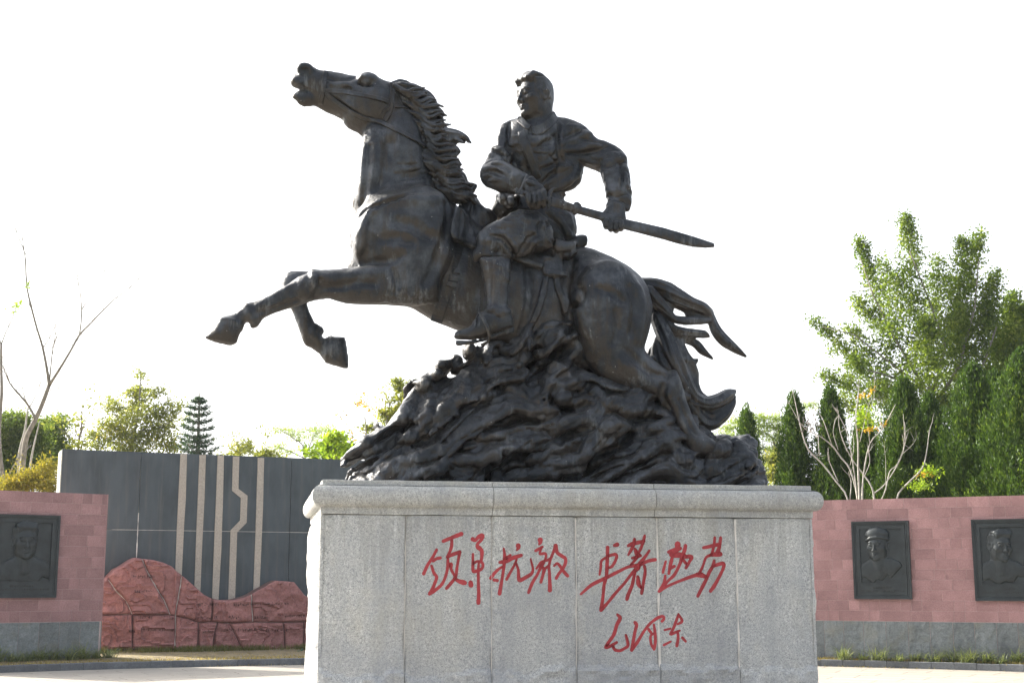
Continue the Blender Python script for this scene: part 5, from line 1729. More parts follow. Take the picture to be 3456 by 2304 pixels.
# ------------------------------------------------------------------ plaza
PC = np.array([ORG[0], ORG[1]])                 # centre of the round plaza
RK = 16.35                                      # inner radius of the kerb


def ring_xy(R, a):
    """a = angle from +Y, clockwise"""
    return np.array([PC[0] + R * math.sin(a), PC[1] + R * math.cos(a)])


def kerb_R(a):
    return RK


def build_ground():
    g = MB()
    n = 64
    V = [(PC[0] + 3500 * math.cos(2 * math.pi * i / n), PC[1] + 3500 * math.sin(2 * math.pi * i / n), -.03) for i in range(n)]
    g.add(V, [tuple(range(n))])
    o = g.build('ground', GROUND); tag(o, kind='structure')
    # paving bed and its slabs
    bed = MB(); n = 96
    bed.add([(PC[0] + (RK + .1) * math.cos(2 * math.pi * i / n), PC[1] + (RK + .1) * math.sin(2 * math.pi * i / n), -.006) for i in range(n)], [tuple(range(n))])
    pav = bed.build('paving', mat_simple('dark_paving_joint', (.10, .09, .08), .95)); tag(pav, kind='structure')
    rest = MB()
    cnt = 0
    cand = []
    R = RK - .01
    rw = .60
    ring = 0
    while R > 2.8:
        k = max(8, int(2 * math.pi * R / 1.2))
        for i in range(k):
            a0 = 2 * math.pi * (i + (.5 if ring % 2 else 0)) / k
            a1 = a0 + 2 * math.pi / k
            cand.append((R - rw, R, a0, a1))
        R -= rw
        ring += 1

    def slab(r0, r1, a0, a1):
        gp = .007
        A = np.linspace(a0 + gp / r1, a1 - gp / r1, 4)
        top, F = [], []
        for a in A: top += [(*ring_xy(r0 + gp, a), 0.0), (*ring_xy(r1 - gp, a), 0.0)]
        V = top + [(x, y, -.03) for x, y, z in top]
        m = len(top)
        for i in range(3): F.append((2 * i, 2 * i + 1, 2 * i + 3, 2 * i + 2))
        ringi = [0, 2, 4, 6, 7, 5, 3, 1]
        for j in range(8): F.append((ringi[j], ringi[(j + 1) % 8], m + ringi[(j + 1) % 8], m + ringi[j]))
        return V, F

    def seen(r, a):
        x, y = ring_xy(r, a)
        if y < 3: return 0
        px = 1728 + x / y * FPX
        if px < -60 or px > 3520: return 0
        d = y
        py = 1965 + 1.6 * FPX / d
        if py > 2330: return 0
        if 1120 < px < 2700: return 0
        return 1.0 / d
    sc = [(seen((c[0] + c[1]) / 2, (c[2] + c[3]) / 2), i) for i, c in enumerate(cand)]
    best = {i for s_, i in sorted(sc, reverse=True)[:300] if s_ > 0}
    for i, c in enumerate(cand):
        V, F = slab(*c)
        if i in best:
            mesh_np('paving_slab', V, F, PAVE, pav)
        else:
            rest.add(V, F)
    o = rest.build('paving_slabs_beyond', PAVE, pav); tag(o, kind='stuff')
    # planting bed behind the kerb
    mb = MB()
    V, F = [], []
    A = np.linspace(-math.pi * .62, math.pi * .62, 120)
    for a in A:
        V += [(*ring_xy(RK + .13, a), .095), (*ring_xy(RK + 1.2, a), .14), (*ring_xy(RK + 9, a), .16), (*ring_xy(RK + 9.4, a), -.1)]
    for i in range(len(A) - 1):
        for j in range(3):
            F.append((i * 4 + j, i * 4 + j + 1, i * 4 + j + 5, i * 4 + j + 4))
    mb.add(V, F)
    o = mb.build('planting_bed', SOIL); tag(o, kind='structure')
    # kerb stones
    kerb = empty('kerb', (PC[0], PC[1], 0)); tag(kerb, kind='structure')
    st = .415 / RK
    r = np.random.default_rng(8)
    a = -.78
    while a < .80:
        w = st
        h = .125 + r.uniform(-.004, .004)
        ro = RK + r.uniform(-.006, .006)
        V = []
        b = .010
        for (rr, zz, sh) in ((ro, -.02, 0), (ro, h - b, 0), (ro + b, h, 1), (ro + .13, h, 1), (ro + .13, -.02, 0)):
            for aa in (a + .003 / RK + sh * b / RK * .5, a + w / 2, a + w - .003 / RK - sh * b / RK * .5):
                x, y = ring_xy(rr, aa)
                V.append((x - PC[0], y - PC[1], zz))
        F = []
        for j in range(5):
            k = (j + 1) % 5
            for q in range(2):
                F.append((j * 3 + q, j * 3 + q + 1, k * 3 + q + 1, k * 3 + q))
        F += [tuple(j * 3 for j in range(5)), tuple(j * 3 + 2 for j in range(4, -1, -1))]
        mesh_np('kerb_stone', V, F, KERB, kerb)
        a += st
    # far hill
    r = np.random.default_rng(2)
    V, F = [], []
    m = 90
    for i in range(m):
        x = -1500 + 3600 * i / (m - 1)
        h = 90 + 235 * math.exp(-((x - 500) / 330) ** 2) + 40 * float(fbm(np.array([x / 260, 0, 1.]), 4)) - 50 * abs(x - 500) / 1500
        V += [(x, 2700, -5), (x, 2950, max(h, 6)), (x, 3600, -5)]
        if i: F += [(3 * i - 3, 3 * i, 3 * i + 1, 3 * i - 2), (3 * i - 2, 3 * i + 1, 3 * i + 2, 3 * i - 1)]
    o = mesh_np('hill', V, F, HILL, smooth=True); tag(o, kind='structure')


def build_haze():
    """thin air between the plaza and the far hill"""
    mb = MB(); mb.box((-3600, -300, -8), (3700, 3700, 420))
    m = bpy.data.materials.new('haze')
    m.use_nodes = True
    nt = m.node_tree
    nt.nodes.clear()
    v = nt.nodes.new('ShaderNodeVolumePrincipled')
    v.inputs['Color'].default_value = (.86, .92, 1.0, 1)
    v.inputs['Density'].default_value = .0003
    v.inputs['Anisotropy'].default_value = .3
    o = nt.nodes.new('ShaderNodeOutputMaterial')
    nt.links.new(v.outputs[0], o.inputs['Volume'])
    h = mb.build('haze', m)
    tag(h, kind='stuff')


HILL = mat_simple('hill_forest', (.07, .10, .06), .95, .3, .01)


# ------------------------------------------------------------------ walls
def wall_frame(name, P, d, label, cat='wall'):
    e = empty(name, (P[0], P[1], 0), math.atan2(d[1], d[0]))
    tag(e, label, cat)
    return e


def red_wall(name, P, d, s0, s1, zb, z1, z2, label, seed, plq):
    """tiled wall: slate foot up to z1, red granite tiles up to z2. Face at local y=0, looks along -y"""
    e = wall_frame(name, P, d, label)
    r = np.random.default_rng(seed)
    mb = MB(); mb.box((s0, .0045, -.1), (s1, .40, z2 - .003)); mb.build('wall_core', REDMORTAR, e)
    # slate slabs
    x = s0
    while x < s1 - .05:
        w = min(.40 + r.uniform(-.03, .03), s1 - x)
        sd = r.uniform(0, 50)

        def fn(X, Z, sd=sd, w=w):
            ed = np.minimum(X, w - X)
            return -(.010 * ridged(np.stack([X * 5 + sd, Z * 0, Z * 5], -1), 3) + .008 * fbm(np.stack([X * 13 + sd, Z * 0, Z * 9], -1), 2)) * np.clip(ed / .03, .0, 1) - .004
        V, F = slab_mesh(w - .008, z1 - zb - .006, .03, 8, 12, fn)
        V[:, 0] += x + .004; V[:, 2] += zb
        mesh_np('slate_slab', V, F, SLATE, e, smooth=False)
        x += w
    # coursed granite tiles
    nrow = 12
    rh = (z2 - z1) / nrow
    cache = {}
    for row in range(nrow):
        x = s0 - r.uniform(0, .3)
        z = z1 + row * rh
        while x < s1:
            w = [.40, .40, .20, .60][r.integers(0, 4)]
            xa, xb = max(x, s0), min(x + w, s1)
            x += w
            if xb - xa < .03: continue
            # leave the wall behind a plaque uncovered only where nothing would show
            key = (round(xb - xa, 3),)
            pr = r.uniform(-.0015, .0015)
            b = .002
            ww, hh = xb - xa - .004, rh - .004
            if key not in cache:
                V = [(0, b, 0), (ww, b, 0), (ww, b, hh), (0, b, hh), (b, 0, b), (ww - b, 0, b), (ww - b, 0, hh - b), (b, 0, hh - b), (0, .03, 0), (ww, .03, 0), (ww, .03, hh), (0, .03, hh)]
                F = [(4, 5, 6, 7), (0, 1, 5, 4), (1, 2, 6, 5), (2, 3, 7, 6), (3, 0, 4, 7), (1, 0, 8, 9), (2, 1, 9, 10), (3, 2, 10, 11), (0, 3, 11, 8)]
                o = mesh_np('granite_tile', V, F, RED_TILE, e)
                cache[key] = o.data
            else:
                o = bpy.data.objects.new('granite_tile', cache[key]); COL.objects.link(o); o.parent = e
            o.location = (xa + .002, pr, z + .002)
    # exposed end faces in granite
    for (xx, sgn) in ((s0, -1), (s1, 1)):
        mb = MB()
        a, b_ = (xx - .02, xx - .001) if sgn < 0 else (xx + .001, xx + .02)
        mb.box((a, .002, z1), (b_, .40, z2)); mb.build('end_slab', RED_TILE, e)
        mb = MB(); mb.box((a, .002, zb), (b_, .40, z1 - .004)); mb.build('end_slab', SLATE, e)
    return e


def build_plaque(P, d, a0, a1, z0, z1, label, kind, grp):
    """bronze plaque with a frame and a portrait bust in relief. a = along the wall"""
    n = np.array([-d[1], d[0]])                     # into the wall
    e = empty('bronze_plaque', (P[0] + d[0] * (a0 + a1) / 2, P[1] + d[1] * (a0 + a1) / 2, (z0 + z1) / 2), math.atan2(d[1], d[0]))
    tag(e, label, 'plaque', grp)
    w, h = a1 - a0, z1 - z0
    x0, x1, b, t = -w / 2, w / 2, -h / 2, h / 2
    mb = MB(); mb.box((x0 + .02, -.030, b + .02), (x1 - .02, -.004, t - .02)); mb.build('back_plate', PLAQUE, e)

    def frame(i0, i1, ya, yb, bb=0.0):
        X0, X1, B, T = x0 + i0, x1 - i0, b + i0, t - i0
        U0, U1, B2, T2 = x0 + i1, x1 - i1, b + i1 + bb, t - i1
        V = [(X0, -.004, B), (X1, -.004, B), (X1, -.004, T), (X0, -.004, T), (X0, ya, B), (X1, ya, B), (X1, ya, T), (X0, ya, T),
             (U0, yb, B2), (U1, yb, B2), (U1, yb, T2), (U0, yb, T2), (U0, -.004, B2), (U1, -.004, B2), (U1, -.004, T2), (U0, -.004, T2)]
        F = []
        for q in range(4):
            j = (q + 1) % 4
            F += [(q, j, 4 + j, 4 + q), (4 + q, 4 + j, 8 + j, 8 + q), (8 + q, 8 + j, 12 + j, 12 + q)]
        return V, F
    mb = MB()
    mb.add(*frame(0, .045, -.075, -.070)); mb.add(*frame(.05, .075, -.060, -.056)); mb.add(*frame(.08, .150, -.062, -.060, .165))
    mb.build('frame', PLAQUE, e)
    # relief bust, sculpted, its back sunk in the plate
    B = Clay((x0 + .13, -.50, b + .26), (x1 - .12, .03, t - .12), .0105)
    W = x1 - x0
    cx, cz = kind['c'][0] * W, kind['c'][1] * W
    S = kind['s'] * W
    build_head(B, np.array([cx, -.03, cz]), kind['yaw'], kind.get('pitch', 0), 0, S, kind.get('hair', True))
    if kind.get('cap'):
        B.ell((cx, -.04, cz + .40 * S), (.41 * S, .42 * S, .26 * S), None, .01)
        B.tube([(cx - .36 * S, -.10, cz + .20 * S, .03), (cx - .2 * S, -.24, cz + .27 * S, .026), (cx, -.28, cz + .30 * S, .026), (cx + .2 * S, -.24, cz + .29 * S, .026), (cx + .37 * S, -.10, cz + .24 * S, .03)], .008)
        B.tube([(cx - .38 * S, -.03, cz + .42 * S, .012), (cx, -.13, cz + .50 * S, .012), (cx + .38 * S, -.03, cz + .46 * S, .012)], .008)
    sh = kind['sh']
    pts = [(cx + px * W * 1.05, cz + (pz + (.09 if pz > -.45 else .03)) * W, -.02) for px, pz in sh]
    B.inflate(pts, .8, .03, cap=.11)
    B.tube([(cx, -.05, cz - .35 * S, .19 * S), (cx, -.03, cz - .80 * S, .20 * S)], .03)
    rr = np.random.default_rng(int(W * 1000) + len(label))
    for q in (-1, 1):
        B.tube([(cx + q * .02 * W, -.085, cz - .62 * S, .012), (cx + q * .09 * W, -.075, cz - .50 * S, .014), (cx + q * .16 * W, -.05, cz - .36 * S, .014)], .008)
        B.tube([(cx + q * .02 * W, -.085, cz - .62 * S, .012), (cx + q * .07 * W, -.078, cz - .80 * S, .012), (cx + q * .12 * W, -.065, cz - .66 * S, .010)], .008)
        for i in range(4):
            B.tube([(cx + q * (.14 + .05 * i) * W, -.055, cz - (.60 + .03 * i) * S, .008), (cx + q * (.10 + .05 * i) * W, -.062, cz - (.95 + rr.uniform(-.05, .05)) * S, .008)], .008)
    B.tube([(cx, -.085, cz - .66 * S, .009), (cx + .01, -.08, cz - 1.1 * S, .009)], .006)
    B.noise_field(lambda Q: fbm(Q * 14, 3) * .006, .03)
    y_ = B.lo[1] + B.h * np.arange(B.n[1])
    B.a = np.maximum(B.a, (y_[None, :, None] + .0 - .0).astype(np.float32))
    V, Q = B.mesh()
    # flatten: relief is shallower than a full head
    V[:, 1] = np.where(V[:, 1] < -.03, -.03 + (V[:, 1] + .03) * .42, V[:, 1])
    mesh_np('portrait_relief', V, Q, PLAQUE, e, smooth=True)
    # raised caption: two lines of small cast characters
    for li, (ww, zz, hh) in enumerate(((.36, b + .225, .042), (.80, b + .160, .040))):
        n_ = max(3, int(ww * W / (hh * 1.12)))
        mb = MB()
        for i in range(n_):
            xc = (i - (n_ - 1) / 2) * hh * 1.12
            for k in range(4):
                if rr.random() < .5:
                    zc = zz + rr.uniform(-.4, .4) * hh
                    mb.box((xc - hh * .42, -.0665, zc - .0022), (xc + hh * rr.uniform(.1, .42), -.055, zc + .0022))
                else:
                    xx = xc + rr.uniform(-.35, .35) * hh
                    mb.box((xx - .0022, -.0665 - .0004 * k, zz - hh * .42), (xx + .0022, -.055, zz + hh * rr.uniform(.1, .42)))
        mb.build('caption_line', DARK, e)['kind'] = 'stuff'
    return e


def build_walls():
    # left red wall
    dl = np.array([1.33, 1.0]); dl /= np.linalg.norm(dl)
    PL = (-8.2, 27.8)
    w = red_wall('red_granite_wall', PL, dl, -3.6, 0.0, .10, .845, 3.36, 'red granite tiled wall on slate foot, left of the black wall', 3, None)
    dr = np.array([2.14, -1.0]); dr /= np.linalg.norm(dr)
    PR = (8.0, 26.9)
    red_wall('red_granite_wall', PR, dr, -5.6, 4.2, .08, .86, 3.235, 'long red granite tiled wall right of the plinth, carrying two bronze plaques', 9, None)
    bust1 = [(-.36, -.50), (-.30, -.42), (-.16, -.33), (.10, -.30), (.24, -.30), (.36, -.36), (.40, -.44), (.28, -.50), (.20, -.60), (.14, -.52), (.06, -.64), (-.02, -.60), (-.10, -.70), (-.22, -.58), (-.33, -.60)]
    bust2 = [(-.36, -.50), (-.28, -.38), (-.14, -.30), (.10, -.28), (.30, -.36), (.42, -.46), (.36, -.56), (.26, -.52), (.18, -.64), (.05, -.62), (-.05, -.68), (-.18, -.58), (-.30, -.60)]
    G = 'bronze portrait plaques on the red walls'

    def plq(P, d, q, label, kind):
        pts = [on_wall(x, y, P, d) for x, y in q]
        a0 = (pts[0][0] + pts[3][0]) / 2; a1 = (pts[1][0] + pts[2][0]) / 2
        z1 = (pts[0][1] + pts[1][1]) / 2; z0 = (pts[2][1] + pts[3][1]) / 2
        build_plaque(P, d, a0, a1, z0, z1, label, kind, G)
        return a0, a1, z0, z1
    A = plq(PR, dr, [(2873, 1760), (3067, 1756), (3081, 2020), (2887, 2021)], 'bronze plaque with relief bust of a young man in a soft cap', {'c': (-.06, .24), 's': .52, 'yaw': -12, 'cap': True, 'hair': False, 'sh': bust1})
    A2 = plq(PR, dr, [(3279, 1754), (3489, 1748), (3502, 2030), (3292, 2023)], 'bronze plaque at right edge with relief bust of a bareheaded man with swept hair', {'c': (-.06, .22), 's': .52, 'yaw': 28, 'sh': bust2})
    A3 = plq(PL, dl, [(-40, 1732), (203, 1740), (184, 2016), (-55, 2016)], 'bronze plaque on the left red wall with frowning bareheaded bust', {'c': (.02, .20), 's': .50, 'yaw': 2, 'sh': bust2})

    # black wall
    PB = np.array([-7.3, 31.0]); db = np.array([2.2, 1.0]); db /= np.linalg.norm(db)
    e = wall_frame('black_granite_wall', PB, db, 'tall black granite panel wall with beige vertical bands behind the red rocks')
    ow = lambda x, y: on_wall(x, y, PB, db)
    sL = ow(207, 1600)[0]; sR = sL + 11.0
    ZT = ow(207, 1519)[1]
    zm = ow(640, 1790)[1]
    js = [sL, ow(469, 1700)[0], ow(980, 1700)[0], ow(980, 1700)[0] + 3.3, sR]
    # a middle joint hidden behind the third band
    for i in range(4):
        for (za, zb2) in ((0.05, zm - .003), (zm + .003, ZT)):
            mb = MB()
            b = .004
            x0_, x1_ = js[i] + .004, js[i + 1] - .004
            V = [(x0_, b, za), (x1_, b, za), (x1_, b, zb2), (x0_, b, zb2), (x0_ + b, 0, za + b), (x1_ - b, 0, za + b), (x1_ - b, 0, zb2 - b), (x0_ + b, 0, zb2 - b), (x0_, .03, za), (x1_, .03, za), (x1_, .03, zb2), (x0_, .03, zb2)]
            mb.add(V, [(4, 5, 6, 7), (0, 1, 5, 4), (1, 2, 6, 5), (2, 3, 7, 6), (3, 0, 4, 7), (1, 0, 8, 9), (2, 1, 9, 10), (3, 2, 10, 11), (0, 3, 11, 8)])
            mb.build('granite_panel', BLACK, e)
    mb = MB(); mb.box((sL + .002, .034, 0), (sR, .62, ZT - .01)); mb.build('wall_core', GROUT, e)
    mb = MB(); mb.box((sL - .004, .005, ZT + .001), (sR, .62, ZT + .03)); mb.build('coping', BLACK, e)
    # pale tiles on the sunlit end
    nrow = 38
    rh = (ZT - .1) / nrow
    tile = None
    r = np.random.default_rng(6)
    for k in range(nrow):
        for q, (ya, yb) in enumerate(((.012, .36), (.366, .60)) if k % 2 else ((.012, .20), (.206, .60))):
            mb = MB()
            mb.box((sL - .016 - r.uniform(0, .004), ya, .1 + k * rh + .009), (sL - .0005, yb, .1 + (k + 1) * rh))
            mb.build('wall_tile', PALE_TILE, e)
    mb = MB(); mb.box((sL - .022, -.006, .05), (sL - .001, .010, ZT)); mb.build('corner_strip', PALE_TILE, e)
    # beige bands
    cy = lambda x, y: (x / 1.95, 1500 + y / 1.95)

    def band(poly, yy=-.022):
        P = [ow(*cy(x, y - (9 if y < 110 else 0))) for x, y in poly]
        if poly_area(P) < 0: P = P[::-1]
        mb = MB(); mb.prism(P[::-1], yy, -.0005); mb.build('beige_band', STRIP, e)
    band([(1187, 71), (1229, 71), (1222, 360), (1212, 500), (1195, 870), (1152, 870), (1163, 560), (1178, 250)])
    band([(1312, 76), (1354, 76), (1345, 350), (1330, 650), (1316, 1000), (1276, 1000), (1292, 560), (1303, 300)])
    band([(1432, 81), (1473, 82), (1467, 350), (1455, 700), (1436, 1030), (1394, 1030), (1412, 560), (1423, 300)])
    band([(1532, 87), (1574, 88), (1568, 290), (1628, 335), (1622, 513), (1560, 575), (1545, 1030), (1501, 1030), (1517, 562), (1579, 498), (1584, 350), (1526, 302)])
    band([(1696, 95), (1737, 96), (1730, 400), (1718, 700), (1704, 1010), (1664, 1010), (1680, 600), (1689, 300)])
    # thin pale line of sealant left of the centre
    for (x0_, x1_) in ((js[1] - .012, js[1] + .010),):
        mb = MB()
        zs = np.linspace(ow(469, 1885)[1], ow(469, 1730)[1], 14)
        V, F = [], []
        for k, z in enumerate(zs):
            wv = .010 + .007 * float(vnoise(np.array([z * 9, 3., 1.])))
            V += [(js[1] - wv, -.002, z), (js[1] + wv, -.002, z), (js[1] + wv, .004, z), (js[1] - wv, .004, z)]
            if k: b = 4 * k; F += [(b - 4, b - 3, b + 1, b), (b - 3, b - 2, b + 2, b + 1), (b - 1, b - 4, b, b + 3)]
        mb.add(V, F); mb.build('joint_sealant', GROUT, e)
    mb = MB(); mb.box((ow(377, 1790)[0], -.0015, zm - .004), (sR, .004, zm + .004)); mb.build('joint_sealant', GROUT, e)

    # the red rocks in front, stacked pieces with deep joints
    PRk = PB + np.array([db[1], -db[0]]) * .46
    rk = empty('red_rock_relief', (PRk[0], PRk[1], 0), math.atan2(db[1], db[0]))
    tag(rk, 'low relief of rough red rocks shaped like mountains before the black wall', 'rock relief')
    orr = lambda x, y: on_wall(x / 1.95, 1500 + y / 1.95, PRk, db)
    top = [(690, 880), (712, 860), (752, 820), (800, 795), (860, 755), (890, 742), (930, 748), (1010, 758), (1075, 775), (1130, 800), (1160, 830), (1195, 858), (1240, 895), (1290, 940), (1340, 985), (1390, 1010), (1430, 1020), (1475, 1023), (1540, 1020), (1600, 1005), (1650, 985), (1690, 960), (1740, 935), (1780, 910), (1815, 893), (1870, 897), (1935, 903), (1965, 940), (2000, 985), (2036, 1010), (2100, 1080), (2200, 1130)]
    pieces = [
        [(640, 930), (690, 880), (712, 868), (712, 890), (760, 960), (810, 1010), (840, 1050), (865, 1108), (690, 1118), (640, 1110)],
        [(712, 864), (752, 820), (800, 795), (860, 755), (890, 742), (930, 748), (975, 850), (1020, 930), (1080, 1030), (1115, 1112), (870, 1118), (845, 1052), (812, 1008), (762, 956), (716, 892)],
        [(934, 749), (1010, 758), (1075, 775), (1130, 800), (1160, 830), (1193, 857), (1178, 960), (1160, 1060), (1150, 1122), (1120, 1115), (1085, 1030), (1025, 930), (980, 850)],
        [(1197, 860), (1240, 895), (1290, 940), (1340, 985), (1392, 1012), (1394, 1100), (1385, 1160), (1310, 1165), (1240, 1140), (1155, 1124), (1164, 1060), (1183, 960)],
        [(1396, 1014), (1430, 1020), (1475, 1023), (1540, 1020), (1600, 1005), (1652, 984), (1655, 1080), (1660, 1162), (1530, 1170), (1390, 1160), (1398, 1100)],
        [(1656, 982), (1690, 960), (1740, 935), (1780, 910), (1815, 893), (1870, 897), (1935, 903), (1965, 940), (2000, 985), (2036, 1010), (2110, 1080), (2200, 1150), (1880, 1164), (1664, 1162), (1660, 1080)],
        [(640, 1115), (690, 1122), (868, 1118), (870, 1200), (868, 1330), (640, 1350)],
        [(873, 1122), (1118, 1120), (1150, 1128), (1152, 1200), (1148, 1340), (873, 1332)],
        [(1156, 1128), (1240, 1146), (1302, 1170), (1300, 1250), (1298, 1345), (1153, 1340)],
        [(1307, 1172), (1385, 1164), (1428, 1168), (1412, 1220), (1400, 1290), (1398, 1345), (1303, 1345)],
        [(1434, 1168), (1508, 1176), (1540, 1240), (1575, 1310), (1590, 1345), (1404, 1345), (1406, 1290), (1418, 1220)],
        [(1514, 1176), (1660, 1168), (1858, 1170), (1868, 1230), (1872, 1345), (1596, 1345), (1580, 1310), (1546, 1240)],
        [(1862, 1170), (1994, 1168), (1996, 1240), (1990, 1345), (1877, 1345), (1873, 1230)],
        [(1999, 1168), (2200, 1156), (2260, 1345), (1996, 1345), (2001, 1240)],
    ]
    RE = -.01

    def rock_rel(NP):
        # chipped facets: stepped noise with slanting ledges
        q = fbm(NP * .9 + 5, 2) * 3.2 + NP[..., 0] * .35 + NP[..., 2] * .5
        st = q - np.floor(q)
        return .050 * ridged(NP, 3) + .060 * (st ** 2.2) + .020 * fbm(NP * 4, 3) + .010 * ridged(NP * 7, 2)

    for pi, pc in enumerate(pieces):
        P = [orr(x, y) for x, y in pc]
        C = np.array(P)
        s0_, z0_ = C.min(0); s1_, z1_ = C.max(0)
        nx, nz = max(6, int((s1_ - s0_) / .03)), max(6, int((z1_ - z0_) / .03))
        xs, zs = np.linspace(s0_, s1_, nx), np.linspace(z0_, z1_, nz)
        X, Z = np.meshgrid(xs, zs, indexing='ij')
        # signed distance to the outline; grid points outside are pulled on to it
        d2 = np.full(X.shape, 1e9); NX, NZ = X.copy(), Z.copy(); ins = np.zeros(X.shape, bool)
        for a, b in zip(C, np.roll(C, -1, 0)):
            ee = b - a
            w_ = np.clip(((X - a[0]) * ee[0] + (Z - a[1]) * ee[1]) / max(ee @ ee, 1e-9), 0, 1)
            qx, qz = a[0] + w_ * ee[0], a[1] + w_ * ee[1]
            dd = (X - qx) ** 2 + (Z - qz) ** 2
            m_ = dd < d2
            d2 = np.where(m_, dd, d2); NX = np.where(m_, qx, NX); NZ = np.where(m_, qz, NZ)
            c = (a[1] > Z) != (b[1] > Z)
            if abs(ee[1]) > 1e-9: ins ^= c & (X < ee[0] * (Z - a[1]) / ee[1] + a[0])
        X2, Z2 = np.where(ins, X, NX), np.where(ins, Z, NZ)
        dd = np.where(ins, np.sqrt(d2), 0)
        NP = np.stack([X2 * 2.2, X2 * 0 + pi * 3.1, Z2 * 2.6], -1)
        rel = rock_rel(NP)
        Y = -(.035 + .05 * math.sin(pi * 2.3) * .4 + rel) * (1 - np.exp(-dd / .014)) + RE
        V = np.stack([X2, Y, Z2], -1).reshape(-1, 3)
        idx = np.arange(nx * nz).reshape(nx, nz)
        F = []
        for i in range(nx - 1):
            for k in range(nz - 1):
                q = (idx[i, k], idx[i + 1, k], idx[i + 1, k + 1], idx[i, k + 1])
                if ins[i, k] or ins[i + 1, k] or ins[i + 1, k + 1] or ins[i, k + 1]: F.append(tuple(int(v) for v in q))
        n0 = len(V)
        bnd = [(p[0], RE, p[1]) for p in P] + [(p[0], .44, p[1]) for p in P]
        V = np.concatenate([V, np.array(bnd)])
        m = len(P)
        for j in range(m):
            k = (j + 1) % m
            F.append((n0 + j, n0 + k, n0 + m + k, n0 + m + j))
        mesh_np('rock_piece', V, F, RED_ROCK, rk, smooth=False)
    # dark backing that shows as the joints, with mortar in some of them
    big = [orr(x, y) for x, y in top] + [orr(2200, 1345), orr(640, 1350), orr(640, 930)]
    ctr = np.mean(np.array(big), 0)
    shr = [tuple(ctr + (np.array(p) - ctr) * np.array([.985, .975])) for p in big]
    if poly_area(shr) > 0: shr = shr[::-1]
    mb = MB(); mb.prism(shr, RE + .006, .42); mb.build('rock_backing', mat_simple('dark_red_joint_fill', (.13, .075, .068), .9), rk)
    for line in ([(933, 752), (978, 850), (1022, 930), (1082, 1030), (1118, 1116)], [(1195, 862), (1180, 960), (1162, 1060), (1152, 1124), (1152, 1210), (1150, 1320)], [(714, 888), (762, 958), (812, 1008), (842, 1052), (868, 1112)], [(1654, 985), (1657, 1080), (1662, 1160)]):
        P = [orr(x, y) for x, y in line]
        mb = MB(); mb.tube([(p[0] + .008 * float(vnoise(np.array([p[1] * 9, 2., 5.]))), RE - .002 + .01 * float(vnoise(np.array([p[1] * 7, 8., 5.]))), p[1], .009 + .005 * float(vnoise(np.array([p[1] * 14, p[0] * 5, 1.])))) for p in subdiv(P, 10)], 5)
        mb.build('joint_mortar', GROUT, rk)
    # carved writing on the rocks, worn to short dark marks
    rr = np.random.default_rng(12)
    PO = [[orr(x, y) for x, y in pc] for pc in pieces]

    def face_at(x, z):
        for pi, P in enumerate(PO):
            inside, dm = False, 1e9
            for (ax_, az_), (bx_, bz_) in zip(P, P[1:] + P[:1]):
                if (az_ > z) != (bz_ > z) and x < (bx_ - ax_) * (z - az_) / (bz_ - az_) + ax_: inside = not inside
                L2 = max((bx_ - ax_) ** 2 + (bz_ - az_) ** 2, 1e-9)
                w_ = min(max(((x - ax_) * (bx_ - ax_) + (z - az_) * (bz_ - az_)) / L2, 0), 1)
                dm = min(dm, math.hypot(x - ax_ - w_ * (bx_ - ax_), z - az_ - w_ * (bz_ - az_)))
            if inside:
                NP = np.array([x * 2.2, pi * 3.1, z * 2.6])
                rel = float(rock_rel(NP))
                return -(.035 + .05 * math.sin(pi * 2.3) * .4 + rel) * (1 - math.exp(-dm / .014)) + RE
        return None
    for (x0_, x1_, y) in ((870, 1010, 868), (880, 1000, 962), (1290, 1430, 1048), (1530, 1640, 1050), (1660, 1890, 1046), (1280, 1420, 1136), (1500, 1570, 1134), (1655, 1760, 1134), (1870, 1995, 1124),
                         (845, 885, 1218), (925, 1150, 1216), (1310, 1400, 1222), (1470, 1890, 1216), (915, 1000, 1134), (1080, 1140, 1134)):
        mb = MB()
        x = x0_
        while x < x1_:
            for k in range(rr.integers(2, 5)):
                s_, z_ = orr(x + rr.uniform(0, 9), y + rr.uniform(-7, 7))
                yy = face_at(s_, z_)
                if yy is None: continue
                if rr.random() < .5: mb.box((s_ - .022, yy - .004, z_ - .004), (s_ + .022, yy + .03, z_ + .004))
                else: mb.box((s_ - .004, yy - .0045, z_ - .024), (s_ + .004, yy + .03, z_ + .024))
            x += 15
        if mb.n: mb.build('carved_line', MARK, rk)['kind'] = 'stuff'
    return PB, db
# ------------------------------------------------------------------ vegetation
CR['r'] = (2400, 700, .66963)      # right-hand trees
CR['l'] = (0, 650, .66964)         # left-hand trees
CR['b'] = (1100, 1050, .42517)

LEAF_FICUS = mat_leaf('ficus_leaf', (.045, .080, .016), (.135, .185, .035), (.28, .32, .08), .45)
LEAF_JUNIPER = mat_leaf('juniper_needle', (.014, .036, .008), (.060, .105, .020), (.17, .22, .045), .34)
LEAF_BUSH = mat_leaf('bush_leaf', (.045, .080, .022), (.12, .165, .04), (.24, .27, .08), .45)  # lightened: some distance haze is put into the leaf colour
LEAF_YEL = mat_leaf('yellow_green_leaf', (.085, .105, .030), (.19, .205, .055), (.33, .26, .08), .5)  # paler tones here stand in for haze over the far trees
LEAF_OLIVE = mat_leaf('olive_leaf', (.10, .10, .02), (.20, .17, .03), (.30, .20, .05), .5)
LEAF_BRIGHT = mat_leaf('bright_leaf', (.08, .14, .015), (.17, .24, .025), (.34, .30, .04), .55)
LEAF_ORANGE = mat_leaf('orange_leaf', (.22, .13, .02), (.34, .21, .03), (.42, .30, .05), .5)
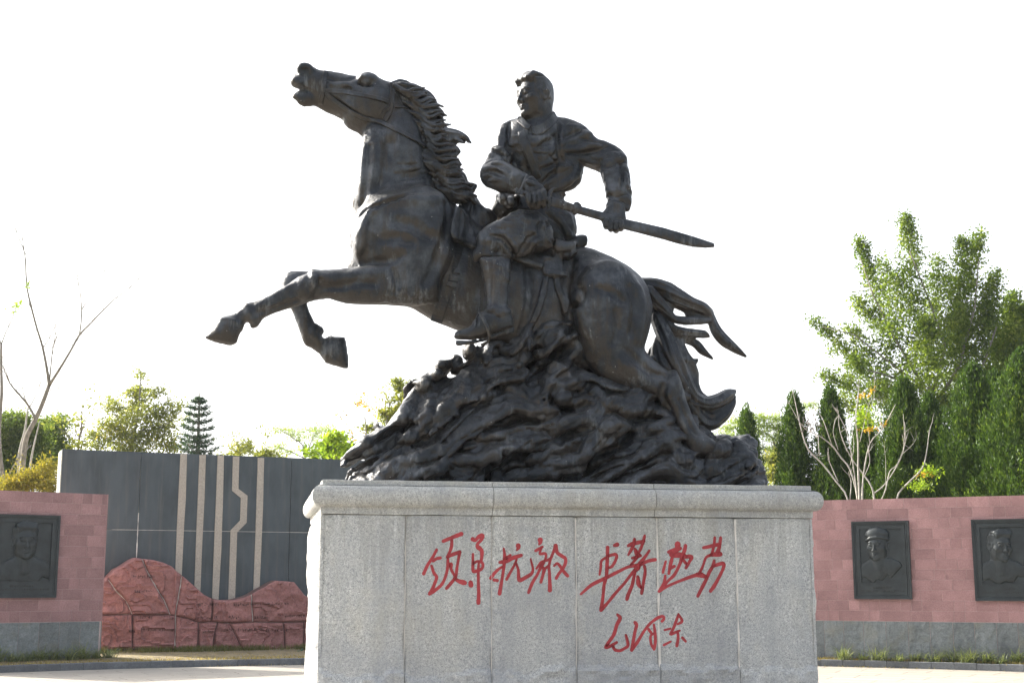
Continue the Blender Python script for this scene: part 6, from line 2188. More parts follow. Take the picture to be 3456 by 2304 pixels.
LEAF_ARAU = mat_leaf('araucaria_needle', (.018, .045, .028), (.040, .075, .045), (.07, .11, .07), .22)
LEAF_PALE = mat_leaf('feathery_leaf', (.15, .20, .07), (.22, .28, .10), (.30, .34, .15), .5)
GRASS_DRY = mat_leaf('dry_grass_blade', (.20, .15, .06), (.32, .26, .12), (.42, .36, .20), .35)
GRASS_GREEN = mat_leaf('green_grass_blade', (.07, .085, .028), (.16, .15, .06), (.30, .25, .13), .35)
STRAP = mat_leaf('strap_leaf', (.10, .13, .06), (.22, .25, .14), (.50, .50, .34), .3)


def P3(c, x, y, Y):
    return at_dist(*px_of(c, x, y), Y)


def leaves(name, C, size, mat, parent=None, seed=0, aspect=.5, droop=.0, bias=None, flat_=0.0, jitter=.35):
    """one mesh of folded leaves at points C; bias = preferred direction of the leaf axis (n,3)"""
    r = np.random.default_rng(seed)
    n = len(C)
    a = r.normal(size=(n, 3))
    if bias is not None: a = a * .55 + bias
    a[:, 2] -= droop
    a /= np.linalg.norm(a, axis=1)[:, None] + 1e-9
    b = r.normal(size=(n, 3))
    b[:, 2] *= (1 - flat_)
    b -= a * (a * b).sum(1)[:, None]
    b /= np.linalg.norm(b, axis=1)[:, None] + 1e-9
    s = size * (1 + jitter * r.uniform(-1, 1, n))[:, None]
    w = s * aspect * .5
    nn = np.cross(a, b)
    V = np.stack([C, C + a * s * .45 + b * w + nn * w * .35, C + a * s, C + a * s * .45 - b * w + nn * w * .35], 1).reshape(-1, 3)
    i = np.arange(n)[:, None] * 4
    F = np.concatenate([i + [0, 1, 2], i + [0, 2, 3]], 0)
    o = mesh_np(name, V, F, mat, parent)
    o['kind'] = 'stuff'
    return o


def limb_pts(c, pts, Y, seed=0, wob=.0, dY=0.0):
    """crop pixels (x,y,r_px) -> world points with radius; depth wanders a little"""
    r = np.random.default_rng(seed)
    out = []
    f = CR[c][2] * Y / FPX
    y0 = Y
    for k, (x, y, rad) in enumerate(pts):
        p = P3(c, x, y, y0)
        out.append((p[0], p[1], p[2], rad * f))
        y0 += dY * .3 + r.uniform(-wob, wob)
    return out


def twigs_from(pts, n, length, r, spread=.8, up=.4, rad=.012):
    """side twigs growing off a limb (world polyline with radius)"""
    P = np.array(pts)
    out = []
    for _ in range(n):
        k = r.uniform(.15, .98) * (len(P) - 1)
        i = int(min(k, len(P) - 2)); w = k - i
        p = P[i] * (1 - w) + P[i + 1] * w
        d = P[i + 1, :3] - P[i, :3]; d = d / (np.linalg.norm(d) + 1e-9)
        v = d * .8 + r.normal(size=3) * spread + np.array([0, 0, up])
        v /= np.linalg.norm(v)
        L_ = length * r.uniform(.5, 1.2)
        q = [(*p[:3], min(p[3] * .6, rad))]
        for j in range(1, 4):
            v = v + r.normal(size=3) * .18 + np.array([0, 0, .08]); v /= np.linalg.norm(v)
            p2 = np.array(q[-1][:3]) + v * L_ / 3
            q.append((*p2, q[0][3] * (1 - j / 3.6)))
        out.append(q)
    return out


def tree_root(name, c, x, Y, label, cat='tree', group=None):
    p = P3(c, x, 1300, Y)
    e = empty(name, (p[0], Y, 0))
    tag(e, label, cat, group)
    return e


def shift(pts, e):
    o = np.array(e.location)
    return [(q[0] - o[0], q[1] - o[1], q[2] - o[2]) + tuple(q[3:]) for q in pts]


def plume_points(c, plumes, Y, r, dens, tuft=.16, per=9, depth=1.0):
    """foliage points: each plume is an axis (x0,y0)->(x1,y1) with radius in crop px at its foot"""
    f = CR[c][2] * Y / FPX
    pts = []
    for (x0, y0, x1, y1, rad, *ex) in plumes:
        dY0 = ex[0] if ex else r.uniform(-1, 1) * depth
        dY1 = dY0 + r.uniform(-.5, .5) * depth
        a, b = P3(c, x0, y0, Y + dY0), P3(c, x1, y1, Y + dY1)
        ln = np.linalg.norm(b - a)
        n = int(dens * (ln * rad * f) * (1 + rad * f))
        w = r.random(n) ** .85
        ctr = a + (b - a) * w[:, None]
        R = rad * f * (1 - w ** 1.6) ** .75 + .05
        # push tufts toward the outside so that the shape keeps holes and ledges
        v = r.normal(size=(n, 3)); v /= np.linalg.norm(v, axis=1)[:, None]
        rr = R * r.random(n) ** .42
        ledge = 1 + .35 * np.sin(w * ln * 5.5 + dY0 * 9) * np.sign(v[:, 0])
        q = ctr + v * (rr * ledge)[:, None]
        q[:, 2] += .22 * rr * np.abs(v[:, 0])
        pts.append(q)
    T = np.concatenate(pts)
    # tufts
    L_ = np.repeat(T, per, 0) + r.normal(size=(len(T) * per, 3)) * tuft * np.array([1, 1, .8])
    return L_


def build_ficus():
    Y = 43
    e = tree_root('ficus_tree', 'r', 1180, Y, 'big bright green leafy tree with upswept plumes behind the junipers at right')
    r = np.random.default_rng(21)
    pl = [(1000, 900, 745, 165, 105), (1060, 850, 985, 38, 105), (880, 930, 515, 560, 75), (1100, 760, 1145, 235, 75), (1180, 800, 1358, 125, 105), (1230, 820, 1272, 155, 95), (1300, 900, 1440, 325, 120),
          (1400, 950, 1530, 432, 125), (930, 700, 868, 245, 55), (860, 960, 560, 840, 70), (900, 860, 690, 600, 85), (1480, 1000, 1590, 500, 150), (1100, 1000, 1090, 560, 150), (940, 980, 700, 760, 90),
          (1250, 1000, 1250, 520, 170), (1000, 1020, 800, 900, 110), (800, 1000, 570, 960, 60), (820, 1010, 620, 1020, 55), (1100, 1080, 940, 960, 120), (1300, 1100, 1150, 950, 150), (1560, 1100, 1500, 640, 150), (760, 960, 680, 860, 80),
          (900, 700, 720, 440, 70), (1000, 620, 930, 330, 70), (1350, 700, 1400, 470, 100), (1150, 560, 1200, 340, 70), (1650, 900, 1700, 480, 160), (1420, 1080, 1380, 820, 140)]
    pts = plume_points('r', pl, Y, r, 58, .12, 14, 1.1)
    print('ficus', len(pts))
    pts = shift_np(pts, e)
    leaves('crown', pts, .095, LEAF_FICUS, e, 3, .6)
    mb = MB()
    tr = limb_pts('r', [(1150, 1800, 26), (1160, 1400, 24), (1150, 1100, 20), (1100, 900, 14)], Y, 1, .1)
    mb.tube(shift(tr, e), 8)
    mb.build('trunk', BARK, e, True)
    mb = MB()
    for i, l in enumerate([[(1140, 1060, 12), (1050, 900, 9), (960, 870, 7), (850, 835, 5), (790, 820, 3)], [(1120, 950, 10), (1180, 700, 8), (1100, 470, 5), (1000, 220, 3)], [(1130, 1000, 12), (1250, 800, 9), (1330, 500, 5), (1350, 250, 3)],
                           [(1150, 1050, 12), (1350, 850, 8), (1440, 600, 5)], [(1100, 950, 9), (950, 700, 6), (820, 450, 4), (750, 250, 2)], [(1060, 900, 7), (900, 780, 5), (720, 640, 3), (560, 600, 2)], [(1080, 1000, 8), (900, 930, 6), (700, 1000, 4), (600, 1000, 2)]]):
        mb.tube(shift(limb_pts('r', l, Y, i, .3), e), 5)
    mb.build('limb', BARK, e, True)
    # second darker tree mass behind, just reaching in from the right edge
    e2 = tree_root('ficus_tree', 'r', 1640, Y + 4, 'bright green tree cut by the right edge behind the tall junipers')
    pts = plume_points('r', [(1600, 1100, 1590, 500, 140), (1700, 1100, 1680, 480, 200), (1540, 1050, 1520, 520, 120), (1460, 1050, 1470, 620, 120)], Y + 4, r, 60, .15, 12, 1)
    leaves('crown', shift_np(pts, e2), .09, LEAF_BUSH, e2, 4, .55)
    mb = MB(); mb.tube(shift(limb_pts('r', [(1650, 1800, 24), (1660, 1100, 14), (1650, 700, 6)], Y + 4, 1, .1), e2), 7); mb.build('trunk', BARK, e2, True)


def shift_np(P, e):
    return P - np.array(e.location)


def build_junipers():
    specs = [(215, 175, 1070, 105, 34.5, 'lowest conical juniper, directly right of the rock base of the statue'),
             (405, 418, 1012, 135, 34.0, 'dark conical juniper between the lowest one and the bare shrub'),
             (590, 602, 975, 150, 33.6, 'conical juniper behind the left stems of the bare shrub'),
             (770, 770, 1110, 170, 35.5, 'short juniper hidden deep behind the middle of the bare shrub'),
             (965, 968, 930, 215, 34.0, 'broad dark juniper behind the right stems of the bare shrub'),
             (1110, 1100, 1010, 190, 35.0, 'juniper tucked behind the bare shrub and left of the broad one'),
             (1390, 1425, 905, 220, 34.2, 'juniper half hidden between the two rightmost ones'),
             (1250, 1320, 862, 250, 32.8, 'broad juniper with several tips, second from the right edge'),
             (1500, 1560, 800, 290, 31.5, 'tallest juniper at the right edge, leaning tips and sunlit sprays')]
    for i, (cx, ax_, ay, hw, Y, lab) in enumerate(specs):
        e = tree_root('juniper_tree', 'r', cx, Y, lab, group='conical junipers behind the right wall')
        r = np.random.default_rng(50 + i)
        f = CR['r'][2] * Y / FPX
        top = P3('r', ax_, ay, Y)
        base = np.array([P3('r', cx, ay, Y)[0], Y, .2])
        Hh = top[2] - base[2]
        R0 = hw * f * 1.36
        # many upward sprays like small flames
        n = int(520 * Hh / 5 * (R0 / .6))
        tips, axs, cen = [], [], []
        w = r.random(n) ** 1.15
        an = r.uniform(0, 2 * math.pi, n)
        twist = an + w * 5
        lump = 1 + .17 * np.sin(3 * twist) + .12 * np.sin(5 * an + 9 * w) + .14 * r.normal(size=n)
        rad = R0 * (1 - w) ** .80 * lump + .04
        rad = np.where(w < .12, rad * (.8 + w), rad)
        cx_ = base + (top - base) * w[:, None]
        start = cx_ + np.stack([np.cos(an) * rad * .62, np.sin(an) * rad * .62, -rad * .15], -1)
        end = cx_ + np.stack([np.cos(an) * rad, np.sin(an) * rad, rad * .3 + r.uniform(.30, .75, n) * (1 - w * .4)], -1)
        per = 36
        k = r.random((n, per, 1)) ** .8
        P = start[:, None] + (end - start)[:, None] * k
        P = P + r.normal(size=P.shape) * (.10 * (1 - k) + .022)
        d = (end - start); d /= np.linalg.norm(d, axis=1)[:, None]
        bias = np.repeat(d[:, None], per, 1) * 1.3 + np.array([0, 0, .5])
        leaves('crown', shift_np(P.reshape(-1, 3), e), .082, LEAF_JUNIPER, e, 60 + i, .36, bias=bias.reshape(-1, 3))
        ni = int(1900 * Hh / 5 * (R0 / .6))
        wi = r.random(ni) ** 1.1
        ai = r.uniform(0, 2 * math.pi, ni)
        ri = R0 * (1 - wi) ** .80 * .72 * r.random(ni) ** .5
        Ci = base + (top - base) * wi[:, None] + np.stack([np.cos(ai) * ri, np.sin(ai) * ri, np.zeros(ni)], -1)
        leaves('inner_foliage', shift_np(Ci, e), .17, LEAF_JUNIPER, e, 160 + i, .5, bias=np.tile([0, 0, .8], (ni, 1)))
        mb = MB()
        mb.tube([(base[0] - e.location[0], 0, 0, .09), (base[0] - e.location[0], 0, Hh * .5, .07), (top[0] - e.location[0], 0, Hh * .93, .02)], 7)
        mb.build('trunk', BARK, e, True)


def build_bare_shrub():
    Y = 29.3
    e = tree_root('bare_shrub', 'r', 760, Y, 'leafless shrub with many pale crooked stems behind the right wall', 'shrub')
    S = [[(745, 1700, 13), (748, 1475, 12), (742, 1330, 10), (740, 1180, 8), (728, 1060, 6), (740, 960, 5), (748, 870, 2)], [(760, 1700, 10), (762, 1480, 9), (768, 1350, 8), (800, 1190, 6), (860, 1120, 5), (905, 1040, 4), (930, 990, 2)],
         [(735, 1700, 10), (738, 1470, 9), (700, 1320, 8), (655, 1260, 8), (610, 1200, 7), (545, 1150, 5), (480, 1120, 4), (440, 1070, 2)], [(740, 1480, 7), (722, 1340, 6), (700, 1200, 5), (680, 1120, 4), (640, 1040, 3), (610, 990, 1)],
         [(830, 1700, 11), (822, 1470, 10), (805, 1400, 8), (765, 1340, 7), (700, 1250, 5), (650, 1130, 4), (640, 1020, 2)], [(822, 1440, 8), (870, 1400, 6), (920, 1330, 5), (965, 1240, 5), (975, 1150, 4), (968, 1040, 2)],
         [(940, 1700, 10), (935, 1475, 9), (980, 1400, 8), (1060, 1320, 7), (1085, 1240, 5), (1100, 1130, 4), (1118, 1070, 2)], [(700, 1700, 9), (690, 1475, 8), (630, 1380, 8), (560, 1290, 8), (490, 1220, 7), (455, 1120, 6), (428, 1000, 4), (402, 875, 2)],
         [(850, 1490, 6), (880, 1420, 6), (900, 1330, 5), (940, 1290, 4), (980, 1180, 3), (975, 1080, 1)], [(640, 1380, 5), (600, 1290, 4), (590, 1260, 3)], [(700, 1470, 5), (706, 1380, 4), (690, 1340, 2)], [(610, 1200, 5), (560, 1060, 4), (520, 1010, 3), (510, 930, 1)],
         [(540, 1150, 4), (545, 1250, 3)], [(800, 1190, 4), (790, 1060, 3), (820, 960, 2), (822, 830, 1)], [(860, 1120, 3), (850, 1050, 2), (835, 960, 1)], [(750, 1180, 4), (790, 1010, 3), (810, 960, 1)], [(965, 1240, 3), (1010, 1200, 2), (1035, 1165, 1)],
         [(880, 1400, 3), (880, 1280, 2), (872, 1200, 1)], [(455, 1100, 3), (400, 1000, 2), (372, 955, 1)], [(640, 1220, 4), (615, 1130, 3), (630, 1060, 2)], [(700, 1300, 3), (720, 1200, 3), (700, 1060, 2), (690, 1020, 1)], [(770, 1360, 4), (800, 1280, 3), (790, 1200, 2)]]
    r = np.random.default_rng(5)
    for i, l in enumerate(S):
        mb = MB()
        pts = limb_pts('r', l, Y + (i % 3 - 1) * .25, i, .12)
        sm = [tuple(q) for q in subdiv(pts, 3)]
        mb.tube(shift([(q[0], q[1], q[2], max(q[3] * .50, .004)) for q in sm], e), 6)
        for t in twigs_from(pts[len(pts) // 2:], 3, .28, r, .6, .5, .007): mb.tube(shift(t, e), 4)
        mb.build('stem', BARK_WHITE, e, True)
    for (cx, cy, rx, ry, n, mat) in ((770, 1040, 60, 40, 240, LEAF_BRIGHT), (760, 945, 22, 12, 22, LEAF_ORANGE), (812, 916, 12, 6, 12, LEAF_ORANGE), (790, 1118, 42, 5, 34, LEAF_ORANGE), (860, 1095, 14, 6, 14, LEAF_ORANGE), (790, 1080, 55, 26, 150, LEAF_BRIGHT),
                                     (1090, 1330, 60, 22, 200, LEAF_BRIGHT), (1050, 1400, 55, 22, 200, LEAF_BRIGHT), (1070, 1345, 50, 10, 40, LEAF_ORANGE)):
        C = np.array([P3('r', cx + rx * r.normal() * .6, cy + ry * r.normal() * .6, Y + r.normal() * .25) for _ in range(n)])
        leaves('leaf_cluster', shift_np(C, e), .085, mat, e, int(cx + cy), .38)
    # dark seed pods at the left
    C = np.array([P3('r', 510 + 26 * r.normal(), 1090 + 26 * r.normal(), Y + r.normal() * .1) for _ in range(60)])
    leaves('seed_pods', shift_np(C, e), .10, BARK, e, 9, .3, droop=1.0)


def sparse_tree(name, c, cx, Y, label, limbs, blobs, mat, size, group=None, tuft=.13, per=7, dens=1.0, seed=0, bark=None, flat_=.0, cat='tree', tw=10, twl=.6, aspect=.5):
    e = tree_root(name, c, cx, Y, label, cat, group)
    r = np.random.default_rng(seed)
    mb = MB(); allp = []
    for i, l in enumerate(limbs):
        pts = limb_pts(c, l, Y, seed + i, .25)
        sm = [tuple(q) for q in subdiv(pts, 3)]
        mb.tube(shift([(q[0], q[1], q[2], max(q[3], .005)) for q in sm], e), 6)
        ts = twigs_from(pts, tw, twl, r, .7, .4, .012)
        for t in ts: mb.tube(shift(t, e), 4)
        allp += [t[-1][:3] for t in ts] + [t[2][:3] for t in ts]
        mb.build('trunk' if i == 0 else 'branch', bark or BARK, e, True)
        mb = MB()
    f = CR[c][2] * Y / FPX
    T = []
    for (x, y, rx, ry, n) in blobs:
        n = int(n * dens)
        v = r.normal(size=(n, 3)); v /= np.linalg.norm(v, axis=1)[:, None]
        k = r.random(n)[:, None] ** .45
        q = P3(c, x, y, Y + r.uniform(-.5, .5))
        T.append(q + v * k * np.array([rx * f, rx * f * .8, ry * f]))
    if allp and blobs: T.append(np.array(allp)[:: max(1, len(allp) // 60)])
    if T:
        T = np.concatenate(T)
        Lp = np.repeat(T, per, 0) + r.normal(size=(len(T) * per, 3)) * tuft * np.array([1, 1, .6])
        leaves('crown', shift_np(Lp, e), size, mat, e, seed, aspect, flat_=flat_)
    return e


def build_left_trees():
    r = np.random.default_rng(77)
    Y = 33.5
    e = tree_root('bare_tree', 'l', 110, Y, 'tall leafless tree with forked grey trunk behind the left red wall')
    mb = MB()
    tr = limb_pts('l', [(95, 1900, 17), (105, 1500, 16), (118, 1340, 14), (135, 1230, 13), (180, 1140, 12), (215, 1060, 11), (248, 968, 10)], Y, 1, .05)
    mb.tube(shift([tuple(q) for q in subdiv(tr, 3)], e), 9); mb.build('trunk', BARK, e, True)
    for i, l in enumerate([[(248, 970, 8), (235, 880, 7), (214, 775, 6), (185, 680, 5), (160, 585, 5), (135, 470, 4), (125, 310, 3.4), (95, 232, 2.6), (68, 150, 1.8), (58, 50, 1)],
                           [(125, 312, 2.6), (110, 200, 2), (118, 130, 1.4), (142, 35, .8)], [(130, 312, 2), (134, 270, 1), (118, 240, .8)],
                           [(250, 968, 8), (290, 905, 7), (330, 840, 6), (365, 780, 5.4), (400, 717, 5), (460, 655, 4.2), (522, 590, 3.6), (580, 535, 3), (640, 490, 2.2), (700, 430, 1.4), (742, 402, .8)],
                           [(400, 717, 4), (408, 660, 3.6), (411, 590, 3.2), (405, 510, 2.6), (392, 435, 2), (378, 320, .9)], [(411, 592, 2.8), (440, 545, 2.2), (475, 480, 1.8), (510, 428, 1.5), (550, 340, 1.1), (572, 240, .7)], [(522, 590, 2.2), (515, 500, 1.6), (508, 420, 1.2), (505, 360, .7)],
                           [(250, 950, 4), (258, 860, 3.4), (268, 780, 2.8), (300, 690, 2), (318, 650, 1)], [(215, 785, 3), (250, 730, 2.4), (285, 660, 1.8), (320, 590, 1.2), (345, 520, .7)], [(392, 440, 1.4), (350, 400, .8)],
                           [(180, 1140, 7), (145, 1075, 6), (100, 1020, 5), (50, 960, 4), (15, 880, 2)], [(50, 960, 3), (30, 900, 2), (0, 850, 1)], [(145, 1075, 4), (120, 1020, 2.4), (110, 940, 1.6), (135, 830, .8)], [(150, 1080, 3), (190, 1000, 2), (210, 940, .8)],
                           [(158, 585, 2.4), (130, 520, 1.6), (110, 440, 1), (105, 400, .7)], [(640, 490, 1.6), (690, 450, 1.2), (720, 380, .6)], [(580, 535, 1.6), (600, 480, 1), (595, 460, .7)], [(265, 785, 2), (240, 700, 1.4), (200, 660, .8)], [(270, 770, 2), (280, 680, 1.4), (270, 600, .7)],
                           [(415, 690, 2), (440, 640, 1.4), (455, 600, .7)], [(250, 1000, 2.4), (280, 970, 1.6), (305, 1000, .9)]]):
        mb = MB()
        pts = limb_pts('l', l, Y, i, .10)
        sm = [tuple(q) for q in subdiv(pts, 3)]
        mb.tube(shift([(q[0], q[1], q[2], max(q[3] * 1.1, .009)) for q in sm], e), 6)
        for t in twigs_from(pts[1:] if len(pts) > 2 else pts, 8, .75, r, .5, .5, .009): mb.tube(shift(t, e), 3)
        mb.build('limb', BARK, e, True)
    # second bare tree, at the left edge
    e = tree_root('bare_tree', 'l', 8, Y - .6, 'thin bare tree cut by the left edge, few yellow leaves high up')
    mb = MB()
    tr = limb_pts('l', [(35, 1900, 13), (20, 1480, 11), (5, 1360, 10), (-4, 1200, 9), (8, 1020, 8), (6, 880, 7), (5, 765, 6)], Y - .6, 2, .05)
    mb.tube(shift([tuple(q) for q in subdiv(tr, 3)], e), 8); mb.build('trunk', BARK, e, True)
    for i, l in enumerate([[(5, 768, 4), (30, 700, 3), (60, 640, 2.6), (78, 585, 2), (110, 510, 1.6), (130, 480, 1.2), (150, 440, .7)], [(5, 770, 4), (-20, 650, 3), (-40, 500, 1)], [(20, 1480, 5), (60, 1390, 4), (100, 1330, 3), (160, 1270, 2)], [(120, 1500, 4), (190, 1450, 4), (262, 1420, 3)], [(215, 1510, 4), (262, 1450, 3), (268, 1430, 2)]]):
        mb = MB(); pts = limb_pts('l', l, Y - .6, i, .06); mb.tube(shift(pts, e), 5)
        for t in twigs_from(pts, 4, .4, r, .5, .5, .006): mb.tube(shift(t, e), 3)
        mb.build('limb', BARK, e, True)
    C = np.array([P3('l', 84 + 22 * r.normal(), 572 + 14 * r.normal(), Y - .6 + .2 * r.normal()) for _ in range(60)] + [P3('l', 140 + 8 * r.normal(), 458 + 8 * r.normal(), Y - .6) for _ in range(14)])
    leaves('leaf_cluster', shift_np(C, e), .09, LEAF_BRIGHT, e, 4, .5)
    # pale stems beside the trunk
    e = tree_root('slender_tree', 'l', 140, Y + 1, 'slender pale twin stems just right of the forked bare trunk')
    mb = MB()
    for l in [[(148, 1900, 9), (145, 1500, 7), (150, 1400, 6), (165, 1300, 5), (200, 1150, 2)], [(90, 1900, 9), (92, 1420, 8), (100, 1300, 7), (125, 1200, 6), (140, 1080, 3)]]:
        mb.tube(shift([tuple(q) for q in subdiv(limb_pts('l', l, Y + 1, 3, .05), 3)], e), 7)
    mb.build('trunk', BARK_WHITE, e, True)

    sparse_tree('green_tree', 'l', 60, 41, 'dense dark green leafy tree behind the bare trunks at far left', [[(60, 1900, 18), (62, 1400, 14), (50, 1250, 8)], [(60, 1400, 8), (160, 1250, 5)]],
                [(20, 1200, 90, 90, 300), (-20, 1350, 110, 100, 300), (90, 1170, 80, 60, 220), (150, 1250, 90, 90, 300), (60, 1320, 110, 90, 360), (170, 1370, 80, 80, 220), (60, 1450, 120, 60, 240)], LEAF_BUSH, .10, seed=31, tuft=.17, per=13)
    sparse_tree('green_tree', 'l', 250, 43, 'rounder green tree between the bare trunk and the black wall', [[(250, 1900, 14), (255, 1450, 10), (250, 1250, 5)]],
                [(240, 1180, 60, 46, 170), (290, 1200, 44, 60, 130), (240, 1270, 80, 60, 240), (300, 1290, 60, 40, 130), (230, 1350, 80, 50, 200), (316, 1150, 16, 40, 36), (200, 1240, 60, 50, 160)], LEAF_BUSH, .09, seed=32, tuft=.16, per=13, dens=.8)
    sparse_tree('yellow_shrub', 'l', 190, 31.5, 'feathery yellow-green shrub over the left red wall beside the black wall', [[(190, 1700, 6), (200, 1500, 5), (240, 1400, 2)], [(190, 1600, 5), (130, 1480, 4), (60, 1440, 2)]],
                [(70, 1470, 70, 34, 130), (150, 1450, 60, 50, 160), (220, 1430, 50, 50, 150), (240, 1380, 30, 30, 60), (20, 1490, 50, 30, 80), (250, 1480, 40, 40, 110)], LEAF_OLIVE, .085, seed=33, tuft=.12, per=9, cat='shrub', aspect=.3)
    sparse_tree('yellowing_tree', 'l', 680, 46, 'loose yellow-green tree with a tall spire behind the black wall', [[(650, 1900, 12), (655, 1330, 9), (690, 1150, 6), (705, 1000, 4), (708, 900, 1.5)], [(660, 1290, 5), (600, 1150, 3), (560, 1080, 1.5)], [(670, 1260, 5), (780, 1120, 3), (850, 1040, 1.5)], [(650, 1310, 5), (540, 1240, 3), (470, 1220, 1.5)], [(700, 1200, 4), (820, 1180, 3), (910, 1100, 1.5)]],
                [(705, 900, 26, 20, 26), (712, 925, 22, 10, 14), (700, 1000, 50, 34, 90), (660, 1010, 30, 20, 40), (690, 1060, 60, 50, 130), (770, 1010, 50, 22, 60), (800, 1000, 18, 14, 20), (580, 1080, 46, 36, 90), (560, 1040, 16, 22, 22), (640, 1130, 80, 60, 220), (760, 1110, 80, 60, 200), (850, 1100, 50, 40, 90), (900, 1080, 26, 20, 30), (540, 1170, 60, 36, 110), (480, 1220, 40, 30, 60),
                 (600, 1220, 90, 60, 260), (720, 1220, 100, 70, 330), (830, 1200, 80, 70, 200), (500, 1270, 60, 40, 110), (680, 1290, 130, 50, 320), (860, 1280, 70, 50, 170), (920, 1140, 24, 14, 22)], LEAF_YEL, .095, seed=34, tuft=.13, per=9, dens=.50)
    # norfolk pine: straight trunk with flat tiers
    Y = 44
    e = tree_root('norfolk_pine', 'l', 1000, Y, 'dark tiered pine tree with flat layered branches behind the black wall')
    f = CR['l'][2] * Y / FPX
    top = P3('l', 1005, 1005, Y); bx = P3('l', 998, 1330, Y)[0]
    mb = MB(); mb.tube(shift([(bx, Y, 0, .16), (bx, Y, top[2] * .6, .10), (top[0], Y, top[2], .015)], e), 7); mb.build('trunk', BARK, e, True)
    tiers = [(1020, 10), (1040, 30), (1072, 50), (1105, 62), (1140, 66), (1180, 78), (1215, 70), (1240, 86), (1262, 84), (1290, 108), (1318, 70), (1340, 118), (1370, 100), (1400, 120)]
    rr = np.random.default_rng(8)
    C, B_ = [], []
    brm = MB()
    for ty, hw in tiers:
        z = P3('l', 1000, ty, Y)[2]
        xc = bx + (top[0] - bx) * min(1, z / top[2])
        nb = 7
        a0 = rr.uniform(0, 6)
        for k in range(nb):
            an = a0 + 2 * math.pi * k / nb + rr.uniform(-.15, .15)
            L_ = hw * f * rr.uniform(.85, 1.1)
            d = np.array([math.cos(an), math.sin(an), 0])
            P = [np.array([xc, Y, z - .12])]
            for j in range(1, 6):
                w = j / 5
                P.append(np.array([xc, Y, z - .12]) + d * L_ * w + np.array([0, 0, (-.10 * w + .42 * w * w) * L_]))
            brm.tube(shift([(*p, .02 * (1 - i / 6)) for i, p in enumerate(P)], e), 4)
            P = np.array(P)
            m = int(12 + 46 * L_)
            w = rr.random(m) ** .7 * 4.98
            i = w.astype(int); w -= i
            q = P[i] * (1 - w)[:, None] + P[i + 1] * w[:, None]
            side = np.cross(d, [0, 0, 1])
            sp = rr.uniform(-1, 1, m) * .20 * np.minimum(1, L_)
            q = q + side * sp[:, None] + rr.normal(size=(m, 3)) * .018
            C.append(np.repeat(q, 3, 0) + rr.normal(size=(m * 3, 3)) * np.array([.02, .02, .008]))
            B_.append(np.repeat(d[None] * .9 + side * np.sign(sp)[:, None] * .8 + [0, 0, .10], 3, 0))
    brm.build('branch_tiers', BARK, e, True)
    leaves('crown', shift_np(np.concatenate(C), e), .12, LEAF_ARAU, e, 5, .16, bias=np.concatenate(B_))
    # small trees peeping over the black wall
    sparse_tree('young_tree', 'l', 1215, 47, 'small sparse green tree over the black wall, right of the tiered pine', [[(1190, 1900, 5), (1195, 1330, 4), (1200, 1250, 2)], [(1160, 1400, 2), (1172, 1210, .8)]],
                [(1240, 1262, 36, 22, 50), (1200, 1290, 36, 26, 60), (1250, 1300, 34, 26, 60), (1190, 1330, 40, 26, 60), (1100, 1330, 22, 16, 22)], LEAF_YEL, .10, seed=36, tuft=.13, per=6, dens=.6)
    sparse_tree('young_tree', 'l', 1340, 48, 'low sparse sapling over the black wall above its right half', [[(1350, 1900, 4), (1345, 1290, 2), (1362, 1200, .8)]],
                [(1320, 1325, 46, 16, 60), (1360, 1310, 26, 14, 30), (1400, 1330, 30, 12, 26)], LEAF_YEL, .12, seed=37, tuft=.12, per=6, dens=.8)
    sparse_tree('bright_tree', 'l', 1680, 45, 'bright yellow-green broad-leaved tree just left of the statue rock base', [[(1680, 1900, 7), (1690, 1330, 5), (1700, 1240, 2)], [(1690, 1340, 3), (1600, 1290, 1)]],
                [(1700, 1240, 50, 24, 60), (1640, 1280, 50, 26, 60), (1700, 1290, 70, 36, 110), (1590, 1320, 60, 24, 70), (1660, 1335, 90, 22, 120), (1750, 1300, 30, 36, 50), (1540, 1300, 26, 12, 20)], LEAF_BRIGHT, .13, seed=38, tuft=.14, per=6, dens=.6)
    sparse_tree('feathery_tree', 'l', 1500, 56, 'pale feathery thin-crowned tree far behind the black wall', [[(1520, 1900, 6), (1540, 1340, 4), (1480, 1240, 2), (1400, 1190, 1)], [(1540, 1340, 3), (1580, 1230, 2), (1640, 1190, 1)], [(1540, 1340, 3), (1430, 1290, 2), (1380, 1280, 1)]],
                [(1420, 1195, 40, 10, 26), (1480, 1210, 50, 12, 36), (1560, 1200, 60, 14, 44), (1640, 1195, 50, 14, 36), (1520, 1240, 70, 16, 44), (1400, 1280, 40, 12, 26), (1450, 1310, 50, 12, 30), (1600, 1230, 40, 14, 26)], LEAF_PALE, .10, seed=39, tuft=.16, per=8, flat_=.5, tw=14, twl=.9, aspect=.3)
    # leafy sprays and twigs showing left of the rock, above the plinth
    sparse_tree('autumn_tree', 'b', 560, 38, 'sparse yellowing tree peeping out left of the rocks behind the plinth', [[(520, 1900, 10), (500, 1200, 8), (480, 900, 6), (520, 700, 4), (600, 600, 2)], [(500, 1000, 5), (560, 820, 4), (620, 720, 2)], [(480, 900, 5), (500, 760, 3), (508, 700, 1.4)]],
                [(560, 560, 34, 22, 34), (600, 610, 60, 36, 80), (670, 640, 40, 34, 60), (600, 700, 60, 20, 44), (480, 810, 60, 24, 60), (560, 800, 44, 30, 60), (500, 860, 56, 26, 60), (600, 780, 30, 40, 50), (350, 930, 50, 26, 44), (700, 600, 30, 60, 50), (640, 860, 90, 80, 150)], LEAF_YEL, .10, seed=40, tuft=.09, per=6, dens=.8, tw=8, twl=.4)
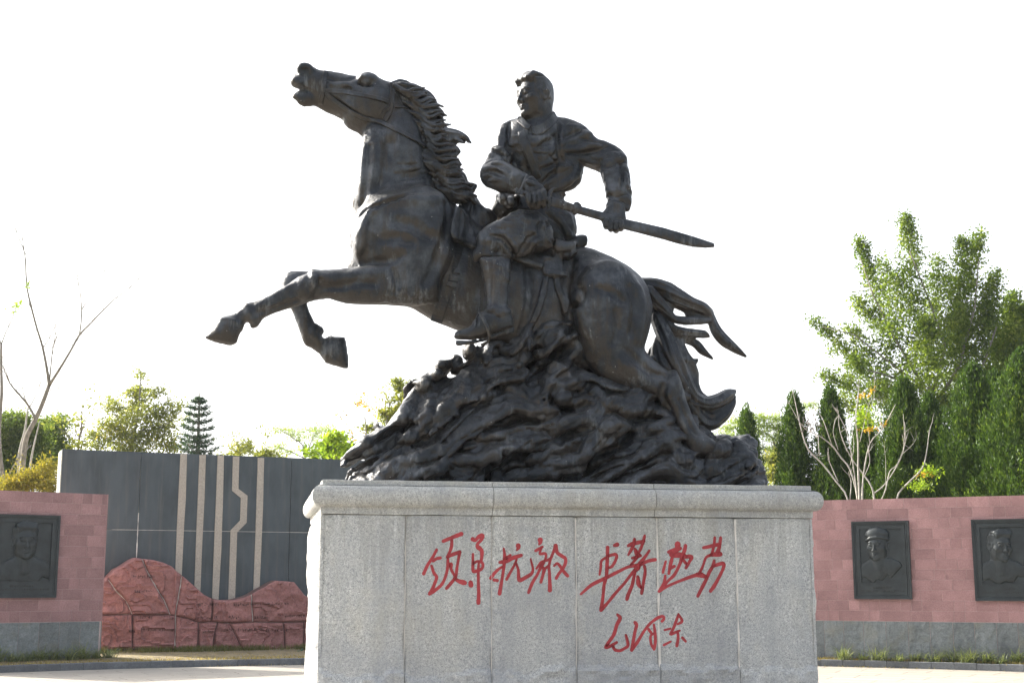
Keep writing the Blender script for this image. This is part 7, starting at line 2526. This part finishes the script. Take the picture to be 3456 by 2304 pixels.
    sparse_tree('bare_sapling', 'b', 330, 36, 'thin bare sapling with a few orange leaves left of the rocks', [[(330, 1900, 9), (325, 1200, 7), (320, 950, 5), (310, 860, 4), (270, 780, 2.4), (245, 715, 1.2)], [(312, 870, 3), (330, 800, 2), (350, 700, .8)], [(300, 1100, 4), (250, 1050, 3), (180, 960, 2), (90, 790, .9)], [(215, 1000, 2.6), (190, 880, 2), (120, 760, .8)]],
                [(255, 730, 20, 20, 10), (330, 750, 16, 10, 6)], LEAF_ORANGE, .09, seed=41, tuft=.05, per=3, tw=4, twl=.3)
    sparse_tree('broadleaf_shrub', 'b', 90, 34, 'low bright green broad-leaved shrub over the end of the black wall by the rocks', [[(100, 1900, 8), (95, 1300, 6), (70, 1060, 3)], [(140, 1400, 5), (200, 1150, 2)]],
                [(60, 1010, 50, 40, 60), (30, 1090, 50, 60, 80), (110, 1100, 60, 60, 90), (180, 1120, 50, 40, 60), (230, 1080, 20, 26, 20), (100, 1000, 30, 26, 26)], LEAF_BRIGHT, .12, seed=42, tuft=.09, per=5, dens=.8, cat='shrub')
    # bare saplings between the big trunk and the yellow tree
    sparse_tree('bare_sapling', 'l', 400, 40, 'dark bare sapling with upright twigs just left of the yellowing tree', [[(380, 1900, 7), (395, 1290, 6), (410, 1200, 5), (415, 1050, 1.2)], [(410, 1210, 3), (440, 1130, 2), (485, 1030, .8)], [(395, 1290, 3), (330, 1210, 1.6), (300, 1190, .8)], [(350, 1320, 3), (385, 1210, 2), (390, 1190, .8)]], [(385, 1270, 60, 24, 40)], LEAF_YEL, .11, seed=43, tuft=.1, per=4, tw=8, twl=.5)
    # pale feathery tree on the right, behind the junipers
    sparse_tree('feathery_tree', 'r', 230, 58, 'wide pale feathery tree behind the two lowest junipers at right', [[(320, 1900, 7), (330, 1250, 5), (260, 1130, 3), (150, 1110, 1.4)], [(330, 1240, 3), (330, 1130, 2), (300, 1080, 1)], [(330, 1250, 3), (240, 1190, 2), (120, 1160, 1)], [(330, 1260, 3), (360, 1120, 2)]],
                [(185, 1052, 30, 7, 24), (130, 1075, 46, 8, 34), (90, 1110, 46, 9, 34), (60, 1150, 46, 10, 34), (250, 1060, 46, 8, 36), (330, 1065, 46, 8, 36), (200, 1090, 60, 9, 44), (280, 1100, 60, 9, 44), (350, 1110, 40, 10, 34), (110, 1165, 46, 10, 30), (230, 1140, 60, 10, 40), (320, 1160, 50, 12, 40), (300, 1220, 40, 16, 40), (310, 1280, 34, 20, 40), (480, 1000, 60, 20, 40)],
                LEAF_PALE, .13, seed=44, tuft=.13, per=9, flat_=.5, tw=16, twl=1.0, aspect=.3)
    sparse_tree('low_tree', 'r', 330, 50, 'low light green bushes seen between the first and second juniper', [[(330, 1900, 6), (330, 1350, 3)]], [(320, 1270, 40, 40, 90), (330, 1340, 50, 50, 130)], LEAF_YEL, .14, seed=45, tuft=.14, per=7)


def blades(name, P, h, mat, parent=None, seed=0, lean=.35, w=.010, seg=3, kind=None):
    """grass blades rooted at points P (n,3)"""
    r = np.random.default_rng(seed)
    n = len(P)
    an = r.uniform(0, 2 * math.pi, n)
    d = np.stack([np.cos(an), np.sin(an), np.zeros(n)], -1)
    hh = h * r.uniform(.55, 1.2, n)
    ln = lean * r.uniform(.2, 1.3, n)
    side = np.stack([-np.sin(an), np.cos(an), np.zeros(n)], -1)
    V = []
    for j in range(seg + 1):
        t = j / seg
        c = P + d * (ln * hh * t ** 1.8)[:, None] + np.array([0, 0, 1]) * (hh * (t - .35 * np.minimum(ln, 1.2) * t * t))[:, None]
        ww = w * (1 - t ** 1.5) + .0008
        V += [c - side * ww / 2, c + side * ww / 2]
    V = np.stack(V, 1).reshape(-1, 3)
    m = 2 * (seg + 1)
    base = np.arange(n)[:, None] * m
    F = np.concatenate([base + [2 * j, 2 * j + 1, 2 * j + 3, 2 * j + 2] for j in range(seg)], 0)
    o = mesh_np(name, V, F, mat, parent)
    if kind: o['kind'] = kind
    return o


def build_grass():
    r = np.random.default_rng(99)
    # dry turf between kerb and red rocks
    n = 17000
    R = RK + .12 + r.random(n) * 4.6
    a = r.uniform(-.62, .02, n)
    P = np.stack([PC[0] + R * np.sin(a), PC[1] + R * np.cos(a), np.full(n, .11)], -1)
    blades('dry_grass', P, .055, GRASS_DRY, seed=1, lean=.8, w=.013, seg=2, kind='stuff')
    n = 9000
    R = RK + .12 + r.random(n) * 1.1
    a = r.uniform(.30, .78, n)
    P = np.stack([PC[0] + R * np.sin(a), PC[1] + R * np.cos(a), np.full(n, .10)], -1)
    blades('dry_grass', P, .09, GRASS_DRY, seed=2, lean=.8, w=.009, seg=2, kind='stuff')
    # taller grass at the foot of the rocks
    n = 9000
    PB = np.array([-7.3, 31.0]); db = np.array([2.2, 1.0]); db /= np.linalg.norm(db)
    fr = PB + np.array([db[1], -db[0]]) * .75
    s = r.uniform(-2.3, 4.2, n)
    dens = .5 + .5 * np.sin(s * 2.1 + 1) + .3 * np.sin(s * 5.3)
    k = r.random(n) < np.clip(dens + .15, .12, 1)
    s = s[k]
    off = np.abs(r.normal(size=len(s))) * .22
    P = np.stack([fr[0] + db[0] * s + db[1] * off, fr[1] + db[1] * s - db[0] * off, np.full(len(s), .12)], -1)
    blades('tall_grass', P, .17, GRASS_GREEN, seed=3, lean=.55, w=.009, seg=3, kind='stuff')
    # straggling dry grass creeping over the kerb
    n = 1500
    a = np.concatenate([r.normal(-.335, .035, n // 2), r.normal(.40, .05, n // 2)])
    R = RK + .05 + r.normal(size=n) * .05
    P = np.stack([PC[0] + R * np.sin(a), PC[1] + R * np.cos(a), np.where(R > RK, .10, .0)], -1)
    blades('dry_grass', P, .05, GRASS_DRY, seed=5, lean=1.4, w=.008, seg=2, kind='stuff')
    # strap-leaved clumps at the feet of the red walls
    def clump(x, y, sc, i, label):
        e = empty('strap_leaf_plant', (x, y, .10))
        tag(e, label, 'plant', 'strap-leaved plants along the red walls')
        n = 75
        q = np.random.default_rng(300 + i)
        P = np.c_[q.normal(size=n) * .09 * sc, q.normal(size=n) * .07 * sc, np.zeros(n)]
        blades('leaf_blades', P, .50 * sc, STRAP, e, 300 + i, 1.5, .018, 5)
    dl = np.array([1.33, 1.0]); dl /= np.linalg.norm(dl)
    k = 0
    names = ['first', 'second', 'third', 'fourth', 'fifth', 'sixth', 'seventh', 'eighth', 'ninth', 'tenth', 'eleventh', 'twelfth', 'thirteenth', 'fourteenth', 'fifteenth', 'sixteenth']
    for j, s in enumerate(np.arange(-2.6, .25, .27)):
        o = .30 + r.uniform(-.1, .12)
        x = -8.2 + dl[0] * s + dl[1] * o; y = 27.8 + dl[1] * s - dl[0] * o
        clump(x, y, r.uniform(.5, .9), k, 'strap-leaved green clump below the left red wall, %s from the left' % names[j]); k += 1
    dr = np.array([2.14, -1.0]); dr /= np.linalg.norm(dr)
    for j, s in enumerate([-1.55, -1.2, -.85, -.5, -.2, .15, .5, .8, 1.1, 1.35, 1.65, 1.95, 2.3, 2.65]):
        o = .30 + r.uniform(-.1, .12)
        x = 8.0 + dr[0] * s + dr[1] * o; y = 26.9 + dr[1] * s - dr[0] * o
        clump(x, y, r.uniform(.42, .85), k, 'strap-leaved pale clump below the right red wall, %s from the plinth' % names[j]); k += 1
    # green hose end lying on the turf by the plinth
    p = on_ground(1003, 2200, .12); q = on_ground(1036, 2190, .12)
    mb = MB(); mb.tube([(p[0], p[1], .14, .014), (p[0] + .1, p[1] + .05, .17, .014), ((p[0] + q[0]) / 2, (p[1] + q[1]) / 2, .16, .014), (q[0], q[1], .2, .014), (q[0] + .3, q[1], .15, .014)], 8)
    o = mb.build('garden_hose', mat_simple('green_plastic', (.02, .12, .07), .4)); tag(o, 'short end of green garden hose on the dry grass beside the plinth', 'hose')


def build_scene():
    build_ground()
    build_walls()
    build_plinth()
    build_statue()
    build_ficus()
    build_junipers()
    build_bare_shrub()
    build_left_trees()
    build_grass()
    build_haze()


# ------------------------------------------------------------------ build everything
build_scene()
